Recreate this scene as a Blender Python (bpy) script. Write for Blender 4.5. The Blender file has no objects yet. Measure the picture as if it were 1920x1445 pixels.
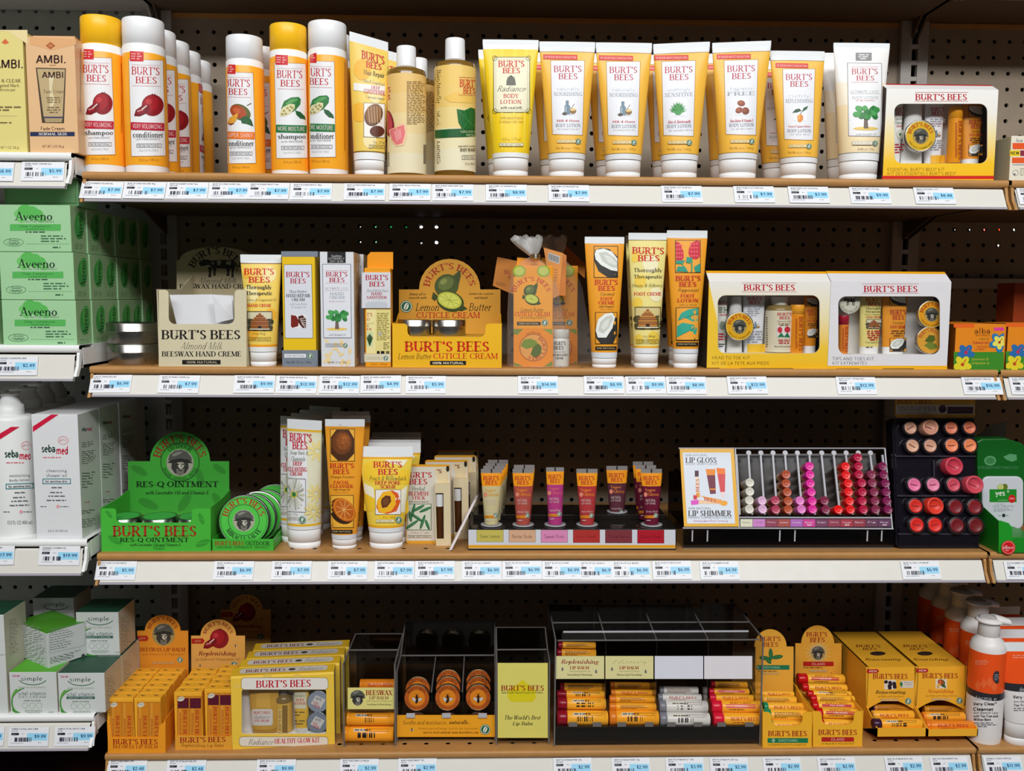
import bpy, math, random
from mathutils import Vector, geometry
random.seed(7)
SC = bpy.context.scene
COL = SC.collection
EYE = 1.40                       # eye height above the floor (m)
F_PX, CAM = 1703.96, Vector((-.0827, -1.2071, EYE))
YAW, PITCH, ROLL = .0268, .0974, .0060

# ---------------------------------------------------------------- camera
def basis():
    cy, sy, cp, sp = math.cos(YAW), math.sin(YAW), math.cos(PITCH), math.sin(PITCH)
    f = Vector((sy * cp, cy * cp, -sp)); r = Vector((cy, -sy, 0)); u = r.cross(f)
    c, s = math.cos(ROLL), math.sin(ROLL)
    return c * r + s * u, c * u - s * r, f
RT, UP, FW = basis()
cd = bpy.data.cameras.new('camera'); cd.sensor_width = 36; cd.lens = 36 * F_PX / 1920; cd.clip_start = .01
cam = bpy.data.objects.new('camera', cd); COL.objects.link(cam)
from mathutils import Matrix
mw = Matrix((RT, UP, -FW)).transposed().to_4x4(); mw.translation = CAM
cam.matrix_world = mw; SC.camera = cam

# ---------------------------------------------------------------- world, lamps, exposure
SC.view_settings.view_transform = 'Standard'; SC.view_settings.look = 'None'
SC.view_settings.gamma = 1; SC.view_settings.use_curve_mapping = False
SC.view_settings.exposure = 0.0
wd = bpy.data.worlds.new('store_air'); SC.world = wd; wd.use_nodes = True
wd.node_tree.nodes['Background'].inputs[0].default_value = (.9, .95, 1, 1)
wd.node_tree.nodes['Background'].inputs[1].default_value = .05
def area(name, loc, target, sx, sy, power, col):
    l = bpy.data.lights.new(name, 'AREA'); l.shape = 'RECTANGLE'; l.size = sx; l.size_y = sy; l.energy = power; l.color = col
    o = bpy.data.objects.new(name, l); COL.objects.link(o); o.location = loc
    o.rotation_euler = (Vector(target) - Vector(loc)).to_track_quat('-Z', 'Y').to_euler(); return o
area('aisle_ceiling_lamp', (-.1, -1.4, 3.0), (0, 0, 1.1), 3.6, .45, 18, (1, .99, .965))
area('far_aisle_ceiling_lamp', (.1, -2.6, 3.05), (0, 0, 1.0), 3.6, .4, 90, (.985, .99, 1))

# ---------------------------------------------------------------- pixel <-> place
def ray(px, py):
    return (FW * F_PX + RT * (px - 960) - UP * (py - 722.5)).normalized()
def at(px, py, Y):
    d = ray(px, py); return CAM + d * ((Y - CAM.y) / d.y)
def pix(p):
    v = Vector(p) - CAM; z = v.dot(FW); return 960 + F_PX * v.dot(RT) / z, 722.5 - F_PX * v.dot(UP) / z
class Pl:                         # a flat face: point, outward normal
    def __init__(s, p, n): s.p = Vector(p); s.n = Vector(n).normalized(); s.curved = False
    def hit(s, x, y):
        d = ray(x, y); return CAM + d * ((s.p - CAM).dot(s.n) / d.dot(s.n))
    def off(s, p, e): return p + s.n * e
class Fn:                         # a curved front: y = f(x, z)
    def __init__(s, f, Y): s.f = f; s.Y = Y; s.curved = True
    def hit(s, x, y):
        Y = s.Y
        for _ in range(16):
            p = at(x, y, Y); Y += .6 * (s.f(p.x, p.z) - Y)
        p = at(x, y, Y)
        return Vector((p.x, Y, p.z))
    def off(s, p, e): return p + Vector((0, -e, 0))
VW = [0, 0, 1.0]
def view(x, y, s): VW[:] = [x, y, s]
def tx(x): return VW[0] + x / VW[2]
def ty(y): return VW[1] + y / VW[2]
def A(x, y, Y): return at(tx(x), ty(y), Y)

# ---------------------------------------------------------------- materials
MATS = {}
def lin(h):
    h = h.lstrip('#'); v = [int(h[i:i + 2], 16) / 255 for i in (0, 2, 4)]
    return tuple(c / 12.92 if c <= .04045 else ((c + .055) / 1.055) ** 2.4 for c in v)
def M(h, rough=.5, kind='card', metal=0.0):
    k = (h, rough, kind, metal)
    if k in MATS: return MATS[k]
    m = bpy.data.materials.new(kind + '_' + h.lstrip('#')); m.use_nodes = True
    nt = m.node_tree; b = nt.nodes['Principled BSDF']; L = nt.links.new
    c = lin(h); b.inputs['Base Color'].default_value = (*c, 1); b.inputs['Metallic'].default_value = metal
    b.inputs['Roughness'].default_value = rough; b.inputs['IOR'].default_value = 1.4
    tc = nt.nodes.new('ShaderNodeTexCoord'); nz = nt.nodes.new('ShaderNodeTexNoise'); mr = nt.nodes.new('ShaderNodeMapRange')
    nz.inputs['Scale'].default_value = 60; L(tc.outputs['Object'], nz.inputs['Vector']); L(nz.outputs['Fac'], mr.inputs['Value'])
    mr.inputs['To Min'].default_value = max(.03, rough - .07); mr.inputs['To Max'].default_value = min(1, rough + .07); L(mr.outputs[0], b.inputs['Roughness'])
    if kind in ('fibre', 'card'):                 # faint mottling that stays with the stuff itself
        r2 = nt.nodes.new('ShaderNodeMapRange'); mx = nt.nodes.new('ShaderNodeMixRGB'); mx.blend_type = 'MULTIPLY'; mx.inputs[0].default_value = 1
        amp = .22 if kind == 'fibre' else .05
        r2.inputs['To Min'].default_value = 1 - amp; r2.inputs['To Max'].default_value = 1.0; L(nz.outputs['Fac'], r2.inputs['Value'])
        mx.inputs[1].default_value = (*c, 1); L(r2.outputs[0], mx.inputs[2]); L(mx.outputs[0], b.inputs['Base Color'])
    MATS[k] = m; return m
def plastic(h): return M(h, .33, 'plastic')
def clear(name='clear_plastic', tint=(.93, .94, .95), gloss=.06, rough=.06):
    k = (name, tint, gloss)
    if k in MATS: return MATS[k]
    m = bpy.data.materials.new(name); m.use_nodes = True; nt = m.node_tree; nt.nodes.remove(nt.nodes['Principled BSDF'])
    o = nt.nodes['Material Output']; t = nt.nodes.new('ShaderNodeBsdfTransparent'); g = nt.nodes.new('ShaderNodeBsdfGlossy'); x = nt.nodes.new('ShaderNodeMixShader')
    lw = nt.nodes.new('ShaderNodeLayerWeight'); lw.inputs[0].default_value = .25; mr = nt.nodes.new('ShaderNodeMapRange')
    mr.inputs['To Min'].default_value = gloss; mr.inputs['To Max'].default_value = gloss + .35
    t.inputs[0].default_value = (*tint, 1); g.inputs['Roughness'].default_value = rough; g.inputs[0].default_value = (.9, .9, .9, 1)
    L = nt.links.new; L(lw.outputs['Facing'], mr.inputs['Value']); L(mr.outputs[0], x.inputs[0]); L(t.outputs[0], x.inputs[1]); L(g.outputs[0], x.inputs[2]); L(x.outputs[0], o.inputs[0])
    MATS[k] = m; return m

def veil(name, k, c=(.8, .79, .76)):      # thin cloth one can see through
    m = bpy.data.materials.new(name); m.use_nodes = True; nt = m.node_tree; nt.nodes.remove(nt.nodes['Principled BSDF']); L = nt.links.new
    t = nt.nodes.new('ShaderNodeBsdfTransparent'); d = nt.nodes.new('ShaderNodeBsdfDiffuse'); x = nt.nodes.new('ShaderNodeMixShader'); lw = nt.nodes.new('ShaderNodeLayerWeight'); mr = nt.nodes.new('ShaderNodeMapRange'); nz = nt.nodes.new('ShaderNodeTexNoise'); ml = nt.nodes.new('ShaderNodeMath')
    d.inputs[0].default_value = (*c, 1); lw.inputs[0].default_value = .4; mr.inputs['To Min'].default_value = k * .7; mr.inputs['To Max'].default_value = min(.9, k * 3); nz.inputs['Scale'].default_value = 90; ml.operation = 'MULTIPLY_ADD'; ml.inputs[1].default_value = k * .6; ml.use_clamp = True
    L(lw.outputs['Facing'], mr.inputs['Value']); L(nz.outputs['Fac'], ml.inputs[0]); L(mr.outputs[0], ml.inputs[2]); L(ml.outputs[0], x.inputs[0]); L(t.outputs[0], x.inputs[1]); L(d.outputs[0], x.inputs[2]); L(x.outputs[0], nt.nodes['Material Output'].inputs[0]); return m

# ---------------------------------------------------------------- objects
def tag(o, label, cat, group=None, kind=None):
    if label: o['label'] = label
    if cat: o['category'] = cat
    if group: o['group'] = group
    if kind: o['kind'] = kind
    return o
def thing(name, label, cat, loc, group=None):
    o = bpy.data.objects.new(name, None); COL.objects.link(o); o.location = loc; o.empty_display_size = .01
    return tag(o, label, cat, group)
class MB:                          # mesh builder in world coordinates
    def __init__(s): s.v = []; s.f = []; s.m = []; s.mats = []; s.sm = []
    def mi(s, m):
        if m not in s.mats: s.mats.append(m)
        return s.mats.index(m)
    def face(s, pts, m, smooth=False):
        b = len(s.v); s.v += [tuple(p) for p in pts]; s.f.append(list(range(b, b + len(pts)))); s.m.append(s.mi(m)); s.sm.append(smooth)
    def grid(s, rows, m, close=True, smooth=True, caps=(True, True)):      # rows: rings of points; m one material or one per band
        b = len(s.v); n = len(rows[0])
        for r in rows: s.v += [tuple(p) for p in r]
        for i in range(len(rows) - 1):
            mm = s.mi(m[i] if isinstance(m, list) else m)
            for j in range(n if close else n - 1):
                k = (j + 1) % n
                s.f.append([b + i * n + j, b + i * n + k, b + (i + 1) * n + k, b + (i + 1) * n + j]); s.m.append(mm); s.sm.append(smooth)
        if close:
            for c_, r in ((0, rows[0]), (1, rows[-1])):
                if caps[c_]: s.face(r[::-1] if c_ == 0 else r, (m[0] if c_ == 0 else m[-1]) if isinstance(m, list) else m)
    def hexa(s, c, m):             # 8 corners: bottom 4 (ccw from above: fl, fr, br, bl) then top 4
        b = len(s.v); s.v += [tuple(p) for p in c]; mm = s.mi(m)
        for q in ((3, 2, 1, 0), (4, 5, 6, 7), (0, 1, 5, 4), (1, 2, 6, 5), (2, 3, 7, 6), (3, 0, 4, 7)):
            s.f.append([b + i for i in q]); s.m.append(mm); s.sm.append(False)
    def box(s, x0, x1, y0, y1, z0, z1, m):
        s.hexa([(x0, y0, z0), (x1, y0, z0), (x1, y1, z0), (x0, y1, z0), (x0, y0, z1), (x1, y0, z1), (x1, y1, z1), (x0, y1, z1)], m)
    def prism(s, pts, d, m):       # flat outline pushed along d
        n = len(pts); a = [Vector(p) for p in pts]; q = [p + Vector(d) for p in a]; b = len(s.v); s.v += [tuple(p) for p in a + q]; mm = s.mi(m)
        s.f.append(list(range(b, b + n))); s.f.append([b + n + i for i in range(n)][::-1]); s.m += [mm, mm]; s.sm += [False, False]
        for i in range(n):
            k = (i + 1) % n; s.f.append([b + i, b + n + i, b + n + k, b + k]); s.m.append(mm); s.sm.append(False)
    def bar(s, a, b, w, m):        # square rod from a to b
        a = Vector(a); b = Vector(b); d = (b - a).normalized(); u = d.cross(Vector((0, 0, 1)))
        u = (u if u.length > .1 else d.cross(Vector((1, 0, 0)))).normalized(); v = d.cross(u); h = w / 2
        s.hexa([a - u * h - v * h, a + u * h - v * h, a + u * h + v * h, a - u * h + v * h, b - u * h - v * h, b + u * h - v * h, b + u * h + v * h, b - u * h + v * h], m)
    def disc(s, c, r, ax, h, m, n=28, smooth=True, prof=None, caps=(True, True)):   # solid disc / cylinder from c along unit axis ax
        ax = Vector(ax).normalized(); u = ax.cross(Vector((0, 0, 1)))
        u = (u if u.length > .1 else Vector((1, 0, 0))).normalized(); w = ax.cross(u)
        prof = prof or [(r, 0), (r, h)]
        s.grid([[Vector(c) + ax * t + (u * math.cos(2 * math.pi * j / n) + w * math.sin(2 * math.pi * j / n)) * rr for j in range(n)] for rr, t in prof], m, smooth=smooth, caps=caps)
    def build(s, name, parent=None, bevel=0, fix=True):
        o_ = Vector(parent.location) if parent else Vector((0, 0, 0))
        if parent and parent.parent: o_ = o_ + Vector(parent.parent.location)
        me = bpy.data.meshes.new(name); me.from_pydata([tuple(Vector(p) - o_) for p in s.v], [], s.f)
        for m in s.mats: me.materials.append(m)
        me.polygons.foreach_set('material_index', s.m); me.polygons.foreach_set('use_smooth', s.sm)
        if fix:
            import bmesh
            bm = bmesh.new(); bm.from_mesh(me); bmesh.ops.recalc_face_normals(bm, faces=bm.faces); bm.to_mesh(me); bm.free()
        me.update()
        o = bpy.data.objects.new(name, me); COL.objects.link(o)
        if parent: o.parent = parent
        if bevel:
            b = o.modifiers.new('soft_edges', 'BEVEL'); b.width = bevel; b.segments = 2; b.limit_method = 'ANGLE'; b.angle_limit = .6
        return o
def dup(root, d, label=None, group=None, name=None, skip=()):
    c = root.copy(); COL.objects.link(c); c.location = Vector(root.location) + Vector(d)
    if label: c['label'] = label
    if group: c['group'] = group
    for ch in list(root.children):
        if ch.name.split('.')[0] in skip: continue
        k = ch.copy(); COL.objects.link(k); k.parent = c
        for g in ch.children:
            q = g.copy(); COL.objects.link(q); q.parent = k
    return c

# ---------------------------------------------------------------- lettering: strokes of a pen, thick uprights, thin bars, slab serifs
G = {
'A': (.76, 'd .06 0 .37 1;D .37 1 .69 0;H .17 .56 .32;s .06 0;s .69 0'), 'B': (.70, 'V .14 0 1;H .14 .38 .97;H .14 .38 .53;H .14 .4 .03;A .38 .75 .19 .22 -90 90;A .4 .28 .22 .25 -90 90'),
'C': (.74, 'A .42 .5 .33 .47 48 312;k .66 .95 -.2;k .66 .05 .2'), 'D': (.80, 'V .14 0 1;H .14 .38 .97;H .14 .38 .03;A .38 .5 .33 .47 -90 90'),
'E': (.64, 'V .14 0 1;H .14 .54 .97;H .14 .44 .52;H .14 .56 .03;k .54 1 -.22;k .44 .6 -.16;k .57 0 .24'), 'F': (.60, 'V .14 0 1;H .14 .54 .97;H .14 .44 .52;k .54 1 -.22;k .44 .6 -.16'),
'G': (.80, 'A .42 .5 .33 .47 48 318;k .66 .95 -.2;U .68 .05 .44'), 'H': (.86, 'V .15 0 1;V .7 0 1;H .15 .7 .52'), 'I': (.34, 'V .17 0 1'),
'J': (.46, 'U .3 .2 1;A .16 .2 .14 .2 180 360'), 'K': (.78, 'V .15 0 1;d .2 .42 .62 1;D .3 .52 .68 0;s .62 1;s .68 0'), 'L': (.62, 'V .14 0 1;H .14 .54 .03;k .56 0 .26'),
'M': (.98, 't .12 0 1;D .15 1 .47 .05;d .47 .05 .82 1;V .84 0 1'), 'N': (.84, 't .14 0 1;D .16 1 .68 0;t .69 0 1'), 'O': (.84, 'A .42 .5 .34 .47 0 360'),
'P': (.66, 'V .14 0 1;H .14 .36 .97;H .14 .36 .46;A .36 .715 .22 .255 -90 90'), 'Q': (.84, 'A .42 .5 .34 .47 0 360;D .45 .2 .78 -.18'),
'R': (.74, 'V .14 0 1;H .14 .36 .97;H .14 .36 .5;A .36 .735 .2 .235 -90 90;D .36 .5 .66 0;s .68 0'), 'S': (.58, 'A .29 .73 .18 .24 25 215;A .28 .26 .2 .23 -145 35;D .15 .62 .46 .36;k .45 .95 -.22;k .1 .05 .22'),
'T': (.72, 'W .36 0 1;H .04 .68 .97;k .05 1 -.24;k .67 1 -.24'), 'U': (.80, 'U .15 .3 1;A .4 .3 .25 .28 180 360;t .65 .3 1'), 'V': (.72, 'D .08 1 .37 0;d .37 0 .65 1;s .08 1;s .65 1'),
'W': (1.0, 'D .07 1 .28 0;d .28 0 .49 1;D .49 1 .71 0;d .71 0 .92 1;s .07 1;s .49 1;s .92 1'), 'X': (.74, 'D .1 1 .64 0;d .1 0 .64 1;s .1 1;s .64 1;s .1 0;s .64 0'),
'Y': (.72, 'D .08 1 .36 .48;d .36 .48 .64 1;W .36 0 .5;s .08 1;s .64 1'), 'Z': (.66, 'H .06 .58 .97;D .1 0 .54 1;H .06 .6 .03;k .07 1 -.2;k .59 0 .2'),
'a': (.54, 'A .24 .43 .18 .19 10 160;w .43 0 .44;A .23 .18 .17 .17 0 360'), 'b': (.60, 'U .13 0 1;A .33 .31 .18 .29 0 360'), 'c': (.50, 'A .28 .31 .2 .29 40 320'), 'd': (.62, 'w .48 0 1;A .28 .31 .18 .29 0 360'),
'e': (.52, 'A .27 .31 .2 .29 0 310;H .08 .46 .36'), 'f': (.36, 'W .16 0 .8;A .29 .8 .13 .18 60 180;H .03 .32 .6'), 'g': (.56, 'A .27 .39 .17 .22 0 360;A .26 -.1 .2 .15 0 360;d .16 .2 .12 .04'),
'h': (.64, 'V .13 0 1;A .32 .42 .18 .19 0 180;W .5 0 .42'), 'i': (.30, 'W .15 0 .61;o .15 .86'), 'j': (.28, 'v .16 -.1 .61;A .05 -.1 .11 .14 270 360;o .16 .86'), 'k': (.60, 'V .13 0 1;d .16 .26 .46 .6;D .24 .36 .5 0;s .52 0'),
'l': (.30, 'V .15 0 1'), 'm': (.94, 'V .13 0 .61;A .3 .42 .16 .19 0 180;W .46 0 .42;A .64 .42 .16 .19 0 180;W .8 0 .42'), 'n': (.64, 'V .13 0 .61;A .32 .42 .18 .19 0 180;W .5 0 .42'), 'o': (.58, 'A .29 .31 .21 .29 0 360'),
'p': (.60, 'V .13 -.3 .61;A .33 .31 .18 .29 0 360'), 'q': (.60, 'V .48 -.3 .6;A .28 .31 .18 .29 0 360'), 'r': (.44, 'V .13 0 .61;A .29 .42 .16 .19 50 180'), 's': (.44, 'A .22 .46 .13 .15 25 215;A .22 .16 .14 .14 -150 35;D .14 .4 .32 .22'),
't': (.36, 'v .16 .1 .84;H .02 .32 .6;A .27 .12 .11 .1 180 290'), 'u': (.64, 'v .13 .2 .61;A .31 .21 .18 .19 180 360;W .5 0 .61'), 'v': (.56, 'D .05 .61 .27 0;d .27 0 .49 .61'), 'w': (.82, 'D .05 .61 .23 0;d .23 0 .4 .61;D .4 .61 .58 0;d .58 0 .76 .61'),
'x': (.54, 'D .06 .61 .46 0;d .06 0 .46 .61'), 'y': (.56, 'D .05 .61 .27 0;d .49 .61 .16 -.3'), 'z': (.48, 'H .05 .42 .58;d .05 0 .42 .6;H .05 .43 .03'),
'0': (.58, 'A .29 .5 .21 .47 0 360'), '1': (.40, 'W .22 0 1;d .08 .82 .22 1'), '2': (.56, 'A .27 .72 .18 .25 -10 180;d .08 .04 .44 .66;H .06 .5 .03'), '3': (.54, 'A .25 .75 .18 .22 -90 150;A .26 .27 .2 .25 -150 90'), '4': (.60, 'v .42 0 1;H .04 .56 .3;d .04 .3 .4 1'),
'5': (.54, 'H .12 .46 .97;v .12 .55 1;A .25 .31 .2 .28 -150 130'), '6': (.56, 'A .28 .31 .2 .28 0 360;A .42 .34 .34 .63 90 180'), '7': (.54, 'H .04 .5 .97;d .18 0 .5 .97'), '8': (.56, 'A .28 .74 .16 .23 0 360;A .28 .27 .2 .24 0 360'), '9': (.56, 'A .28 .68 .2 .28 0 360;A .14 .66 .34 .63 270 360'),
"'": (.24, 'v .12 .72 1'), '.': (.26, 'o .13 .06'), ',': (.26, 'd .08 -.14 .14 .1'), '-': (.40, 'H .06 .34 .34'), '&': (.80, 'A .34 .76 .16 .2 0 360;A .3 .28 .22 .26 60 330;D .26 .62 .72 .02;d .5 .1 .7 .5'), '%': (.80, 'A .18 .76 .11 .2 0 360;A .6 .24 .11 .2 0 360;d .16 0 .62 1'),
'$': (.56, 'A .29 .7 .18 .2 25 215;A .28 .3 .19 .19 -145 35;D .15 .6 .44 .4;v .28 -.08 1.08'), '/': (.46, 'd .04 -.05 .4 1.05'), '!': (.26, 'v .13 .3 1;o .13 .06'), '(': (.34, 'A .34 .45 .2 .6 110 250'), ')': (.34, 'A 0 .45 .2 .6 -70 70'), '+': (.56, 'v .28 .2 .8;H .06 .5 .5'), ':': (.26, 'o .13 .1;o .13 .55'), '*': (.36, 'd .06 .7 .3 1;d .06 1 .3 .7;v .18 .66 1.02'),
'|': (.3, 'v .15 0 1'), '^': (.36, 'A .18 .86 .1 .1 0 360')}
STY = {'b': (.19, .07, .08, 0), 'r': (.15, .06, .07, 0), 'x': (.22, .085, .08, 0), 's': (.1, .1, 0, 0), 'S': (.17, .17, 0, 0), 'i': (.1, .045, .03, .24), 'I': (.16, .06, .04, .24), 'l': (.07, .06, 0, 0), 'c': (.085, .035, 0, .42)}
GC = {}
def glyph(ch, st):
    k = (ch, st)
    if k in GC: return GC[k]
    T, t, sf, it = STY[st]; out = []
    if ch not in G: GC[k] = (.32, []); return GC[k]
    w, code = G[ch]
    def quad(x0, y0, x1, y1, ww, horiz=True):
        h = ww / 2; out.append([(x0 - h, y0), (x0 + h, y0), (x1 + h, y1), (x1 - h, y1)])
    def ser(x, y, e):
        if sf: out.append([(x - T / 2 - sf, y), (x + T / 2 + sf, y), (x + T / 2 + sf, y + e * t), (x - T / 2 - sf, y + e * t)])
    for c in code.split(';'):
        c = c.strip().split(); o = c[0]; a = [float(v) for v in c[1:]]
        if o in 'VUWvwt':
            quad(a[0], a[1], a[0], a[2], t if o == 't' else T)
            if o in 'VWt': ser(a[0], a[1], 1)
            if o in 'VUt': ser(a[0], a[2], -1)
        elif o == 'H': out.append([(a[0], a[2] - t / 2), (a[1], a[2] - t / 2), (a[1], a[2] + t / 2), (a[0], a[2] + t / 2)])
        elif o in 'Dd': quad(*a, (T if o == 'D' else t) * 1.08)
        elif o == 's': ser(a[0], a[1], 1 if a[1] < .3 else -1)
        elif o == 'k':
            if sf: out.append([(a[0] - t / 2, a[1]), (a[0] + t / 2, a[1]), (a[0] + t / 2, a[1] + a[2]), (a[0] - t * .1, a[1] + a[2])])
        elif o == 'o': r = T * .62; out.append([(a[0] + r * math.cos(q * math.pi / 3), a[1] + r * math.sin(q * math.pi / 3)) for q in range(6)])
        elif o == 'A':
            cx, cy, rx, ry, a0, a1 = a; n = max(3, int(abs(a1 - a0) / 24)); pts = []
            for i in range(n + 1):
                q = math.radians(a0 + (a1 - a0) * i / n); hx = T / 2; hy = t / 2
                pts.append(((cx + (rx + hx) * math.cos(q), cy + (ry + hy) * math.sin(q)), (cx + max(0, rx - hx) * math.cos(q), cy + max(0, ry - hy) * math.sin(q))))
            for i in range(n): out.append([pts[i][0], pts[i + 1][0], pts[i + 1][1], pts[i][1]])
    if it: out = [[(x + y * it, y) for x, y in p] for p in out]
    GC[k] = (w + (.04 if not sf else .05), out); return GC[k]
def layout(s, st, sp=0):
    x = 0; out = []
    for ch in s:
        w, ps = glyph(ch, st)
        out.append((x, w, ps)); x += w + sp
    return out, x - sp

# ---------------------------------------------------------------- printed artwork, given where the photograph shows it, laid on a real face
class Art:
    def __init__(s): s.p = []; s.n = 0; s.clip = None
    def add(s, polys, c, raw=False):
        s.n += 1
        for q in polys: s.p.append((s.n, c, q if raw else [(tx(x), ty(y)) for x, y in q]))
        return s
    def R(s, x0, y0, x1, y1, c, k=0): return s.add([[(x0, y0), (x1, y0 + k * (x1 - x0)), (x1, y1 + k * (x1 - x0)), (x0, y1)]], c)
    def P(s, pts, c): return s.add([pts], c)
    def E(s, cx, cy, rx, ry, c, n=22, a=0):
        ca, sa = math.cos(a), math.sin(a)
        return s.add([[(cx + rx * math.cos(2 * math.pi * i / n) * ca - ry * math.sin(2 * math.pi * i / n) * sa, cy + rx * math.cos(2 * math.pi * i / n) * sa + ry * math.sin(2 * math.pi * i / n) * ca) for i in range(n)]], c)
    def O(s, cx, cy, rx, ry, w, c, n=28, a0=0, a1=360):     # ring
        q = [math.radians(a0 + (a1 - a0) * i / n) for i in range(n + 1)]
        return s.add([[(cx + rx * math.cos(q[i]), cy + ry * math.sin(q[i])), (cx + rx * math.cos(q[i + 1]), cy + ry * math.sin(q[i + 1])), (cx + (rx - w) * math.cos(q[i + 1]), cy + (ry - w) * math.sin(q[i + 1])), (cx + (rx - w) * math.cos(q[i]), cy + (ry - w) * math.sin(q[i]))] for i in range(n)], c)
    def L(s, x0, y0, x1, y1, w, c):
        d = math.hypot(x1 - x0, y1 - y0) or 1; a, b = -(y1 - y0) / d * w / 2, (x1 - x0) / d * w / 2
        return s.add([[(x0 + a, y0 + b), (x1 + a, y1 + b), (x1 - a, y1 - b), (x0 - a, y0 - b)]], c)
    def F(s, x0, y0, x1, y1, w, c, k=0):                    # frame line
        s.R(x0, y0, x1, y0 + w, c, k); s.R(x0, y1 - w, x1, y1, c, k)
        e = k * (x1 - x0); s.n -= 1
        s.add([[(x0, y0), (x0 + w, y0), (x0 + w, y1), (x0, y1)], [(x1 - w, y0 + e), (x1, y0 + e), (x1, y1 + e), (x1 - w, y1 + e)]], c); return s
    def T(s, t, x0, y0, x1, y1, c, st='b', k=0, v=0):       # a word fitted to a box; k slope; v=1 runs downwards, v=-1 upwards
        lo, W = layout(t, st)
        lo_y = min([p[1] for _, _, ps in lo for q in ps for p in q] or [0]); hi_y = max([p[1] for _, _, ps in lo for q in ps for p in q] or [1])
        if hi_y - lo_y < .5: lo_y, hi_y = 0, 1
        out = []
        for x, w, ps in lo:
            for q in ps:
                r = []
                for a, b in q:
                    u = (a + x) / W; h = (b - lo_y) / (hi_y - lo_y)
                    if v == 1: r.append((x0 + (x1 - x0) * h, y0 + (y1 - y0) * u))
                    elif v == -1: r.append((x1 - (x1 - x0) * h, y1 - (y1 - y0) * u))
                    else: X = x0 + u * (x1 - x0); r.append((X, y1 - h * (y1 - y0) + k * (X - x0)))
                out.append(r)
        return s.add(out, c)
    def C(s, t, cx, cy, r, h, a0, a1, c, st='b', sx=1, inside=False):   # word on an arc (degrees, 90 = top); inside: reads along the bottom
        lo, W = layout(t, st); out = []
        for x, w, ps in lo:
            for q in ps:
                g = []
                for a, b in q:
                    th = math.radians(a0 + (a1 - a0) * (a + x) / W); rr = r - b * h if inside else r + b * h
                    g.append((cx + rr * math.cos(th) * sx, cy - rr * math.sin(th)))
                out.append(g)
        return s.add(out, c)
    def mic(s, x0, y0, x1, y1, rows, c, fill=.5, seed=1, k=0, cen=False):   # small print too fine to read
        rn = random.Random(seed * 97 + rows); out = []; h = (y1 - y0) / rows
        for i in range(rows):
            W = (x1 - x0) * (rn.uniform(.72, 1) if i < rows - 1 else rn.uniform(.4, .8)); xs = x0 + ((x1 - x0 - W) / 2 if cen else 0); x = xs
            while x < xs + W:
                w = min(rn.uniform(.9, 3.2) * h, xs + W - x); ya = y0 + i * h + h * (1 - fill) / 2 + k * (x - x0)
                if w > .2 * h: out.append([(x, ya), (x + w, ya), (x + w, ya + h * fill), (x, ya + h * fill)])
                x += w + h * .55
        return s.add(out, c)
    def bars(s, x0, y0, x1, y1, c, n=24, seed=1):           # bar code
        rn = random.Random(seed); out = []; w = (x1 - x0) / n
        for i in range(n):
            if rn.random() < .62: ww = w * rn.choice((.5, .9, 1.3)); out.append([(x0 + i * w, y0), (x0 + i * w + ww, y0), (x0 + i * w + ww, y1), (x0 + i * w, y1)])
        return s.add(out, c)
    def build(s, name, surf, parent, rough=.42, e0=.00012, step=5.0, lab=None):
        mb = MB(); kind = 'ink'
        cl = s.clip and (tx(s.clip[0]), tx(s.clip[1]))
        for n, c, q in s.p:
            m = M(c, rough, kind); e = e0 + (.0002 + .000028 * min(n, 40) + .000006 * n if surf.curved else n * .000012); polys = [q]
            if surf.curved or cl or len(q) > 4:
                if len(q) > 4:
                    tri = geometry.tessellate_polygon([[Vector((x, y, 0)) for x, y in q]]); polys = [[q[i] for i in t3] for t3 in tri]
                if cl: polys = [r for r in (clipx(clipx(pq, cl[1], True), cl[0], False) for pq in polys) if len(r) > 2]
                if surf.curved:
                    res = []
                    for pq in polys:
                        for q2 in strips(pq, step): res += [[(b, a) for a, b in q3] for q3 in strips([(y, x) for x, y in q2], step * 2)]
                    polys = res
            for pq in polys: mb.face([surf.off(surf.hit(x, y), e) for x, y in pq], m)
        o = mb.build(name, parent, fix=False)
        if lab: o['label'] = lab
        return o
def clipx(q, x, keep_less):
    out = []
    for i in range(len(q)):
        a, b = q[i], q[(i + 1) % len(q)]; ia = (a[0] <= x) == keep_less; ib = (b[0] <= x) == keep_less
        if ia: out.append(a)
        if ia != ib: t = (x - a[0]) / (b[0] - a[0]); out.append((x, a[1] + t * (b[1] - a[1])))
    return out
def strips(q, w):
    lo = min(p[0] for p in q); hi = max(p[0] for p in q)
    if hi - lo <= w: return [q]
    out = []; x = math.floor(lo / w) * w + w; cur = q
    while x < hi and len(cur) > 2:
        a = clipx(cur, x, True); cur = clipx(cur, x, False); x += w
        if len(a) > 2: out.append(a)
    if len(cur) > 2: out.append(cur)
    return out
# ---------------------------------------------------------------- the gondola: boards, uprights, shelves
class Loc:                         # a small flat face in its own millimetres: x along u, y along v
    curved = False
    def __init__(s, p, u, v): s.p = Vector(p); s.u = Vector(u).normalized(); s.v = Vector(v).normalized(); s.n = s.v.cross(s.u).normalized()
    def hit(s, x, y): return s.p + s.u * (x / 1000) + s.v * (y / 1000)
    def off(s, p, e): return p + s.n * e
D = .3071                          # depth of a shelf
HS = [.1576 + EYE, -.0946 + EYE, -.3471 + EYE, -.6291 + EYE]      # deck heights, top to bottom
HL = [.179 + EYE, -.066 + EYE, -.3235 + EYE, -.565 + EYE]        # the neighbour's decks
XE = .607                          # half a shelf's length
BROWN = M('988a78', .7, 'fibre'); GREYB = M('aeb2a8', .6, 'fibre'); TAN = M('c08c50', .42, 'fibre'); TAN_D = M('5a4a3a', .6, 'fibre')
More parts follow.
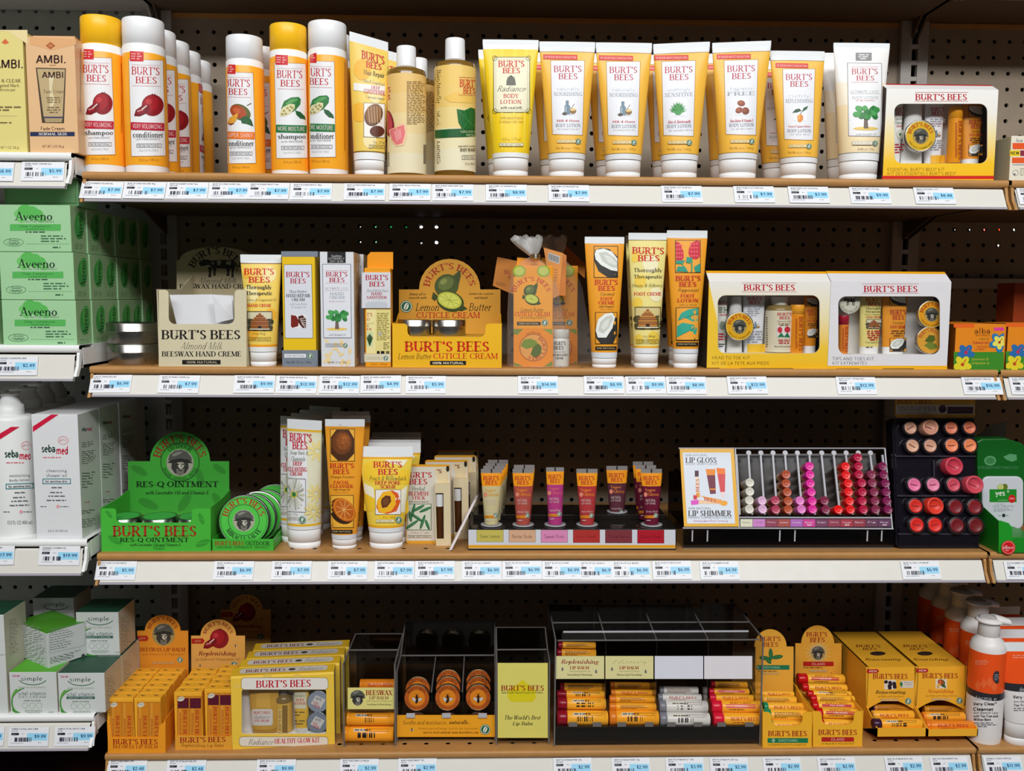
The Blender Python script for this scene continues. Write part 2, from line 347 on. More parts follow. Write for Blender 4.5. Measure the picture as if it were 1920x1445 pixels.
CREAM = M('dedbd2', .35, 'plastic'); LILAC = M('b3aeb6', .35, 'plastic'); STEEL = M('a8a29c', .45, 'plastic'); WHITE = plastic('f2f3f1'); DARK = M('14110f', .8, 'fibre')
def holed(name, o, u, v, nu, nv, pitch, r, mat, skip=()):          # board with a grid of real holes
    mb = MB(); o = Vector(o); u = Vector(u); v = Vector(v); mm = mb.mi(mat); h = pitch / 2
    sq = [(h, 0), (h, h), (0, h), (-h, h), (-h, 0), (-h, -h), (0, -h), (h, -h)]
    oc = [(r * math.cos(k * math.pi / 4), r * math.sin(k * math.pi / 4)) for k in range(8)]
    for i in range(nu):
        for j in range(nv):
            c = o + u * (i * pitch) + v * (j * pitch); b = len(mb.v)
            mb.v += [tuple(c + u * a + v * q) for a, q in sq] + [tuple(c + u * a + v * q) for a, q in oc]
            for k in range(8):
                k2 = (k + 1) % 8; mb.f.append([b + k, b + k2, b + 8 + k2, b + 8 + k]); mb.m.append(mm); mb.sm.append(False)
    ob = mb.build(name, fix=False)
    so = ob.modifiers.new('board_thickness', 'SOLIDIFY'); so.thickness = .004; so.offset = 0
    return ob
X = Vector((1, 0, 0)); Z = Vector((0, 0, 1)); IN = .0254
pb = at(339, 27.7, D); tag(holed('wall_back', (pb.x - IN * 1, D + .004, pb.z + IN), X, -Z, 48, 46, IN, .0036, BROWN), 'dark brown perforated hardboard behind the shelves', 'wall', kind='structure')
pl = at(5.5, 20, D); tag(holed('wall_left', (pl.x - IN * 3, D + .003, pl.z + IN), X, -Z, 13, 62, IN, .0036, GREYB), 'pale grey perforated board behind the neighbouring bay', 'wall', kind='structure')
pr = at(1753, 45.7, D); tag(holed('wall_right', (pr.x, D + .004, pr.z + 2 * IN), X, -Z, 24, 47, IN, .0036, BROWN), 'brown perforated hardboard of the next bay', 'wall', kind='structure')
mb = MB(); mb.box(-2.5, 2.5, D + .06, D + .064, .001, 2.7, DARK); tag(mb.build('wall_far'), 'dark back of the opposite aisle', 'wall', kind='structure')
mb = MB(); mb.box(-2.5, 2.5, -3.2, D + .07, -.01, 0, M('9a958c', .5, 'fibre')); tag(mb.build('floor'), 'pale store floor', 'floor', kind='structure')
mb = MB()
for x0, x1 in ((-XE + .02, XE - .02), (XE + .03, 1.2)):
    mb.box(x0, x1, D - .0005, D + .001, EYE + .4395, EYE + .4475, TAN)  # tan colour stands for light leaking along the board's top
tag(mb.build('trim_1'), 'tan strip put in for the light along the top of the board', 'trim', kind='structure')
mb = MB(); za, zb = at(1820, 541, D).z, at(1820, 522, D).z; mb.box(XE + .02, 1.0, D - .008, D, za, zb, STEEL); tag(mb.build('trim_2'), 'grey rail across the board of the next bay', 'trim', kind='structure')
for n, x in ((3, -.6096), (4, .6096)):
    mb = MB(); z0, z1 = EYE - .75, EYE + .47; y0, y1 = D - .009, D
    mb.box(x - .022, x - .005, y0, y1, z0, z1, STEEL); mb.box(x + .005, x + .022, y0, y1, z0, z1, STEEL)
    zs = at(1709, 105, D).z; k0 = int((z0 - zs) / IN); zz = zs + k0 * IN
    while zz < z1: mb.box(x - .005, x + .005, y0 + .0005, y1, zz + .0093, zz + .0161, STEEL); zz += IN
    mb.box(x - .005, x + .005, y1 + .012, y1 + .013, z0, z1, DARK)
    tag(mb.build('trim_%d' % n), 'slotted grey upright between two bays', 'trim', kind='structure')
def glimpse(name, spots, label):  # added glowing discs stand for light coming through the board holes
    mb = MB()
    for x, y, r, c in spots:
        m = bpy.data.materials.get('hole_glow_' + c)
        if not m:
            m = bpy.data.materials.new('hole_glow_' + c); m.use_nodes = True; b = m.node_tree.nodes['Principled BSDF']
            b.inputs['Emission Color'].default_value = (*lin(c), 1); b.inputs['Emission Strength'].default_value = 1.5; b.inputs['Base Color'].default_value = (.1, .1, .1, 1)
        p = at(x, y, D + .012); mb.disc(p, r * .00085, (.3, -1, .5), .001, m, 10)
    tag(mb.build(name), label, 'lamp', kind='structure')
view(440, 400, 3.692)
glimpse('trim_5', [(tx(a), ty(b), r, c) for a, b, r, c in ((872, 95, 1.2, 'e8fff0'), (978, 95, 1.6, '60d080'), (1083, 95, 2, '208040'), (1188, 96, 2, '105828'), (1292, 97, 3.4, 'ffffff'), (1397, 97, 3.4, 'ffffff'), (873, 200, 1.5, 'e8ffe8'), (980, 200, 1.6, '90d0a0'), (1293, 207, 2, 'b0b0b0'), (1397, 203, 3.4, 'f4f4f4'))], 'glowing discs put behind the board holes for light from the next aisle')
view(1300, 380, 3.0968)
glimpse('trim_6', [(tx(a), ty(b), r, c) for a, b, r, c in ((1520, 158, 1.6, 'ffffff'), (1605, 158, 1.8, 'ffffff'), (1690, 158, 2.3, 'ff8070'), (1777, 158, 2.5, 'f05030'), (1862, 158, 2.4, 'fff0e0'), (1772, 250, 2.6, 'fff4e8'))], 'glowing discs put behind the side board holes for light from the next aisle')
view(0, 0, 1)
RAILS = {}
def shelf(x0, x1, h, label, front=0.0, white=False, top=True):
    t = thing('gondola_shelf', label, 'shelf', ((x0 + x1) / 2, D / 2, h))
    dm = WHITE if white else TAN
    mb = MB(); y0 = front
    # deck: front edge rounded over, with one row of holes near the front
    pr_ = [(y0 + .003, 0), (y0 + .001, -.0008), (y0, -.003), (y0 + .0002, -.007), (y0 + .002, -.0095), (y0 + .012, -.011)]
    rows = [[Vector((x, y, h + z)) for x in (x0, x1)] for y, z in pr_]
    mb.grid(rows, dm, close=False)
    mb.box(x0, x1, y0 + .042, D - .002, h - .004, h, dm)
    mb.box(x0, x1, y0 + .004, D - .002, h - .030, h - .026, TAN_D if not white else STEEL)
    for x in (x0, x1 - .0012): mb.box(x, x + .0012, y0 + .012, D - .002, h - .030, h - .004, TAN_D if not white else WHITE)
    mb.build('deck', t)
    n = int((x1 - x0 - .03) / .0305); u0 = (x0 + x1) / 2 - (n - 1) * .01525
    hb = MB(); mm = hb.mi(dm); a = .01525; ya, yb, yc = y0 + .003, y0 + .0245, y0 + .042
    for i in range(n):
        c = u0 + i * .0305; xl = x0 if i == 0 else c - a; xr = x1 if i == n - 1 else c + a
        oc = [(c + .0034 * math.cos(k * math.pi / 4), yb + .0028 * math.sin(k * math.pi / 4)) for k in range(8)]
        sq = [(xr, yb), (xr, yc), (c, yc), (xl, yc), (xl, yb), (xl, ya), (c, ya), (xr, ya)]
        b = len(hb.v); hb.v += [(p, q, h) for p, q in sq + oc]
        for k in range(8):
            hb.f.append([b + k, b + (k + 1) % 8, b + 8 + (k + 1) % 8, b + 8 + k]); hb.m.append(mm); hb.sm.append(False)
    hb.build('front_edge', t, fix=False)
    r = MB(); e = .006
    zt, zb, yt, yb2 = (h - .0125, h - .036, y0 + .0035, y0 - .0085) if not white else (h - .0145, h - .043, y0 + .001, y0 - .006)
    rail = [(yt + .004, zt + .002), (yt, zt), (yb2, zb), (yb2 - .002, zb - .0005), (yb2 - .002, zb - .003), (yb2 + .003, zb - .0035), (yt + .006, zt - .006)]
    rows = [[Vector((x, y, z)) for x in (x0 + e, x1 - e)] for y, z in rail]
    r.grid(rows, [CREAM, CREAM, LILAC, LILAC, LILAC, CREAM], close=False, smooth=False)
    r.build('price_rail', t)
    nrm = Vector((0, -(zt - zb), -(yb2 - yt))).normalized(); RAILS[round(h, 4)] = (Vector((0, yt, zt)), nrm, Vector((0, yb2 - yt, zb - zt)).normalized())
    for x in (x0, x1 - .004):
        b = MB(); c = [(y0 + .004, -.006), (y0 + .001, -.012), (y0 - .0005, -.02), (y0 - .003, -.028), (y0 - .009, -.036), (y0 - .011, -.040)]
        rows = [[Vector((x, y, h + z)), Vector((x + .004, y, h + z)), Vector((x + .004, y + .009, h + z)), Vector((x, y + .009, h + z))] for y, z in c]
        b.grid(rows, TAN if not white else WHITE, smooth=False); b.build('end_bracket', t, bevel=.0008)
    for x in (x0 + .0015, x1 - .004):
        b = MB(); s = [(D - .004, -.062), (D - .004, -.004), (y0 + .03, -.004), (y0 + .03, -.022), (min(y0 + .2, D - .04), -.03)]
        b.prism([(x, y, h + z) for y, z in s], (.0025, 0, 0), STEEL if white else TAN_D); b.build('bracket', t)
    return t
nm = ['topmost', 'second', 'third', 'bottom']
shelf(-XE, XE, EYE + .478, 'tan shelf above the lotion row, seen only from below', front=.165)
shelf(-1.05, -.611, EYE + .478, 'white shelf above the boxed creams, seen only from below', front=.16, white=True)
shelf(XE + .004, 1.3, EYE + .478, 'tan shelf of the next bay above the small cream box', front=.165)
what = ['bottles of shampoo and tubes of lotion', 'hand creams and the lemon display', 'facial tubes and the lip gloss stand', 'lip balm displays and acrylic dispensers']
whatl = ['two boxed fade creams', 'stacked green soap boxes', 'white pump bottles and cartons', 'small green and white cream boxes']
whatr = ['small orange banded box', 'orange and green cream boxes', 'green towelette pack', 'white pump bottles with orange bands']
for i in range(4):
    shelf(-XE, XE, HS[i], 'long tan metal shelf carrying ' + what[i])
    shelf(-1.05, -.6125, HL[i], 'white metal shelf carrying the ' + whatl[i], front=-.016, white=True)
    shelf(XE + .004, 1.3, HS[i], 'short stretch of tan shelf carrying the ' + whatr[i])
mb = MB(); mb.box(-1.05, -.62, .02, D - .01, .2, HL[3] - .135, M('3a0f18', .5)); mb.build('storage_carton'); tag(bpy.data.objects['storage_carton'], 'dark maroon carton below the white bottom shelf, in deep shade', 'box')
# ---------------------------------------------------------------- builders for packages
def lathe(name, label, cat, x0, x1, yr, h, segs, Y0=.008, group=None, n=60, z0=None):
    """segs: (part name, colour or [colours], [(y or None for the base, radius share), ...]) from the bottom up; yr: row where x0..x1 was read"""
    r = abs(A(x1, yr, Y0 + .025).x - A(x0, yr, Y0 + .025).x) / 2; Yc = Y0 + r
    cx = (A(x0, yr, Yc).x + A(x1, yr, Yc).x) / 2; r = abs(A(x1, yr, Yc).x - A(x0, yr, Yc).x) / 2; xm = (x0 + x1) / 2
    base = h if z0 is None else z0
    t = thing(name, label, cat, (cx, Yc, base), group); prof = []
    for part, c, pts in segs:
        rows = []; ms = c if isinstance(c, list) else [c]
        for y, k in pts:
            z = base if y is None else A(xm, y, Y0).z; rr = r * k; prof.append((z, rr))
            rows.append([Vector((cx + rr * math.cos(2 * math.pi * j / n), Yc + rr * math.sin(2 * math.pi * j / n), z)) for j in range(n)])
        mats = [m if not isinstance(m, str) else plastic(m) for m in ms]
        mb = MB(); mb.grid(rows, mats if len(mats) > 1 else mats[0]); mb.build(part, t)
    def R_(z):
        best = r; 
        for (za, ra), (zb, rb) in zip(prof, prof[1:]):
            if za <= z <= zb and zb > za: best = ra + (rb - ra) * (z - za) / (zb - za)
        return best
    return t, Fn(lambda x, z: Yc - math.sqrt(max(1e-7, R_(z) ** 2 - (x - cx) ** 2)), Y0)
def tube(name, label, cat, xt, xb, yt, ycap, h, bands, crimp=10, Y0=.008, group=None, cap='f3f4f4', db=.85, n=60, slope=0, rz=0, capk=.97, clearc=None, z0=None, back=.0):
    """xt, xb: (left, right) at the crimp and at the cap; bands: [(y to which it reaches, colour), ...] from the top, last y None"""
    base = h if z0 is None else z0
    wb = (A(xb[1], ycap, Y0 + .02).x - A(xb[0], ycap, Y0 + .02).x) / 2; Yc = Y0 + wb * db
    wb = (A(xb[1], ycap, Yc).x - A(xb[0], ycap, Yc).x) / 2; wt = (A(xt[1], yt, Yc).x - A(xt[0], yt, Yc).x) / 2 / max(.3, math.cos(rz))
    cb = (A(xb[0], ycap, Yc).x + A(xb[1], ycap, Yc).x) / 2; ct = (A(xt[0], yt, Yc).x + A(xt[1], yt, Yc).x) / 2
    xm = (xb[0] + xb[1]) / 2; zt = A((xt[0] + xt[1]) / 2, yt, Yc).z; zc = A(xm, ycap, Y0).z
    zcr = A((xt[0] + xt[1]) / 2, yt + crimp, Yc).z
    t = thing(name, label, cat, (cb, Yc, base), group); ca, sa = math.cos(rz), math.sin(rz); Yt = Yc + back
    def sec(z):
        u = max(0, min(1, (z - zc) / (zcr - zc)))
        return cb + (ct - cb) * (z - zc) / (zt - zc), wb + (wt - wb) * u, wb * db * (1 - u ** 1.4) ** .9 + .0009, Yc + back * u, u
    def ring(z):
        c, w, d, yy, u = sec(z); out = []
        for j in range(n):
            q = 2 * math.pi * j / n; a, b = w * math.cos(q), d * math.sin(q); uu = u * u
            c2, s2 = math.cos(rz * uu), math.sin(rz * uu); dx = a * c2 - b * s2
            out.append(Vector((c + dx, yy + a * s2 + b * c2, z + dx * slope * u)))
        return out
    zs = [zc + (zcr - zc) * i / 14 for i in range(15)]; cuts = []
    for y, c in bands[:-1]: cuts.append(A(xm, y, Yc - wb * db * (.2 if y < (yt + ycap) / 2 else .9)).z)
    zs = sorted(set(zs + cuts)); mats = []
    for a, b in zip(zs, zs[1:]):
        m = (a + b) / 2; k = 0
        for cz in cuts:
            if m < cz: k += 1
        mats.append(plastic(bands[k][1]) if isinstance(bands[k][1], str) else bands[k][1])
    mb = MB(); mb.grid([ring(z) for z in zs], mats, caps=(True, False)); mb.build('body', t)
    mb = MB(); rows = [ring(zcr)]; c, w, d, yy, u = sec(zcr); c1 = ct
    for z, g in ((zcr + (zt - zcr) * .25, .9), (zt, .9)):
        rows.append([p + Vector((c1 - c, 0, z - zcr)) for p in ring(zcr)])
    cm = clearc or plastic('eceff0'); mb.grid(rows, cm); mb.build('crimp', t)
    mb = MB(); wc, dc = wb * capk, wb * db * capk; hh = zc - base
    prof = [(0, .93), (.03, .97), (.30, .985), (.305, .955), (.33, .955), (.335, .985), (.95, 1), (1, .97)]
    mb.grid([[Vector((cb + wc * k * math.cos(2 * math.pi * j / n), Yc + dc * k * math.sin(2 * math.pi * j / n), base + hh * u)) for j in range(n)] for u, k in prof], plastic(cap) if isinstance(cap, str) else cap)
    mb.build('cap', t)
    def f(x, z):
        for _ in range(2):
            c, w, d, yy, u = sec(z); a = rz * u * u; z_ = z - (x - c) * slope * u
        c, w, d, yy, u = sec(z_); X_ = x - c; c2, s2 = math.cos(a), math.sin(a)
        Aq = s2 * s2 / w ** 2 + c2 * c2 / d ** 2; Bq = 2 * X_ * s2 * c2 * (1 / w ** 2 - 1 / d ** 2); Cq = X_ * X_ * (c2 * c2 / w ** 2 + s2 * s2 / d ** 2) - 1
        q = Bq * Bq - 4 * Aq * Cq
        return yy + (-Bq - math.sqrt(max(q, 0))) / (2 * Aq)
    return t, Fn(f, Y0)
def carton(name, label, cat, x0, x1, yt, h, Y, dep, col, a=0, group=None, part='carton', yb=None, z0=None, tops=None, bevel=.0007, sides=None):
    """front face read at x0..x1 (bottom row) and yt (top); a turns it about the upright at its left front edge"""
    base = h if z0 is None else z0
    yb_ = yb if yb is not None else (pix((A(x0, yt, Y).x, Y, base))[1] - VW[1]) * VW[2]
    p = A(x0, yb_, Y); p.z = base; u = Vector((math.cos(a), math.sin(a), 0)); nrm = Vector((math.sin(a), -math.cos(a), 0))
    fr = Pl(p, nrm); q = fr.hit(tx(x1), ty(yb_)); w = (q - p).dot(u); zt = fr.hit(tx((x0 + x1) / 2), ty(yt)).z
    b = -nrm * dep; q = p + u * w; H = Vector((0, 0, zt - base))
    t = thing(name, label, cat, tuple(p + u * w / 2 + b / 2), group)
    mb = MB(); m = col if not isinstance(col, str) else M(col, .4)
    mb.hexa([p, q, q + b, p + b, p + H, q + H, q + b + H, p + b + H], m)
    if sides:                                         # faces: bottom, top, front, right, back, left
        for i, c in sides.items(): mb.m[i] = mb.mi(M(c, .4))
    mb.build(part, t, bevel=bevel, fix=False)
    S = dict(front=fr, right=Pl(q, u), left=Pl(p, -u), top=Pl(p + H, (0, 0, 1)), p=p, q=q, u=u, b=b, H=H, w=w)
    return t, S
def lab(name, label, cat, loc, group=None): return thing(name, label, cat, loc, group)

RED, DKRED, BRN, GRN, GREY, BLK = 'c4152c', '9c1a26', '4a3418', '1d6a3a', '8b8f96', '1d1a18'
def BB(a, x0, y0, x1, y1, c=RED, k=0, st='b'):
    h = (y1 - y0); w = x1 - x0
    a.T("BURT'S", x0, y0, x1, y0 + h * .47, c, st, k); a.T('BEES', x0 + w * .14, y0 + h * .53 + k * w * .14, x0 + w * .88, y1 + k * w * .14, c, st, k)
def seal(a, cx, cy, r):
    a.E(cx, cy, r, r, '1c5e38'); a.O(cx, cy, r * .9, r * .9, r * .12, 'dfe9df'); a.E(cx, cy, r * .36, r * .62, 'e8efe4', a=.35); a.L(cx - r * .2, cy + r * .55, cx + r * .2, cy - r * .5, r * .12, '1c5e38')
def pill(a, x0, y0, x1, y1, t, c=BRN, bg=None, k=0):
    if bg: a.R(x0, y0, x1, y1, bg, k)
    w = (y1 - y0) * .09; a.F(x0, y0, x1, y1, w, c, k); h = y1 - y0
    a.T(t, x0 + h * .4, y0 + h * .25 + k * h * .4, x1 - h * .4, y1 - h * .25 + k * h * .4, c, 's', k)
def blob(a, x0, y0, x1, y1, pts, c):
    a.P([(x0 + (x1 - x0) * u, y0 + (y1 - y0) * v) for u, v in pts], c)
def _e(a, x0, y0, x1, y1, cx, cy, rx, ry, c, ang=0): a.E(x0 + (x1 - x0) * cx, y0 + (y1 - y0) * cy, (x1 - x0) * rx, (y1 - y0) * ry, c, a=ang)
def ill_pom(a, *b):
    _e(a, *b, .63, .5, .36, .46, '8e1420'); _e(a, *b, .57, .42, .25, .33, 'a81a26'); _e(a, *b, .5, .34, .1, .12, 'c43a40'); blob(a, *b, [(.58, .06), (.62, 0), (.66, .05), (.72, .0), (.72, .08)], '6e1018')
    blob(a, *b, [(.02, .95), (.08, .7), (.28, .52), (.5, .48), (.54, .62), (.4, .86), (.2, .97)], '7a0f1c'); blob(a, *b, [(.1, .88), (.16, .7), (.32, .6), (.34, .8)], '9c2030'); blob(a, *b, [(.26, .66), (.42, .5), (.46, .52), (.3, .7)], 'e8cfc4'); blob(a, *b, [(.12, .74), (.3, .68), (.31, .71), (.12, .78)], 'e0b8b0')
def ill_mango(a, *b):
    _e(a, *b, .5, .36, .4, .34, '5c6a2e', .5); _e(a, *b, .42, .34, .32, .28, 'b04a28', .5); _e(a, *b, .36, .28, .15, .13, 'cc6638', .5)
    blob(a, *b, [(.5, .62), (.72, .5), (.9, .7), (.98, 1), (.72, .88), (.55, .85)], '2a5c34'); blob(a, *b, [(.02, .85), (.1, .6), (.38, .4), (.42, .46), (.34, .75), (.14, .94)], 'e8a83c'); blob(a, *b, [(.02, .85), (.14, .94), (.3, .85), (.12, .86)], '8c2c24'); a.L(b[0] + (b[2] - b[0]) * .74, b[1] + (b[3] - b[1]) * .06, b[0] + (b[2] - b[0]) * .9, b[1] - (b[3] - b[1]) * .05, (b[2] - b[0]) * .03, '6a5a3a')
def ill_baobab(a, *b):
    blob(a, *b, [(.1, .5), (.2, .2), (.45, .04), (.72, .02), (.8, .12), (.78, .34), (.6, .6), (.3, .8), (.12, .78)], '2f7a3c'); blob(a, *b, [(.24, .3), (.45, .1), (.68, .08), (.7, .16), (.5, .28), (.3, .42)], '5aa05a')
    blob(a, *b, [(.04, .7), (.16, .46), (.4, .32), (.58, .34), (.58, .52), (.42, .74), (.18, .86), (.06, .84)], 'e4dcae')
    for u, v in ((.2, .62), (.32, .5), (.44, .44), (.26, .74), (.4, .6), (.5, .5), (.14, .76)): _e(a, *b, u, v, .05, .045, 'a89c5c')
    blob(a, *b, [(.6, .6), (.78, .66), (.94, .84), (.98, 1), (.78, .94), (.64, .78)], '1e5c30')
def ill_jug(a, *b):
    _e(a, *b, .5, .93, .45, .05, 'd8dade'); blob(a, *b, [(.18, .95), (.18, .4), (.28, .3), (.26, .05), (.4, .02), (.5, .05), (.48, .3), (.6, .42), (.58, .95)], '6d8496'); blob(a, *b, [(.24, .9), (.24, .45), (.34, .38), (.34, .9)], '9fb4c2'); _e(a, *b, .2, .9, .18, .1, '4a4038'); _e(a, *b, .78, .72, .24, .2, '8a6a3c'); _e(a, *b, .78, .62, .22, .1, 'e6c98a'); a.L(b[0] + (b[2] - b[0]) * .6, b[1] + (b[3] - b[1]) * .62, b[0] + (b[2] - b[0]) * .9, b[1] + (b[3] - b[1]) * .25, (b[2] - b[0]) * .04, '6e5a3c')
def ill_aloe(a, *b):
    for i in range(17):
        th = math.radians(8 + i * 10.2); L_ = .5 if i % 2 else .44; c, s = math.cos(th), math.sin(th); col = ['2f8a3a', '4cab52', '237a34'][i % 3]
        blob(a, *b, [(.5 - s * .05, .86 - c * .05), (.5 + c * L_ * .6 - s * .05, .86 - s * .5 - c * .05), (.5 + c * L_ * 1.02, .86 - s * .86 * L_ * 1.9), (.5 + c * L_ * .55 + s * .05, .86 - s * .45 + c * .04), (.5 + s * .05, .86 + c * .05)], col)
    blob(a, *b, [(.3, .86), (.5, .7), (.7, .86), (.6, 1), (.4, 1)], '3f9a48')
def ill_nuts(a, *b):
    for u, v, rx, ry, g in ((.42, .22, .28, .2, .2), (.26, .68, .26, .2, -.5), (.72, .72, .27, .24, .3)):
        _e(a, *b, u, v, rx, ry, '8a3f22', g); _e(a, *b, u - .05, v - .05, rx * .6, ry * .5, 'a85a34', g)
    for q in range(5): a.L(b[0] + (b[2] - b[0]) * (.55 + q * .08), b[1] + (b[3] - b[1]) * .55, b[0] + (b[2] - b[0]) * (.6 + q * .06), b[1] + (b[3] - b[1]) * .9, (b[2] - b[0]) * .02, '5e2814')
def ill_orangefruit(a, *b):
    blob(a, *b, [(.3, .62), (.5, .48), (.68, .6), (.68, .82), (.56, .95), (.46, 1), (.34, .9)], 'e08a22'); blob(a, *b, [(.36, .64), (.48, .54), (.5, .8), (.4, .84)], 'f4b050'); blob(a, *b, [(0, .42), (.2, .2), (.45, .16), (.58, .3), (.3, .4)], '1f5230'); blob(a, *b, [(.6, .35), (.72, .1), (1, 0), (.9, .2), (.7, .32)], '24603a'); a.L(b[0] + (b[2] - b[0]) * .5, b[1] + (b[3] - b[1]) * .5, b[0] + (b[2] - b[0]) * .66, b[1] + (b[3] - b[1]) * .25, (b[2] - b[0]) * .04, '3a4a2a')
def ill_tree(a, *b):
    _e(a, *b, .5, .9, .46, .07, 'ecc968'); blob(a, *b, [(.42, .9), (.44, .5), (.38, .4), (.62, .4), (.56, .5), (.6, .9)], '75655c')
    rn = random.Random(4)
    for i in range(22):
        u = .5 + rn.uniform(-.4, .4); v = .3 + rn.uniform(-.22, .2); _e(a, *b, u, v, .12, .1, ['3c9048', '4fa658', '2f7c3e'][i % 3], rn.random())
def ill_hive(a, x0, y0, x1, y1, hive='9a5a2c', line='4a2a14', bg='d6cfae', leaf='4d4a38'):
    b = (x0, y0, x1, y1); a.R(*b, bg)
    for u, v, r in ((.12, .55, .18), (.88, .55, .18), (.14, .85, .16), (.86, .85, .16), (.3, .9, .14), (.7, .9, .14)): _e(a, *b, u, v, r, r * .9, leaf)
    for i in range(8):
        v0, v1 = .1 + i * .1, .1 + (i + 1) * .1; w0 = .36 * math.sin(min(1, (i + .6) / 6) * math.pi / 2); a.R(x0 + (x1 - x0) * (.5 - w0), y0 + (y1 - y0) * v0, x0 + (x1 - x0) * (.5 + w0), y0 + (y1 - y0) * (v1 - .02), hive if i % 2 else 'b06c38')
        a.R(x0 + (x1 - x0) * (.5 - w0), y0 + (y1 - y0) * (v1 - .025), x0 + (x1 - x0) * (.5 + w0), y0 + (y1 - y0) * v1, line)
    blob(a, *b, [(.42, .9), (.44, .76), (.56, .76), (.58, .9)], '2a1a10'); a.R(x0 + (x1 - x0) * .1, y0 + (y1 - y0) * .9, x0 + (x1 - x0) * .9, y0 + (y1 - y0) * .95, 'e8e0c8'); a.F(x0, y0, x1, y1, (x1 - x0) * .02, '3a3020')
def ill_coco(a, x0, y0, x1, y1, flip=False):
    b = (x0, y0, x1, y1); a.R(*b, 'f2a52c'); g = (lambda l: [(1 - u, v) for u, v in l]) if 0 else (lambda l: l)
    if not flip:
        blob(a, *b, [(.02, .3), (.06, .12), (.3, .06), (.65, .1), (1, .35), (1, .98), (.6, 1), (.2, .8), (.03, .5)], '33312f'); blob(a, *b, [(.04, .26), (.1, .12), (.4, .08), (.75, .18), (1, .42), (1, .8), (.7, .76), (.3, .6), (.08, .42)], 'eef0ea'); blob(a, *b, [(.2, .22), (.5, .18), (.85, .36), (1, .5), (1, .7), (.7, .66), (.36, .48)], 'c9cec4')
        blob(a, *b, [(.4, .26), (.7, .34), (.95, .55), (.9, .62), (.6, .52)], 'dfe2d8')
    else:
        blob(a, *b, [(.02, .6), (.1, .25), (.4, .06), (.8, .02), (.98, .2), (1, .7), (.8, 1), (.25, 1), (.04, .82)], '33312f'); blob(a, *b, [(.02, .58), (.12, .24), (.42, .06), (.78, .02), (.9, .16), (.78, .5), (.5, .8), (.12, .8)], 'eef0ea'); blob(a, *b, [(.14, .58), (.24, .3), (.5, .14), (.76, .1), (.8, .22), (.62, .5), (.36, .68)], 'c9cec4'); blob(a, *b, [(.26, .5), (.4, .3), (.66, .2), (.6, .4), (.4, .56)], 'dfe2d8')
    a.F(*b, (x1 - x0) * .025, BLK)
def ill_man(a, cx, cy, r, bg=None, ring=None):                 # small engraving of a bearded man in a brimmed cap
    b = (cx - r, cy - r, cx + r, cy + r)
    if bg: a.E(cx, cy, r, r, bg)
    blob(a, *b, [(.06, .42), (.12, .2), (.32, .06), (.55, .03), (.76, .1), (.92, .3), (.95, .46), (.7, .36), (.4, .36), (.2, .44)], '55564f'); blob(a, *b, [(.2, .2), (.4, .1), (.62, .1), (.5, .18), (.28, .28)], '85867c')
    blob(a, *b, [(.02, .5), (.2, .4), (.5, .34), (.8, .38), (.98, .52), (.84, .52), (.5, .44), (.18, .52)], '2e2e2b')
    blob(a, *b, [(.2, .5), (.5, .44), (.8, .5), (.82, .7), (.7, .88), (.5, .97), (.3, .88), (.18, .7)], '3b3a36'); blob(a, *b, [(.4, .5), (.6, .48), (.68, .56), (.6, .7), (.52, .74), (.44, .66)], 'c9c4b4'); blob(a, *b, [(.52, .5), (.58, .5), (.6, .66), (.53, .67)], '8d887a')
    blob(a, *b, [(.38, .54), (.48, .53), (.47, .58), (.39, .58)], '22211f'); blob(a, *b, [(.58, .53), (.68, .54), (.66, .58), (.58, .58)], '22211f')
    blob(a, *b, [(.36, .72), (.52, .76), (.66, .7), (.64, .9), (.5, .95), (.38, .9)], '77746a'); blob(a, *b, [(.44, .78), (.58, .78), (.56, .81), (.46, .81)], '2b2a27')
def ill_lemon(a, x0, y0, x1, y1):
    b = (x0, y0, x1, y1); _e(a, *b, .42, .36, .33, .27, '4a5828', -.55); blob(a, *b, [(.6, .12), (.78, -.02), (.8, .12), (.74, .34)], '46532a'); blob(a, *b, [(.06, .5), (.02, .66), (.1, .72), (.22, .62)], '3c481e'); _e(a, *b, .4, .3, .22, .15, '67753a', -.55); _e(a, *b, .34, .26, .1, .06, '8a9450', -.55)
    _e(a, *b, .52, .73, .37, .235, '38451a', .3); blob(a, *b, [(.8, .78), (.98, .9), (.82, .96), (.72, .94)], '38451a'); _e(a, *b, .5, .7, .33, .19, 'b9c046', .3); _e(a, *b, .5, .7, .285, .155, 'cfd660', .3)
    for i in range(8): q = i * .785 + .2; c, s = math.cos(q) * .27, math.sin(q) * .15; a.L(x0 + (x1 - x0) * .5, y0 + (y1 - y0) * .7, x0 + (x1 - x0) * (.5 + c), y0 + (y1 - y0) * (.7 + s + c * .3), (x1 - x0) * .012, '98a438')
def ill_leaf(a, b, pts, c, vein=None):
    blob(a, *b, pts, c)
    if vein: (u, v), (p, q) = vein[:2]; a.L(b[0] + (b[2] - b[0]) * u, b[1] + (b[3] - b[1]) * v, b[0] + (b[2] - b[0]) * p, b[1] + (b[3] - b[1]) * q, (b[2] - b[0]) * .02, vein[2])
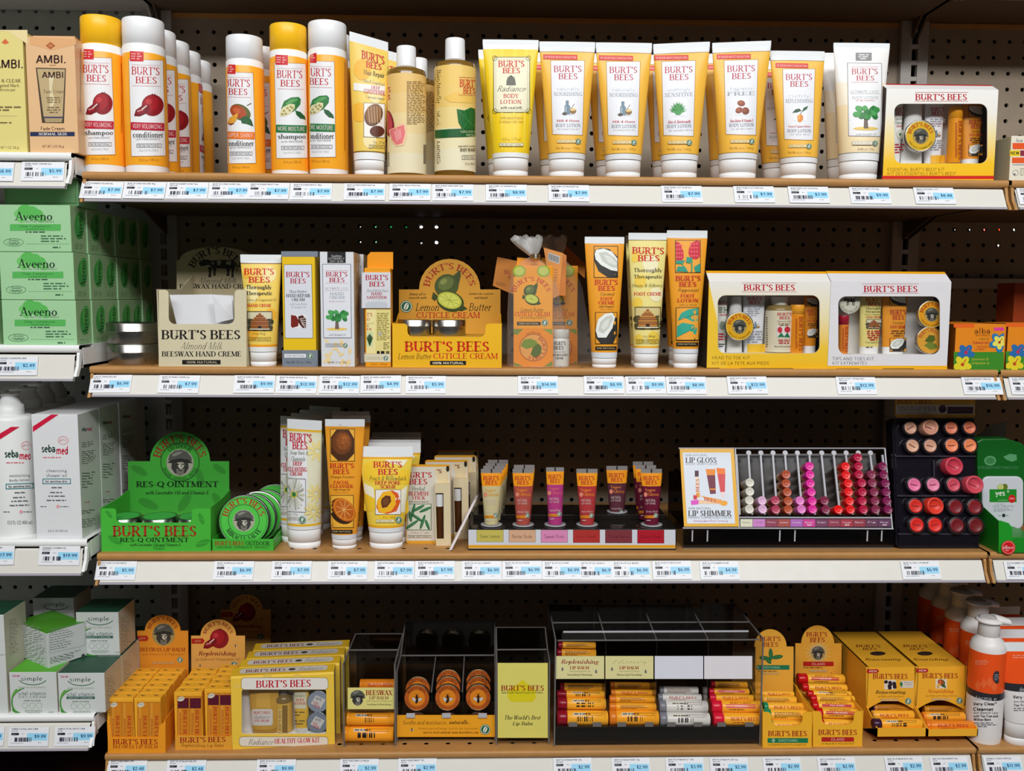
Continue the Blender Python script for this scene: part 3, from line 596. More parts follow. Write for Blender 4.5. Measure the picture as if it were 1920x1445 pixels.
def ill_cow(a, *b):
    c = '2a2824'
    blob(a, *b, [(.3, .14), (.6, .1), (.9, .12), (.96, .22), (.97, .48), (.88, .56), (.6, .54), (.38, .52), (.28, .36)], c); blob(a, *b, [(.0, .3), (.03, .16), (.12, .1), (.1, .02), (.16, .09), (.24, .08), (.36, .16), (.36, .38), (.24, .36), (.12, .42), (.05, .42)], c)
    for u, w, l in ((.3, .07, .98), (.42, .06, .9), (.78, .07, .92), (.9, .06, .99)): blob(a, *b, [(u - w * .8, .46), (u + w, .46), (u + w * .4, .72), (u + w * .5, l), (u - w * .7, l), (u - w * .4, .72)], c)
    blob(a, *b, [(.48, .14), (.6, .13), (.58, .34), (.5, .38)], '9a9480'); blob(a, *b, [(.74, .16), (.86, .18), (.84, .36), (.72, .32)], '9a9480'); blob(a, *b, [(.34, .2), (.42, .2), (.4, .34), (.34, .32)], '8a8472'); a.L(b[0] + (b[2] - b[0]) * .97, b[1] + (b[3] - b[1]) * .2, b[0] + (b[2] - b[0]) * 1.02, b[1] + (b[3] - b[1]) * .66, (b[2] - b[0]) * .022, c)
def ill_bee(a, cx, cy, r, g=0):
    a.E(cx - r * .5, cy + r * .1, r * .45, r * .25, 'b9c0c4', a=.7 + g); a.E(cx + r * .5, cy + r * .1, r * .45, r * .25, 'b9c0c4', a=-.7 + g)
    a.E(cx, cy + r * .35, r * .24, r * .5, '2a1c10', a=g); a.E(cx, cy - r * .3, r * .26, r * .26, '2a1c10'); a.E(cx, cy - r * .65, r * .17, r * .17, '2a1c10')
    for s in (-1, 1): a.L(cx, cy - r * .7, cx + s * r * .3, cy - r * 1.0, r * .07, '2a1c10'); a.L(cx, cy - r * .1, cx + s * r * .5, cy - r * .45, r * .07, '2a1c10')
# ---------------------------------------------------------------- helpers for rows and kits
def behind(t, x, dY, label, group=None, y=700, skip=()):
    """copy of t standing dY further back, its middle where column x (view) shows it"""
    c = Vector(t.location); nx = A(x, y, c.y + dY).x
    return dup(t, (nx - c.x, dY, 0), label, group, skip=skip)
def gradmat(name, stops, rough=.38):
    m = bpy.data.materials.new(name); m.use_nodes = True; nt = m.node_tree; b = nt.nodes['Principled BSDF']; b.inputs['Roughness'].default_value = rough
    tc = nt.nodes.new('ShaderNodeTexCoord'); sx = nt.nodes.new('ShaderNodeSeparateXYZ'); r = nt.nodes.new('ShaderNodeValToRGB'); mr = nt.nodes.new('ShaderNodeMapRange')
    L = nt.links.new; L(tc.outputs['Object'], sx.inputs[0]); L(sx.outputs['Z'], mr.inputs['Value']); mr.inputs['From Min'].default_value = stops[0][0]; mr.inputs['From Max'].default_value = stops[-1][0]
    L(mr.outputs[0], r.inputs[0]); L(r.outputs[0], b.inputs['Base Color']); e = r.color_ramp.elements
    span = stops[-1][0] - stops[0][0]
    while len(e) < len(stops): e.new(.5)
    for el, (z, c) in zip(e, stops): el.position = (z - stops[0][0]) / span; el.color = (*lin(c), 1)
    return m
def rrect(x0, y0, x1, y1, r, n=5):
    out = []
    for cx, cy, a in ((x1 - r, y0 + r, -90), (x1 - r, y1 - r, 0), (x0 + r, y1 - r, 90), (x0 + r, y0 + r, 180)):
        for i in range(n + 1): q = math.radians(a + 90 * i / n); out.append((cx + r * math.cos(q), cy + r * math.sin(q)))
    return out
def kit(name, label, x0, x1, yt, ych, h, Y, dep, win, rad, mat, topcol, sidecol, group=None, chd=.02, a=0):
    """gift carton with a round-cornered window; yt top of the front face, ych top of the sloped strip above it"""
    yb = (pix((A(x0, yt, Y).x, Y, h))[1] - VW[1]) * VW[2]
    p = A(x0, yb, Y); p.z = h; u = Vector((math.cos(a), math.sin(a), 0)); nrm = Vector((math.sin(a), -math.cos(a), 0)); fr = Pl(p, nrm)
    w = (fr.hit(tx(x1), ty(yb)) - p).dot(u); zt = fr.hit(tx((x0 + x1) / 2), ty(yt)).z; zc = at(tx((x0 + x1) / 2), ty(ych), Y + chd).z
    t = thing(name, label, 'gift box', tuple(p + u * w / 2), group); b = -nrm
    mm = mat(zt - h) if callable(mat) else mat; tm = M(topcol, .4); sm = M(sidecol, .5); inn = M('e9e6df', .5)
    outer = [p, p + u * w, p + u * w + Z * (zt - h), p + Z * (zt - h)]
    inner = [fr.hit(tx(x), ty(y)) for x, y in rrect(*win, rad)]
    to2 = lambda v: Vector(((v - p).dot(u), v.z, 0))
    mb = MB(); allp = outer + inner
    for tr in geometry.tessellate_polygon([[to2(v) for v in outer], [to2(v) for v in inner]]): mb.face([allp[i] for i in tr], mm)
    for i in range(len(inner)):
        v0, v1 = inner[i], inner[(i + 1) % len(inner)]; mb.face([v0, v1, v1 + b * .0012, v0 + b * .0012], inn)
    P = lambda s, d, z: p + u * (s * w) + b * d + Z * (z - h)
    zm, cm = zt + (zc - zt) * .78, chd * .78
    mb.face([P(0, 0, zt), P(1, 0, zt), P(1, cm, zm), P(0, cm, zm)], mm); mb.face([P(0, cm, zm), P(1, cm, zm), P(1, chd, zc), P(0, chd, zc)], tm)
    mb.face([P(0, chd, zc), P(1, chd, zc), P(1, dep, zc), P(0, dep, zc)], tm); mb.face([P(0, dep, h), P(1, dep, h), P(1, dep, zc), P(0, dep, zc)], sm)
    mb.face([P(0, 0, h), P(1, 0, h), P(1, dep, h), P(0, dep, h)], sm)
    for s in (0, 1): mb.face([P(s, 0, h), P(s, 0, zt), P(s, chd, zc), P(s, dep, zc), P(s, dep, h)], sm)
    mb.build('carton', t, fix=False)
    zb_ = min(v.z for v in inner); zu = max(v.z for v in inner)
    mb = MB(); tr_ = M('ece9e4', .45)
    mb.face([P(.02, dep * .8, h + .002), P(.98, dep * .8, h + .002), P(.98, dep * .8, zt - .002), P(.02, dep * .8, zt - .002)], tr_); mb.hexa([P(.02, .003, h + .001), P(.98, .003, h + .001), P(.98, dep * .8, h + .001), P(.02, dep * .8, h + .001), P(.02, .003, zb_), P(.98, .003, zb_), P(.98, dep * .8, zb_), P(.02, dep * .8, zb_)], tr_)
    mb.build('tray', t, fix=False)
    mb = MB(); mb.face([v + b * .0008 for v in inner], clear('window_film', (.96, .96, .96), .035, .12)); mb.build('window', t, fix=False)
    return t, dict(front=fr, zb=zb_, zu=zu, b=b, u=u, w=w, p=p, zt=zt, zc=zc, Y=Y, h=h)
def tin_up(name, label, cx, cy, r, Y, thick, art=None, group=None, rim='c9c6c0', face='f1c21e', n=36, tilt=(0, -1, 0), floor=None):
    """shallow round tin standing on edge, lid towards the aisle; read at centre and radius in view px"""
    c = A(cx, cy, Y); R_ = abs(A(cx + r, cy, Y).x - c.x); ax = Vector(tilt).normalized()
    if floor is not None: c.z = floor + R_
    cx, cy = pix(c); cx, cy = (cx - VW[0]) * VW[2], (cy - VW[1]) * VW[2]
    t = thing(name, label, 'tin', (c.x, c.y, c.z - R_), group); back = c - ax * thick
    mb = MB(); mb.disc(back, R_ * .97, ax, thick * .55, M(rim, .3, 'tinplate', 1.0), n); mb.build('base', t)
    mb = MB(); mb.disc(back + ax * thick * .5, R_, ax, thick * .5, M(rim, .28, 'tinplate', 1.0), n, prof=[(R_, 0), (R_, thick * .42), (R_ * .96, thick * .5), (R_ * .93, thick * .47)]); mb.build('lid', t)
    surf = Pl(c - ax * thick * .028, ax); a = Art(); a.E(cx, cy, r * .94, r * .94, face, 32)
    if art: art(a, cx, cy, r)
    a.build('lid_print', surf, t, rough=.35)
    return t
def balm_upright(name, label, x0, x1, yt, Y, z0, body, cap, text=RED, group=None, capshare=.28, letters="BURT'S BEES"):
    r = abs(A(x1, yt, Y).x - A(x0, yt, Y).x) / 2; cx = (A(x0, yt, Y).x + A(x1, yt, Y).x) / 2; Yc = Y + r; zt = A((x0 + x1) / 2, yt, Y).z; H = zt - z0; zc = zt - H * capshare; n = 20
    t = thing(name, label, 'lip balm', (cx, Yc, z0), group)
    ring = lambda z, k: [Vector((cx + r * k * math.cos(2 * math.pi * j / n), Yc + r * k * math.sin(2 * math.pi * j / n), z)) for j in range(n)]
    mb = MB(); mb.grid([ring(z0, .96), ring(z0 + H * .02, 1), ring(zc, 1)], plastic(body)); mb.build('body', t)
    mb = MB(); mb.grid([ring(zc, .98), ring(zc + .0006, .93), ring(zc + .0008, 1), ring(zt - .001, 1), ring(zt, .94)], plastic(cap)); mb.build('cap', t)
    a = Art(); yb = (pix((cx, Y, z0))[1] - VW[1]) * VW[2]; w = x1 - x0; yc = yt + (yb - yt) * capshare
    a.T(letters, x0 + w * .42, yc + (yb - yc) * .06, x0 + w * .7, yb - (yb - yc) * .06, text, 'b', v=1); a.mic(x0 + w * .18, yc + (yb - yc) * .1, x0 + w * .34, yb - (yb - yc) * .1, 26, text, .5, 3)
    a.build('label_print', Fn(lambda x, z: Yc - math.sqrt(max(1e-8, r * r - (x - cx) ** 2)), Y), t, step=2)
    return t

# ---------------------------------------------------------------- top shelf
H1 = HS[0]; L1 = HL[0]
view(0, 0, 3.6125)
def amb(a, x0, x1, yl, ye, tube_=True):
    w = x1 - x0; cx = (x0 + x1) / 2
    a.P([(cx - .09 * w, ye + 52), (cx, ye + 22), (cx + .09 * w, ye + 52), (cx, ye + 82)], 'c66a3c'); a.P([(cx - .04 * w, ye + 55), (cx, ye + 42), (cx + .04 * w, ye + 55), (cx, ye + 68)], 'd98b58')
t, S = carton('cream_carton', 'yellow cream carton beside the peach fade cream box, on the white shelf', 'box', -62, 187, 203, L1, -.008, .032, 'e6d886')
a = Art(); a.P([(10, 290), (36, 262), (62, 290), (36, 300)], 'd9693c'); a.P([(-62, 203), (187, 203), (187, 300), (60, 215)], 'edd9a0')
a.T('AMBI.', -42, 402, 160, 464, '43231a', 'S'); a.T('EVEN & CLEAR', -80, 535, 142, 558, '43231a', 'r'); a.T('Targeted Mark', -45, 567, 132, 596, '43231a', 's'); a.T('Minimizer', -10, 598, 107, 618, '43231a', 's'); a.mic(-30, 716, 160, 756, 2, '7a6a40', .55, 2); a.R(-50, 785, 115, 787, 'a8995a'); a.mic(0, 822, 145, 840, 1, '7a6a40'); a.T('NET WT 1 OZ (28 g)', -40, 990, 132, 1012, '8a7440', 's')
a.clip = (-60, 186); a.build('front_print', S['front'], t)
t, S = carton('fade_cream_carton', 'peach fade cream carton picturing a tan tube with dark bars', 'box', 204, 533, 250, L1, -.008, .034, 'e8bd8c')
a = Art(); a.P([(204, 250), (515, 262), (515, 300), (350, 340), (204, 300)], 'e2ab74'); a.P([(310, 310), (342, 284), (376, 310), (342, 335)], 'a85a30'); a.P([(322, 310), (342, 296), (362, 310), (342, 322)], 'c87a48')
a.T('AMBI.', 245, 372, 450, 430, '43231a', 'S'); a.R(335, 440, 380, 444, '8a5a40')
a.P([(243, 458), (447, 463), (434, 834), (285, 832)], '4a3b2a'); a.P([(252, 466), (440, 470), (425, 790), (296, 790)], 'c2aa7c'); a.P([(330, 500), (366, 510), (352, 600), (372, 690), (340, 760), (336, 620)], 'e2d2a8'); a.P([(296, 790), (425, 790), (424, 800), (298, 800)], '3a3560'); a.P([(300, 800), (424, 800), (418, 828), (308, 828)], 'b09a70')
a.T('AMBI', 285, 485, 435, 530, '43231a', 'S'); a.T('Fade Cream', 295, 608, 440, 632, '6a5230', 's'); a.mic(305, 655, 425, 700, 3, '7a6440', .5, 4, cen=True); a.mic(310, 720, 415, 770, 3, '7a6440', .5, 5, cen=True)
a.T('Fade Cream', 275, 858, 440, 882, '43231a', 's'); a.R(205, 893, 506, 922, '1f2c50'); a.T('NORMAL SKIN', 262, 898, 455, 917, 'e9e2d8', 'b'); a.T('NET WT. 2 OZ (56 g)', 285, 982, 436, 1004, '7a5030', 's')
a.build('front_print', S['front'], t)
b = Art(); b.mic(541, 330, 552, 760, 60, '9a6a48', .5, 8); b.build('side_print', S['right'], t)
carton('cream_carton', 'taller peach carton showing its top edge behind the fade cream box', 'box', 255, 540, 243, L1, .03, .034, 'e0ad7a')

def shampoo(a, xl, xr, dx, y0, y1, ill, band, bt, word, sub, tagx=None, bend=7, frame='b06a2c'):
    w = xr - xl; H = y1 - y0; yy = lambda v: y0 + H * v; o = lambda v: dx * v
    a.P([(xl - 3, y0 - 3), (xr + 3, y0 + bend - 3), (xr + dx + 3, y1 + 4), (xl + dx - 3, y1 + bend * .4 + 3)], frame); a.P([(xl, y0), (xr, y0 + bend), (xr + dx, y1), (xl + dx, y1 + bend * .4)], 'efeff0')
    q = lambda u, v: xl + w * u + dx * v; k = bend / w * .8
    if tagx is not None:
        a.R(xl + w * .03, y0 - H * .085, xl + w * .43, y0 + H * .02, 'd32a32', k); a.mic(xl + w * .06, y0 - H * .07, xl + w * .4, y0 + H * .005, 3, 'f0a0a0', .55, 3, k)
    a.R(q(.08, .05), yy(.055), q(.92, .05), yy(.058), 'c04a50', k); a.T("BURT'S", q(.07, .1), yy(.075), q(.91, .1), yy(.158), RED, 'r', k); a.T('BEES', q(.18, .2), yy(.178), q(.82, .2), yy(.248), RED, 'r', k); a.R(q(.08, .26), yy(.272), q(.92, .26), yy(.275), 'c04a50', k)
    ill(a, q(.1, .45), yy(.355), q(1.0, .45), yy(.6))
    a.R(q(.005, .69), yy(.652), q(.995, .69), yy(.732), band, k); a.T(bt, q(.06, .69), yy(.668), q(.94, .69), yy(.714), 'f3dede', 's', k)
    a.T(word, q(.06, .79), yy(.752), q(.97, .79), yy(.812), '3a3a3c', 'r'); a.T(sub, q(.16, .83), yy(.818), q(.86, .83), yy(.838), GREY, 's'); pill(a, q(.16, .9), yy(.876), q(.9, .9), yy(.915), '98.5% NATURAL', '5a5a5c'); a.T('SULFATE FREE', q(.22, .95), yy(.935), q(.8, .95), yy(.955), 'b4b6ba', 's')
    a.T('10 fl oz / 295 ml', q(.22, 1.02), yy(1.03), q(.8, 1.02), yy(1.055), 'a8741c', 's')
def sh_bottle(label, x0, x1, yr, yt, ycap, yneck, yam, yab, cap, amber='ffb02a', Y0=.008):
    return lathe('conditioner_bottle' if 'conditioner' in label else 'shampoo_bottle', label, 'bottle', x0, x1, yr, H1,
        [('body', ['f4f4f2', 'f4f4f2', 'f4f4f2'], [(None, .96), (1150 if VW[0] == 0 else 1150, .985), (yneck + 4, .985), (yneck, .97)]),
         ('sleeve', amber, [(yab, .99), (yab - 6, 1), (yam + 6, 1), (yam, .99)]),
         ('cap', cap, [(yneck, .93), (ycap, .93), (ycap - 2, .965), (yt + 8, .96), (yt, .93)])], Y0)
t, sf = sh_bottle('pomegranate shampoo bottle with a yellow cap, first of the bottle row', 583, 857, 1120, 92, 281, 290, 345, 1112, 'ffc420')
a = Art(); shampoo(a, 545, 755, 26, 388, 1046, ill_pom, 'bf2038', 'VERY VOLUMIZING', 'shampoo', 'with POMEGRANATE', 1); a.mic(822, 430, 832, 900, 60, 'c07818', .5, 3); a.clip = (566, 846); a.build('label_print', sf, t)
t, sf = sh_bottle('pomegranate conditioner bottle with a white cap beside the yellow capped shampoo', 860, 1140, 1120, 104, 284, 292, 350, 1116, 'f4f5f6')
a = Art(); shampoo(a, 874, 1104, 18, 402, 1054, ill_pom, 'bf2038', 'VERY VOLUMIZING', 'conditioner', 'with POMEGRANATE', 1, 9); a.build('label_print', sf, t)
g = 'pomegranate conditioners queued behind the first'
for i, (cx, dY) in enumerate(((1068, .052), (1162, .104), (1242, .157), (1316, .21))):
    o = behind(t, cx, dY, ['second white capped bottle in the pomegranate conditioner queue', 'third white capped bottle in the pomegranate conditioner queue', 'fourth white capped bottle in the conditioner queue, in dim light', 'last white capped bottle of the conditioner queue, deep in the shelf'][i], g)
    if i > 1: o.rotation_euler = (0, 0, math.pi / 2 * (i - 1))
view(400, 0, 3.612)
t, sf = sh_bottle('mango conditioner bottle with a white cap, standing apart beside the dark gap', 103, 352, 1120, 226, 388, 396, 440, 1180, 'eceef0')
a = Art(); shampoo(a, 62, 268, 20, 488, 1104, ill_mango, 'ef7a1e', 'SUPER SHINY', 'conditioner', 'with MANGO', 1); a.clip = (96, 344); a.build('label_print', sf, t)
behind(t, 332, .055, 'mango conditioner bottle half hidden behind the front mango bottle')
t, sf = sh_bottle('baobab shampoo bottle with a yellow cap and green seed picture', 396, 650, 1120, 146, 322, 330, 376, 1148, 'ffc420')
a = Art(); shampoo(a, 415, 625, 14, 426, 1068, ill_baobab, '1f7a3c', 'MORE MOISTURE', 'shampoo', 'with BAOBAB', 1); a.clip = (390, 645); a.build('label_print', sf, t)
behind(t, 521, .055, 'second yellow capped baobab shampoo tucked behind the front one')
t, sf = sh_bottle('baobab conditioner bottle with a white cap touching the yellow capped baobab shampoo', 652, 916, 1120, 128, 310, 322, 368, 1140, 'f4f5f6')
a = Art(); shampoo(a, 610, 818, 10, 412, 1062, ill_baobab, '1f7a3c', 'MORE MOISTURE', 'conditioner', 'with BAOBAB', 1); a.mic(888, 420, 900, 1020, 70, 'c88a20', .5, 3); a.clip = (655, 908); a.build('label_print', sf, t)
behind(t, 815, .055, 'white capped baobab conditioner peeking out behind the front baobab conditioner')
# deep conditioner tube
t, sf = tube('conditioner_tube', 'twisted hair repair conditioner tube with a shea nut picture and white cap', 'tube', (930, 1178), (952, 1160), 250, 1078, H1, [(308, 'eceef0'), (1022, 'f2cf62'), (1032, '8a6a20'), (None, 'f0f1f2')], 60, slope=-.16, rz=.42, db=.8)
a = Art(); k = .1
for cx, cy, r in ((1010, 470, 60), (1100, 640, 50), (990, 760, 55), (1060, 950, 45)): a.E(cx, cy, r, r * 1.2, 'f5b93a' if r > 52 else 'f4e3a6')
a.P([(945, 560), (1165, 585), (1160, 640), (948, 610)], 'efeee6')
a.T("BURT'S", 1005, 340, 1162, 395, RED, 'b', .28); a.T('BEES', 1035, 412, 1142, 455, RED, 'b', .2); a.T('Hair Repair', 1020, 470, 1162, 512, '4a4a3a', 'r', .18); a.T('Shea & Grapefruit', 1013, 530, 1160, 560, '8a9aa8', 'i', .2); a.T('DEEP', 1072, 580, 1130, 602, RED, 'b', .12); a.T('CONDITIONER', 1020, 600, 1162, 630, RED, 'b', .12); a.T('2 minute repair', 1030, 645, 1160, 668, '5a5040', 'i', .12)
a.R(1018, 695, 1165, 928, 'f3efe6', .05); a.F(1018, 695, 1165, 928, 3, '4a3a20', .05); a.E(1086, 780, 60, 78, '6a4026', a=.4); a.E(1086, 770, 52, 66, '8a5a34', a=.4)
for i in range(5): a.L(1048 + i * 20, 720, 1060 + i * 18, 835, 5, 'c9a878')
a.E(1110, 890, 50, 38, '5e2e1a'); a.T('7 fl oz / 207 ml', 1078, 950, 1160, 972, '5a4a20', 'i', .05); pill(a, 1055, 980, 1160, 1003, '99.81% NATURAL', '5a4a20', None, .04); a.clip = (950, 1166); a.build('label_print', sf, t)
behind(t, 1150, .06, 'white topped conditioner tube showing a corner behind the twisted hair repair tube')
# body washes
def wash(label, x0, x1, yr, cx0, cx1, ycap, yn, ysh, yl0, yl1, bands):
    k = (cx1 - cx0) / (x1 - x0); amber = M('7a5a22', .08, 'glossy_amber')
    rows = [yl1 + (yl0 - yl1) * i / len(bands) for i in range(len(bands) + 1)]
    return lathe('body_wash_bottle', label, 'bottle', x0, x1, yr, H1, [('body', amber, [(None, .93), (1178, .99), (ysh + 40, .985), (ysh + 12, .94), (ysh, .72), (yn, k * .98)]), ('sleeve', bands, [(y, 1) for y in rows]), ('cap', 'f2f3f4', [(yn + 2, k), (ycap + 8, k * .97), (ycap, k * .92)])])
t, sf = wash('grapefruit body wash bottle turned to show its small print, white cap', 1178, 1444, 1150, 1245, 1378, 284, 424, 440, 492, 1168, ['ece2c0', 'eddcae', 'eed59c', 'efce8a', 'efc87c'])
a = Art(); a.mic(1310, 548, 1438, 845, 26, '8a6a3a', .45, 6); a.T('S', 1182, 588, 1202, 625, RED); a.T('S', 1182, 640, 1200, 675, RED)
a.E(1190, 838, 34, 92, '8a1c2c', a=-.15); a.E(1184, 830, 26, 80, 'c8404a', a=-.15); a.P([(1190, 880), (1240, 858), (1250, 840), (1282, 830), (1310, 850), (1312, 930), (1290, 985), (1240, 992), (1200, 950)], 'f2c9a0'); a.P([(1196, 882), (1250, 860), (1290, 845), (1300, 900), (1280, 970), (1240, 982), (1208, 945)], 'ea7a7c'); a.P([(1220, 890), (1270, 870), (1276, 930), (1240, 960)], 'f09a98')
a.bars(1425, 980, 1442, 1110, '5a4a3a', 8, 3); a.mic(1180, 1030, 1194, 1130, 12, '6a5a3a', .5, 3); a.clip = (1180, 1441); a.build('label_print', sf, t)
behind(t, 1388, .06, 'second grapefruit body wash bottle, dim, behind the one turned away')
t, sf = wash('peppermint body wash bottle with a green leaf label and white cap', 1497, 1778, 1150, 1571, 1706, 228, 374, 392, 436, 1150, ['eee6c4', 'efe4b8', 'f0d890', 'f2cf78', 'f4cf74'])
a = Art(); a.mic(1500, 470, 1542, 700, 18, '7a6430', .45, 6); a.mic(1500, 750, 1536, 860, 8, '7a6430', .45, 7); a.mic(1500, 955, 1540, 1110, 12, '7a6430', .45, 8); a.P([(1560, 660), (1640, 620), (1776, 660), (1776, 700), (1600, 690)], 'f3c860')
a.R(1665, 522, 1776, 525, 'c85a30', .04); a.T("BURT'", 1668, 536, 1776, 588, 'd2431c', 'b', .05); a.T('BEES', 1693, 592, 1776, 634, 'd2431c', 'b', .05); a.R(1660, 642, 1776, 645, 'c85a30', .04)
a.P([(1648, 738), (1700, 748), (1745, 728), (1776, 740), (1776, 880), (1740, 872), (1690, 882), (1660, 830)], '1f6a2e'); a.L(1652, 742, 1770, 860, 4, '4a8a4a'); a.L(1700, 748, 1712, 800, 3, '4a8a4a'); a.L(1690, 880, 1720, 820, 3, '4a8a4a')
a.P([(1498, 882), (1600, 874), (1776, 868), (1776, 925), (1600, 930), (1498, 938)], '1d5e2c'); a.T('FABULOUSLY', 1674, 884, 1776, 900, 'd4e2b4', 's'); a.T('FRESH', 1712, 908, 1770, 924, 'd4e2b4', 's'); a.T('peppermint & rosemary', 1660, 982, 1776, 998, '4a3a20', 'r'); a.T('BODY WASH', 1672, 1004, 1776, 1026, '4a3a20', 'b'); pill(a, 1684, 1052, 1776, 1080, '98.5% NATURAL', '6a6a60'); a.T('12 fl oz / 350 ml', 1705, 1100, 1770, 1118, '5a4a30', 's')
a.clip = (1500, 1774); a.build('label_print', sf, t)
behind(t, 1640, .062, 'peppermint body wash bottle mostly hidden behind the green leaf one')

# lotion tubes
view(880, 40, 3.692)
def lotion_art(a, w1, w2, ill, ib, red, tail, k=0):
    a.P([(561, 269), (800, 269 + k * 239), (786, 790), (573, 784)], 'b98a3c'); a.P([(565, 273), (796, 273 + k * 231), (782, 786), (577, 780)], 'e9eaee')
    a.R(512, 228, 748, 262, 'd8372c', .02 + k); a.T('24 HOUR MOISTURIZATION', 520, 238, 740, 254, 'f6d8d0', 's', .02 + k)
    a.T("BURT'S", 584, 308, 780, 352, 'b8203a', 'r', k); a.T('BEES', 617, 360, 752, 401, 'b8203a', 'r', k); a.T(w1, 602, 456, 764, 484, 'b4bcc6', 'l', k); a.T(w2, 584, 490, 782, 516, '9aa2ac', 'r', k)
    a.R(640, 545, 735, 648, 'eef0f4'); ill(a, *ib)
    a.T(red, 602, 680, 764, 699, 'c02a3a', 'I', k); a.T('BODY LOTION', 598, 708, 770, 731, '8f97a2', 'r', k); a.T(tail, 610, 738, 762, 754, 'a4a8b0', 'i', k)
    pill(a, 606, 819, 736, 842, '99% NATURAL', '9a7a30', 'f3dfa8'); seal(a, 754, 832, 20); a.T('Net Wt. 6 oz / 170 g', 598, 868, 766, 886, 'a8812c', 'r')
YEL = 'f6be48'
def lotion(label, ox, oy, sc, lean=0, xt=(484, 872), xb=(548, 800), slope=0, Y0=.009, **kw):
    view(880 + ox - (674 / 3.692) * (sc - 1), 40 + oy, 3.692 / sc)
    t, sf = tube('lotion_tube', label, 'tube', (xt[0] + lean, xt[1] + lean), xb, 142, 946, H1, [(206, 'e3e6ea'), (211, '9a7a3a'), (906, YEL), (911, '8a7038'), (None, 'e6e8ea')], 36, Y0, slope=slope)
    a = Art(); lotion_art(a, **kw); a.build('label_print', sf, t); return t
yt_, sf = tube('lotion_tube', 'bright yellow radiance lotion tube with a beehive crest on cream', 'tube', (92, 480), (160, 412), 128, 938, H1, [(190, 'eef0ee'), (908, 'f6d120'), (None, 'eceeec')], 34, .009)
a = Art()
for x in (130, 210, 300, 380, 420): a.P([(x, 195), (x + 30, 195), (x + 14 - (x - 280) * .12, 900), (x + 4 - (x - 280) * .12, 900)], 'f8db44')
q = rrect(166, 246, 420, 632, 24, 3); a.P(q, '6a6434'); a.P(rrect(171, 251, 415, 627, 22, 3), 'eeeaca'); a.F(182, 262, 404, 616, 2, 'a8a070')
for x, y in ((176, 256), (410, 256), (176, 622), (410, 622)): a.O(x, y, 18, 18, 3, '6a6434', 12)
a.T("BURT'S", 200, 272, 384, 316, 'cf3a28', 'b'); a.T('BEES', 231, 322, 354, 360, 'cf3a28', 'b'); a.P([(256, 442), (258, 410), (270, 385), (288, 373), (306, 385), (318, 410), (322, 442)], '4a4a40')
for i in range(5): a.R(260 + abs(2 - i) * 0, 388 + i * 11, 318, 391 + i * 11, '8a8a78')
a.T('Radiance', 190, 446, 386, 486, '5a4a3a', 'c'); a.T('BODY', 236, 502, 342, 530, 'cf3a28', 'r'); a.T('LOTION', 214, 544, 362, 570, 'cf3a28', 'r'); a.T('with royal jelly', 216, 588, 366, 610, '3a4a2a', 'I')
a.T('with natural mica', 212, 655, 370, 675, 'b08a18', 'i'); a.T('to enhance skin tone', 206, 682, 374, 702, 'b08a18', 'i'); a.T('6 fl oz / 175 ml', 226, 802, 356, 826, 'b08a18', 'i'); pill(a, 208, 842, 374, 866, '98.2% NATURAL', '3a3420', 'f6f0c8'); a.build('label_print', sf, yt_)
behind(yt_, 250, .05, 'radiance lotion tube offset behind the bright yellow one')
jug = dict(ill=ill_jug, ib=(640, 545, 738, 650), red='Milk & Honey', tail='for normal to dry skin')
ta = lotion('nourishing lotion tube with milk jug picture, standing against the bright yellow tube', 0, 0, 1, w1='naturally', w2='NOURISHING', **jug)
view(880, 40, 3.692); behind(ta, 615, .055, 'dim lotion tube behind the first milk jug tube')
ta = lotion('second milk jug lotion tube, beside the aloe tube', 104.3, 1.8, 1, w1='naturally', w2='NOURISHING', xt=(490, 880), xb=(556, 804), **jug)
view(880, 40, 3.692); behind(ta, 1000, .055, 'dim lotion tube behind the second milk jug tube')
ta = lotion('sensitive skin lotion tube with a green aloe plant picture', 208, 2, 1, w1='soothingly', w2='SENSITIVE', ill=ill_aloe, ib=(612, 540, 742, 640), red='Aloe & Buttermilk', tail='for sensitive skin', k=-.03, slope=.055, xt=(505, 898), xb=(560, 812), lean=0)
view(880, 40, 3.692); behind(ta, 1395, .055, 'dim lotion tube behind the aloe tube')
ta = lotion('fragrance free lotion tube with brown shea nuts picture', 325, 0, 1, w1='fragrance', w2='FREE', ill=ill_nuts, ib=(640, 545, 738, 650), red='Shea Butter & Vitamin E', tail='for all skin types', k=-.03, slope=.05, xt=(482, 890), xb=(528, 788))
view(880, 40, 3.692); behind(ta, 1800, .055, 'dim lotion tube behind the shea nut tube')
ta = lotion('replenishing lotion tube with an orange cocoa fruit picture, lower than its neighbours', 433.5, 19, .955, w1='richly', w2='REPLENISHING', ill=ill_orangefruit, ib=(632, 540, 748, 660), red='Cocoa & Cupuacu Butters', tail='for dry skin', xt=(470, 868), xb=(548, 808), Y0=.02)
view(1400, 0, 3.6115); behind(ta, 240, .05, 'dim lotion tube behind the orange fruit tube')
t, sf = tube('lotion_tube', 'white ultimate care lotion tube with a green tree picture', 'tube', (588, 970), (628, 886), 292, 1082, H1, [(325, 'e8ebec'), (560, 'f1f0ec'), (700, 'f4e8d0'), (1030, 'f5e0b4'), (1036, '8a8a86'), (None, 'eef0f0')], 30, .009)
a = Art(); a.R(738, 357, 846, 410, '8b8b8b'); a.mic(752, 364, 832, 404, 3, 'dedede', .6, 4, cen=True); a.P([(680, 424), (914, 428), (920, 926), (688, 922)], '8a8a8a'); a.P([(684, 428), (910, 432), (916, 922), (692, 918)], 'f2f2f2')
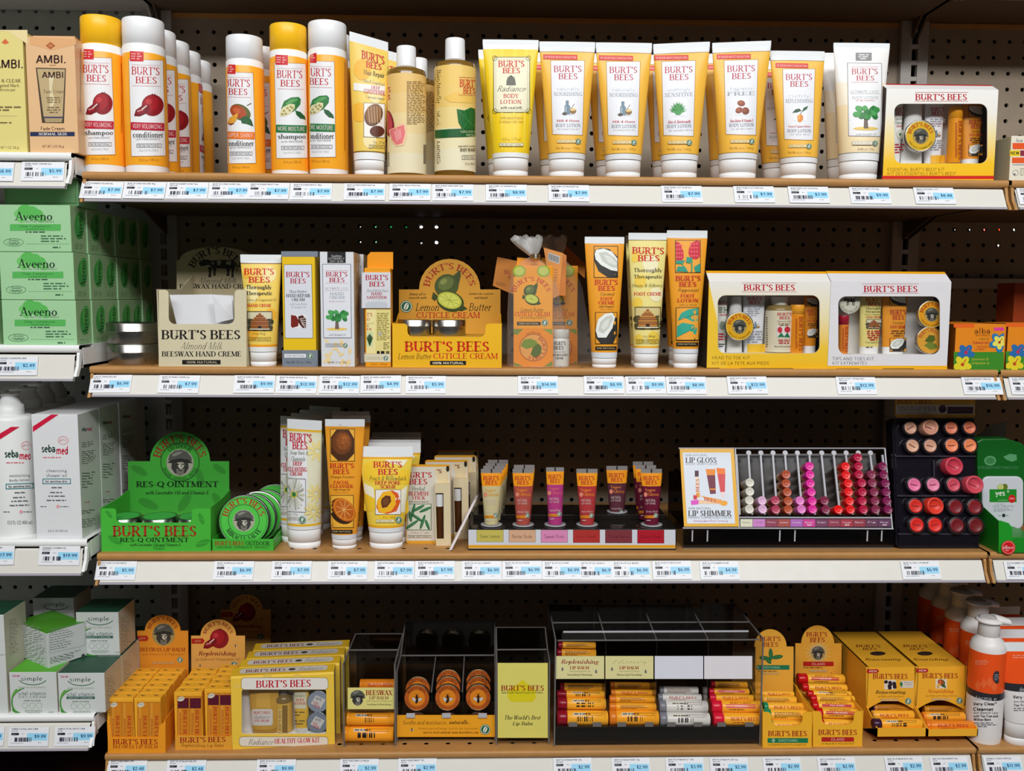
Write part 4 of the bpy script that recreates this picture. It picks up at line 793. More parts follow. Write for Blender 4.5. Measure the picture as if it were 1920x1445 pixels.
a.R(706, 452, 890, 454, 'c04a50'); a.T("BURT'S", 710, 464, 890, 504, 'b8203a', 'r'); a.T('BEES', 742, 512, 866, 546, 'b8203a', 'r'); a.R(706, 556, 890, 558, 'c04a50'); a.T('ULTIMATE', 702, 612, 818, 630, '8f97a2', 's'); a.T('CARE', 826, 612, 896, 630, 'c4c8ce', 's'); a.R(700, 634, 900, 636, 'b8bcc0'); a.T('BODY LOTION', 712, 652, 890, 670, 'c0c4ca', 'r'); a.T('all-day moisture', 735, 674, 866, 688, 'c02a3a', 'i')
ill_tree(a, 714, 715, 896, 888); a.T('with Baobab Oil', 736, 900, 876, 914, 'a8acb0', 'i'); pill(a, 712, 956, 848, 982, '98.9% NATURAL', '9a9a94', 'f6ecd4'); seal(a, 868, 970, 18); a.T('Net Wt. 6 oz / 170 g', 748, 1000, 862, 1018, '8a7a5a', 'r'); a.build('label_print', sf, t)
behind(t, 690, .05, 'white lotion tube showing one pale side behind the tree tube')
# gift kit on the top shelf
def minitube(label, x0, x1, yt, z0, Y, body, h=None, art=None, name='mini_tube', capc='f2f2f0', up=True, crimpc='e6e6e2'):
    """small flattened tube seen through a window; its cap stands on the tray"""
    x0_, x1_ = A(x0, yt, Y).x, A(x1, yt, Y).x; zt = A((x0 + x1) / 2, yt, Y).z; w = (x1_ - x0_) / 2; cx = (x0_ + x1_) / 2; H = zt - z0; d = min(w * .7, .009); Yc = Y + d; n = 20
    t = thing(name, label, 'tube', (cx, Yc, z0))
    ring = lambda z, ww, dd: [Vector((cx + ww * math.cos(2 * math.pi * j / n), Yc + dd * math.sin(2 * math.pi * j / n), z)) for j in range(n)]
    ca, cb = (0, .12) if up else (.88, 1)
    wk = lambda u: w * (.84 + .16 * u) if up else w * (1 - .3 * u)
    mb = MB(); us = [.12 + .88 * i / 6 for i in range(7)] if up else [i * .88 / 6 for i in range(7)]
    mb.grid([ring(z0 + H * u, wk(u), d * (1 - .8 * u if up else .4 + .6 * u)) for u in us], plastic(body) if isinstance(body, str) else body); mb.build('body', t)
    mb = MB(); mb.grid([ring(z0 + H * u, wk(u) * .97, d * .95) for u in (ca, cb)], plastic(capc)); mb.build('cap', t)
    if art:
        a = Art(); art(a); a.clip = (x0 + (x1 - x0) * .1, x1 - (x1 - x0) * .1); a.build('label_print', Fn(lambda x, z: Yc - d * (1 - .8 * (z - z0) / H if up else .4 + .6 * (z - z0) / H) * math.sqrt(max(.02, 1 - ((x - cx) / wk((z - z0) / H)) ** 2)), Y), t, step=3)
    return t
def art_coco(x0, x1, y):
    def f(a):
        w = x1 - x0; ill_coco(a, x0 + w * .12, y, x1 - w * .12, y + w * .62); BB(a, x0 + w * .15, y + w * .8, x1 - w * .12, y + w * 1.25, 'b8362a'); a.T('Coconut', x0 + w * .25, y + w * 1.32, x1 - w * .25, y + w * 1.46, '5a3a1a', 'i'); a.T('FOOT CREME', x0 + w * .16, y + w * 1.52, x1 - w * .14, y + w * 1.66, 'b8362a', 'b'); a.mic(x0 + w * .16, y + w * 1.72, x1 - w * .14, y + w * 2.05, 3, '7a4a1a', .5, 4, cen=True); ill_coco(a, x0 + w * .12, y + w * 2.1, x1 - w * .12, y + w * 2.72, True)
    return f
def art_man(a, cx, cy, r, red='c23a1c'):
    a.O(cx, cy, r * .93, r * .93, r * .03, 'f6e27a', 32); ill_man(a, cx, cy + r * .02, r * .52, 'b9a25c'); a.C("BURT'S BEES", cx, cy, r * .62, r * .24, 168, 12, red, 'b'); a.C('HAND SALVE - A FARMER FRIEND', cx, cy, r * .86, r * .13, 205, 335, '4a4414', 's', inside=True)
k1, K = kit('gift_kit', 'yellow and white essentials gift kit with a red base stripe', 920, 1671, 604, 571, H1, .012, .055, (1000, 702, 1630, 1106), 52, lambda H: gradmat('kit_fade_yellow', [(0, 'f8bf0a'), (H * .2, 'fbc818'), (H * .5, 'f4e2a0'), (H * .75, 'f2eee4'), (H, 'f4f2ee')]), 'c01828', '2c1408')  # side colour darkened for the shade beside the neighbouring tube
a = Art(); a.R(918, 1190, 1674, 1212, 'cf2014'); a.R(1140, 624, 1500, 627, 'c04a50'); a.T("BURT'S BEES", 1142, 636, 1494, 678, RED, 'b'); a.R(1140, 684, 1500, 687, 'c04a50'); a.T("ESSENTIAL BURT'S BEES* KIT", 952, 1136, 1342, 1158, '8a6a10', 's'); a.T("KIT DES ESSENTIELS BURT'S BEES*", 952, 1164, 1418, 1186, '8a6a10', 's'); a.build('front_print', K['front'], k1)
Yk = .012 + .007; zb = K['zb']
minitube('mini cleansing tube partly cut off by the essentials kit window', 992, 1072, 690, zb, Yk + .012, 'f0efe8', art=lambda a: (BB(a, 1002, 728, 1068, 782), a.T('Soap Bark &', 1005, 795, 1066, 815, '4a5a3a', 'i'), a.T('Chamomile', 1005, 820, 1066, 840, '4a5a3a', 'i'), a.T('DEEP', 1015, 848, 1055, 860, RED), a.E(1040, 910, 26, 34, 'd8d8c8'), a.E(1040, 910, 9, 9, '3a6a3a'), a.mic(1002, 970, 1066, 1040, 4, RED, .5, 3)))
minitube('white mini tube turned backwards in the essentials kit, behind the salve tin', 1074, 1228, 700, zb, Yk + .012, 'f1f0ec', up=False, name='mini_tube', capc='eeeeea')
tin_up('salve_tin', 'yellow salve tin with a bearded man, in the essentials kit window', 1178, 920, 106, Yk, .008, art_man, face='f0c020')
minitube('mini milk and honey lotion tube in the essentials kit window', 1230, 1362, 690, zb, Yk + .012, 'edecec', art=lambda a: (BB(a, 1238, 726, 1338, 782), a.mic(1242, 800, 1346, 860, 4, 'a0a4ac', .5, 5), a.T('Milk & Honey', 1250, 832, 1330, 846, 'c02a3a', 'i'), ill_jug(a, 1268, 880, 1312, 930), a.mic(1240, 945, 1336, 1020, 5, 'a0a4ac', .5, 6), a.R(1232, 1052, 1345, 1104, 'f2b428')))
balm_upright('lip_balm', 'orange lip balm stick standing in the essentials kit window', 1396, 1486, 716, Yk + .004, zb + .004, 'f29a16', 'f5a31a', 'b8461c', capshare=.22)
minitube('mini coconut foot cream tube in the essentials kit window', 1486, 1624, 690, zb, Yk + .014, 'e8951c', art=art_coco(1486, 1612, 712))
# small box of the next bay
t, S = carton('cream_box', 'small cream box with orange bands and a yellow flash, by the shelf joint', 'box', 1776, 2010, 920, H1, .004, .05, 'ece4d0', sides={5: 'cdbf9a'})
a = Art(); a.T('Avar', 1822, 938, 1872, 962, '6a6a80', 'r'); a.R(1800, 968, 2010, 1010, 'e8571c'); a.P([(1782, 1018), (1850, 1016), (1850, 1056), (1782, 1058)], 'f2d21a'); a.T('NEW', 1786, 1024, 1846, 1048, '1a1a1a', 'S'); a.R(1852, 1018, 2010, 1056, '8a2a3c'); a.R(1796, 1066, 2010, 1104, 'e85a20'); a.R(1800, 1112, 1900, 1118, '9a98a8'); a.O(1820, 1170, 20, 20, 3, '8a8a8a'); a.E(1814, 1180, 6, 6, '3a3a4a'); a.mic(1850, 1135, 1980, 1190, 4, 'b8ae98', .5, 2); a.build('front_print', S['front'], t)
view(0, 0, 1)
# ---------------------------------------------------------------- display cartons with a notched front and a raised back card
def dome(x0, x1, yb, ys, cx, r, yt, n=14):
    out = [(x0, yb), (x1, yb), (x1, ys)]
    for i in range(n + 1):
        q = math.pi * i / n; out.append((cx + r * math.cos(q), ys - (ys - yt) * math.sin(q)))
    return out + [(x0, ys)]
def notch(x0, x1, yb, ye, xa, xb, yn, r):
    pts = [(x0, yb), (x1, yb), (x1, ye), (xb + r * .6, ye)]
    for i in range(5): q = math.pi / 2 * i / 4; pts.append((xb + r * .6 - r * .6 * math.sin(q), ye + r * .6 - r * .6 * math.cos(q)))
    for i in range(5): q = math.pi / 2 * i / 4; pts.append((xb - r + r * math.cos(q), yn - r + r * math.sin(q)))
    for i in range(5): q = math.pi / 2 * i / 4; pts.append((xa + r - r * math.sin(q), yn - r + r * math.cos(q)))
    for i in range(5): q = math.pi / 2 * i / 4; pts.append((xa - r * .6 + r * .6 * math.cos(q), ye + r * .6 - r * .6 * math.sin(q)))
    return pts + [(xa - r * .6, ye), (x0, ye)]
def display(name, label, h, Y, dep, front, header, col, inn, group=None, sideback=.5, hcol=None, fl=0):
    """front, header: outlines in view px; the front stands at Y, the header dep behind it; the side walls join them"""
    fp = [A(x, y, Y) for x, y in front]; lo = min(p.z for p in fp); x0, x1 = min(p.x for p in fp[:2]), max(p.x for p in fp[:2])
    for p in fp[:2]: p.z = h
    ear = max(p.z for p in fp); Yb = Y + dep; hp = [A(x, y, Yb) for x, y in header]; sh = hp[2].z
    t = thing(name, label, 'display box', ((x0 + x1) / 2, Y + dep / 2, h), group); m = M(col, .42); mi = M(inn, .6)
    mb = MB(); mb.prism(fp, (0, .0012, 0), m); mb.build('front_panel', t, fix=True)
    for s, x in (('l', x0), ('r', x1 - .001)):
        mb = MB(); zb = ear + (sh - ear) * sideback
        mb.prism([(x, Y + .0012, h), (x, Yb, h), (x, Yb, zb), (x, Y + dep * .6, ear + .0005), (x, Y + .0012, ear)], (.001, 0, 0), m); mb.build('side_panel', t)
    mb = MB(); mb.box(x0 + .0011, x1 - .0011, Y + .0013, Yb, h, h + .0008 + fl, mi); mb.build('bottom_panel', t)
    hx0, hx1 = min(p.x for p in hp), max(p.x for p in hp); hp[0].z = hp[1].z = h + .001
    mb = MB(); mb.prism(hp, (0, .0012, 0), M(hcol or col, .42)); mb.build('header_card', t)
    return t, Pl((0, Y, h), (0, -1, 0)), Pl((0, Yb, h), (0, -1, 0))
def tin_flat(name, label, x0, x1, yt, h, Y0, H, art=None, group=None, metal='bdb9b2', face=None, yr=None, z0=None):
    """round tin lying on its base; its width read at x0..x1, its front at Y0"""
    r = abs(A(x1, yt, Y0 + .02).x - A(x0, yt, Y0 + .02).x) / 2; Yc = Y0 + r; cx = (A(x0, yt, Yc).x + A(x1, yt, Yc).x) / 2; b = h if z0 is None else z0; m = M(metal, .27, 'tinplate', 1.0)
    t = thing(name, label, 'tin', (cx, Yc, b), group); n = 44
    ring = lambda z, k: [Vector((cx + r * k * math.cos(2 * math.pi * j / n), Yc + r * k * math.sin(2 * math.pi * j / n), b + z)) for j in range(n)]
    mb = MB(); mb.grid([ring(0, .95), ring(H * .04, .975), ring(H * .58, .975)], m); mb.build('base', t)
    mb = MB(); mb.grid([ring(H * .55, .985), ring(H * .56, 1.0), ring(H * .6, 1.0), ring(H * .62, .99), ring(H * .96, .99), ring(H, .96), ring(H, .92), ring(H * .97, .9)], m); mb.build('lid', t)
    if face:
        mb = MB(); mb.disc((cx, Yc, b + H * .975), r * .88, (0, 0, 1), .0004, M(face, .35)); mb.build('lid_print', t)
    return t

# ---------------------------------------------------------------- second shelf
H2, L2 = HS[1], HL[1]
view(0, 330, 3.3604)
def soap_art(a, x, y):
    for u, v, r in ((120, 40, 26), (160, 22, 40), (200, 34, 42), (235, 48, 36), (265, 72, 24), (140, 70, 26)): a.E(x + u, y + v + 16, r * 1.15, r, '5cba58' if r > 30 else '74c66c')
    a.T('Aveeno', x + 100, y + 44, x + 335, y + 98, '22352a', 'r'); a.T('ACTIVE NATURALS', x + 165, y + 100, x + 345, y + 111, '3c6a48', 's'); a.R(x + 65, y + 122, x + 385, y + 163, '58b659')
    a.T('Clear Complexion', x + 125, y + 127, x + 322, y + 146, '1f5a2c', 's'); a.T('CLEANSING BAR', x + 165, y + 149, x + 285, y + 160, '1f5a2c', 's'); a.mic(x + 130, y + 165, x + 320, y + 178, 1, '2c4a34', .5, 2, cen=True)
    a.mic(x + 260, y + 188, x + 438, y + 238, 3, '3f6a48', .42, 3); a.O(x + 88, y + 236, 64, 25, 3, '4f8a58', 26); a.T('Aveeno', x + 55, y + 214, x + 120, y + 232, '2c4a34', 'i'); a.mic(x + 42, y + 236, x + 134, y + 252, 2, '3f6a48', .5, 4, cen=True); a.R(x + 165, y + 245, x + 440, y + 247, '86bc86'); a.mic(x + 335, y + 260, x + 436, y + 276, 1, '3f6a48', .55, 5)
def soap_side(a, x, y):
    a.E(x + 42, y + 120, 30, 86, '4aa850'); a.E(x + 50, y + 80, 22, 60, '5cba58'); a.T('Aveeno', x + 30, y + 40, x + 62, y + 200, '22352a', 'r', v=-1); a.mic(x + 14, y + 230, x + 76, y + 268, 3, '7aa878', .4, 3)
rows = (('bottom', 22, 487, 782, 0), ('middle', 8, 472, 480, 1), ('top', -8, 452, 181, 2)); SOAP = []
hz = (A(20, 782, -.01).z - L2); zz = L2
gs = 'green soap boxes behind the front three'
for lvl, x0, x1, yt, i in rows:
    t, S = carton('soap_box', 'pale green soap box, %s of the front stack of three' % lvl, 'box', x0, x1, yt, 0, -.008, .044, 'a6d4a2', z0=zz, sides={3: 'a3c892'})
    a = Art(); soap_art(a, x0 + 6, yt); a.build('front_print', S['front'], t); b = Art(); soap_side(b, x1 + 5, yt + 12); b.build('side_print', S['right'], t)
    for k in range(1, 6): dup(t, (.0015 * (k % 2), .0452 * k, 0), '%s soap box in the %s layer, counted back from the front one' % (['', 'second', 'third', 'fourth', 'fifth', 'sixth'][k], lvl), gs)
    dup(t, (-.1075, .012, 0), 'green soap box at the outer edge, %s one of that stack' % lvl) if i < 2 else None
    zz = zz + S['H'].z + .0006
t, S = carton('soap_box', 'soap box lying on the stack with its finely printed back turned out', 'box', 30, 496, 22, 0, .012, .06, '8fc48c', z0=zz)
a = Art()
for i in range(46): a.mic(48 + i * 9.4, 30, 53 + i * 9.4, 168, 1, '4a7a50', .9, i)
a.F(38, 20, 480, 172, 3, '5a9060'); a.build('front_print', S['front'], t)
# two silver tins
ta = tin_flat('silver_tin', 'plain silver tin, lower of the two stacked beside the almond milk display', 684, 1012, 1110, H2, .018, .0282, metal='9c9a94')
zt = A(840, 932, .018).z - H2
tb = dup(ta, (0, 0, .0284), 'plain silver tin resting on top of the lower silver tin')
# almond milk display
fr = notch(1000, 1553, 1198, 716, 1062, 1478, 932, 40); hd = dome(1112, 1622, 1000, 530, 1362, 232, 446)
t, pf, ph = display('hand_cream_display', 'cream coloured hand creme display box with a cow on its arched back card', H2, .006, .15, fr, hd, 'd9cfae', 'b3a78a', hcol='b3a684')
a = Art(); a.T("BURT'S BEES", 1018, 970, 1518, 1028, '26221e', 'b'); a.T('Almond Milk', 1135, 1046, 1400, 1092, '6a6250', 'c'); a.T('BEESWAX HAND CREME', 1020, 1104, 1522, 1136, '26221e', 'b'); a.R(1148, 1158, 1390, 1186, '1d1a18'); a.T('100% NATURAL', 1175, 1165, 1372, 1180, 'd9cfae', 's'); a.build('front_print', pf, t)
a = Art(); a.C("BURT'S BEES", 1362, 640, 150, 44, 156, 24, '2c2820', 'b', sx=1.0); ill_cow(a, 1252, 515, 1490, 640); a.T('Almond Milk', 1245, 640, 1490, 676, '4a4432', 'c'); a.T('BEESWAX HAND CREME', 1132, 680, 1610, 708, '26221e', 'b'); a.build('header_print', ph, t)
mb = MB(); p0, p1, p2, p3, p4, p5 = A(1068, 748, .03), A(1330, 745, .06), A(1470, 752, .05), A(1130, 1000, .022), A(1345, 1000, .04), A(1478, 1000, .03); t2 = thing('paper_sheet', 'crumpled white paper sheet inside the almond milk display', 'paper', tuple(p4)); wm = M('d9dadd', .7)
for q in ((p0, p1, p4, p3), (p1, p2, p5, p4)): mb.prism(q, (0, .0006, 0), wm)
q0, q1, q2 = A(1340, 750, .035), A(1470, 900, .03), A(1300, 830, .034); mb.prism([q0, A(1460, 760, .04), q1, A(1360, 925, .03)], (0, .0006, 0), wm); mb.build('sheet', t2)
# hand cream tube
view(440, 400, 3.692)
t, sf = tube('hand_cream_tube', 'yellow therapeutic hand creme tube with a beehive engraving beside the cow display', 'tube', (38, 322), (106, 293), 285, 958, H2, [(342, 'e6e9ea'), (350, '8a6a30'), (908, 'f2d264'), (924, 'f0a020'), (None, 'e9ebea')], 48, .008)
a = Art()
for x, y, r in ((110, 560, 60), (240, 420, 55), (80, 420, 30), (250, 700, 45), (120, 830, 50)): a.E(x, y, r * .9, r, 'f3e5a4' if r > 50 else 'f4b83a')
a.T("BURT'S", 66, 380, 276, 425, 'd0281c', 'b'); a.T('BEES', 98, 437, 248, 478, 'd0281c', 'b'); a.T('Thoroughly', 80, 495, 258, 531, '2c2a24', 'b'); a.T('Therapeutic', 80, 538, 262, 572, '2c2a24', 'b'); a.T('Honey & Grapeseed Oil', 78, 588, 288, 612, '6a6038', 'i'); a.T('HAND CREME', 90, 626, 256, 646, 'd0281c', 'b')
ill_hive(a, 88, 676, 262, 810); a.T('2.6 oz (74 g)', 122, 822, 216, 840, '6a5a20', 's'); pill(a, 102, 856, 252, 880, '100% NATURAL', '6a5420'); a.clip = (60, 305); a.build('label_print', sf, t)
# hand repair carton
t, S = carton('hand_cream_carton', 'tall yellow and slate grey hand repair cream carton', 'box', 340, 566, 272, H2, .008, .034, 'efc51c', sides={3: 'd8b020'})
a = Art(); a.R(322, 262, 575, 300, '7c8591'); a.R(330, 946, 575, 1070, '7c8591'); a.P([(339, 352), (535, 352), (545, 865), (347, 865)], '8a7420'); a.P([(343, 356), (531, 356), (541, 861), (351, 861)], 'dcdfe6')
a.T("BURT'S", 356, 404, 521, 442, 'b8203a', 'b'); a.T('BEES', 385, 450, 495, 485, 'b8203a', 'b'); a.T('Shea Butter', 378, 530, 502, 550, '5a626c', 'r'); a.T('HAND REPAIR', 356, 557, 524, 580, '2a2c34', 'b'); a.T('CREAM', 395, 586, 486, 606, '2a2c34', 'b'); a.T('with Cocoa Butter', 382, 618, 502, 634, '7a828c', 'i'); a.T('& Sesame Oil', 395, 640, 492, 656, '7a828c', 'i')
a.R(390, 700, 495, 794, 'eae8e6'); a.P([(390, 702), (425, 708), (444, 740), (440, 780), (400, 792), (390, 780)], '7a2018'); a.P([(440, 712), (470, 704), (494, 730), (494, 794), (470, 792), (444, 760)], '4a1a14')
for i in range(5): a.L(450 + i * 4, 730 + i * 8, 492, 722 + i * 18, 4, 'e4dcd4')
a.R(345, 972, 494, 998, 'e4e8ec'); a.T('100% NATURAL', 354, 979, 486, 992, '5a626c', 's'); seal(a, 523, 985, 22); a.T('Net Wt. 3.2 oz / 90 g', 358, 1022, 532, 1040, '4a525c', 'r'); a.build('front_print', S['front'], t)
b = Art(); b.R(567, 262, 600, 300, '6a737e'); b.R(565, 946, 600, 1070, '6a737e'); b.build('side_print', S['right'], t)
# ultimate care carton
t, S = carton('hand_cream_carton', 'white ultimate care hand cream carton with a green tree and a black flag', 'box', 600, 832, 266, H2, .008, .056, 'dfe1e4', sides={3: 'd9c69a'})
a = Art(); rn = random.Random(3)
for i in range(22): x = rn.uniform(625, 800); y = rn.uniform(880, 1040); a.E(x, y, rn.uniform(10, 26), rn.uniform(6, 14), 'efd6a0', a=rn.random() * 3)
a.R(642, 266, 768, 342, '1c1b1d'); a.T('Soothes', 668, 286, 742, 302, 'd8d8d8', 's'); a.T('EXTREMELY', 650, 306, 760, 320, 'd8d8d8', 's'); a.T('DRY SKIN', 660, 325, 752, 338, 'd8d8d8', 's'); a.P([(607, 350), (805, 350), (810, 862), (615, 862)], '6f7680'); a.P([(611, 354), (801, 354), (806, 858), (619, 858)], 'e4e6ec')
a.R(632, 396, 785, 398, 'c04a50'); a.T("BURT'S", 632, 404, 783, 438, 'b8203a', 'b'); a.T('BEES', 656, 444, 763, 476, 'b8203a', 'b'); a.R(632, 482, 785, 484, 'c04a50'); a.T('ULTIMATE', 626, 512, 728, 526, '7a828c', 's'); a.T('CARE', 734, 512, 790, 526, 'b4b8be', 's'); a.R(622, 533, 792, 535, 'c8a0a4'); a.T('HAND', 660, 546, 758, 566, '9aa2ac', 'r'); a.T('CREAM', 656, 572, 762, 590, '9aa2ac', 'r'); a.T('all-day moisture', 652, 602, 764, 616, 'b8606a', 'i')
ill_tree(a, 628, 668, 788, 815); a.T('with Baobab Oil', 652, 832, 768, 846, '8a909a', 'i'); pill(a, 630, 900, 744, 922, '98.5% NATURAL', '7a828c'); seal(a, 766, 912, 16); a.T('Net Wt. 3.2 oz / 90 g', 645, 1022, 778, 1038, '6a6a64', 'r'); a.build('front_print', S['front'], t)
b = Art()
for i in range(18): b.E(rn.uniform(838, 872), rn.uniform(300, 700), 6, 22, 'e8d9b4' if i % 2 else 'c8a860')
b.mic(842, 620, 868, 1000, 40, '8a7a50', .5, 4); b.build('side_print', S['right'], t)
behind(t, 806, .062, 'second ultimate care carton, dark, behind the one with the black flag')
# sanitizer pack
t, S = carton('hand_sanitizer_pack', 'narrow orange and white hand sanitizer pack with a hanging tab', 'box', 906, 1082, 376, H2, .010, .028, 'efa01c', part='carton')
mb = MB(); f = S['front']; mb.prism([f.hit(tx(x), ty(y)) + Vector((0, .012, 0)) for x, y in ((915, 385), (1090, 385), (1090, 264), (930, 264), (928, 278), (915, 280))], (0, .0009, 0), M('f09a14', .4)); mb.build('hang_tab', t)
mb = MB(); mb.prism([f.hit(tx(x), ty(y)) + Vector((0, -.0024, 0)) for x, y in ((882, 655), (1080, 655), (1080, 408), (884, 408))], (0, .0022, 0), M('dddde2', .35)); mb.build('upper_card', t)
a = Art(); a.T("BURT'S", 906, 426, 1064, 462, 'b8203a', 'b'); a.T('BEES', 932, 472, 1040, 506, 'b8203a', 'b'); a.T('Aloe & Witch Hazel', 912, 524, 1062, 544, '6a7280', 'i'); a.T('HAND', 946, 546, 1022, 566, 'b8203a', 'b'); a.T('SANITIZER', 914, 572, 1054, 590, 'b8203a', 'b'); a.P([(905, 628), (925, 612), (1040, 612), (1058, 628), (1058, 650), (905, 650)], 'c4cad0'); a.P([(950, 612), (960, 590), (1010, 590), (1020, 612)], 'd2d7dc')
a.build('card_print', Pl((0, S['p'].y - .0024, 0), (0, -1, 0)), t)
a = Art(); a.R(912, 662, 1080, 970, 'e6d88a'); a.R(912, 662, 975, 970, 'efe3a0'); a.T("T'S", 914, 688, 954, 714, 'b8203a'); a.T('ES', 914, 722, 936, 742, 'b8203a'); a.T('azel', 914, 752, 960, 768, '6a7050', 'i'); a.T('D', 914, 772, 930, 788, 'b8203a'); a.T('ER', 914, 794, 950, 808, 'b8203a'); a.R(912, 818, 958, 922, 'd4dca8')
for i in range(7): a.L(935, 915, 914 + i * 7, 832 + abs(i - 3) * 8, 6, '2a4a26')
a.mic(985, 686, 1075, 880, 16, '8a7a34', .45, 3); a.E(1005, 832, 14, 12, 'b8b4a8'); a.mic(1030, 890, 1072, 942, 5, '7a6a30', .45, 5); a.bars(985, 952, 1072, 972, '1d1d28', 16, 3); a.R(900, 972, 1080, 1028, 'dfd7bc'); pill(a, 912, 992, 1022, 1012, '100% NATURAL', '9a8a50'); seal(a, 1046, 1002, 18); a.T('2 fl oz / 59 ml', 934, 1034, 1056, 1050, '8a5a10', 'i'); a.build('front_print', f, t)
behind(t, 992, .034, 'second hand sanitizer pack just behind the front one, darker')
# lemon butter display
fr = notch(1092, 1848, 1063, 762, 1196, 1736, 856, 42); hd = dome(1137, 1840, 860, 526, 1488, 212, 314)
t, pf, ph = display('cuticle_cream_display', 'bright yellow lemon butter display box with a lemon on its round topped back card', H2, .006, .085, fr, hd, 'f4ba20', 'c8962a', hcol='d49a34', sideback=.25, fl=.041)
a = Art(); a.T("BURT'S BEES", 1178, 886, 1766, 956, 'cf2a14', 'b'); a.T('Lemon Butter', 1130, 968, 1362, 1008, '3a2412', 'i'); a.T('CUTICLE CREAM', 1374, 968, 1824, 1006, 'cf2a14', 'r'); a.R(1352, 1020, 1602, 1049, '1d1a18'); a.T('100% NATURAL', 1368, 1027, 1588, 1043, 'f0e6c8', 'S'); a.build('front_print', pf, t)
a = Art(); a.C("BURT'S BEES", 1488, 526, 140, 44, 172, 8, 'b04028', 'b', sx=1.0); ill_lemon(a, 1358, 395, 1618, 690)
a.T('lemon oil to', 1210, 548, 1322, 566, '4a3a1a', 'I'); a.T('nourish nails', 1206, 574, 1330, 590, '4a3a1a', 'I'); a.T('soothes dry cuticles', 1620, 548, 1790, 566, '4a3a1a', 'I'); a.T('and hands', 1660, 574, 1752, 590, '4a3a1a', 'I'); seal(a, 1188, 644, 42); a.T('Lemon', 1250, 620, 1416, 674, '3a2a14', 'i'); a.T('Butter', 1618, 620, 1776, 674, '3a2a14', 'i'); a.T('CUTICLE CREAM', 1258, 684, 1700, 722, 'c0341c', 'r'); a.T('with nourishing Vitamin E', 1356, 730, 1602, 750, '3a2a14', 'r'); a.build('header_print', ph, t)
zz = H2 + .0422
ta = tin_flat('cuticle_cream_tin', 'silver tin showing whole in the notch of the lemon display', 1366, 1602, 800, 0, .009, .021, face='d8a830', z0=zz)
dup(ta, (-.0464, 0, 0), 'silver tin half hidden by the notch corner of the lemon display')
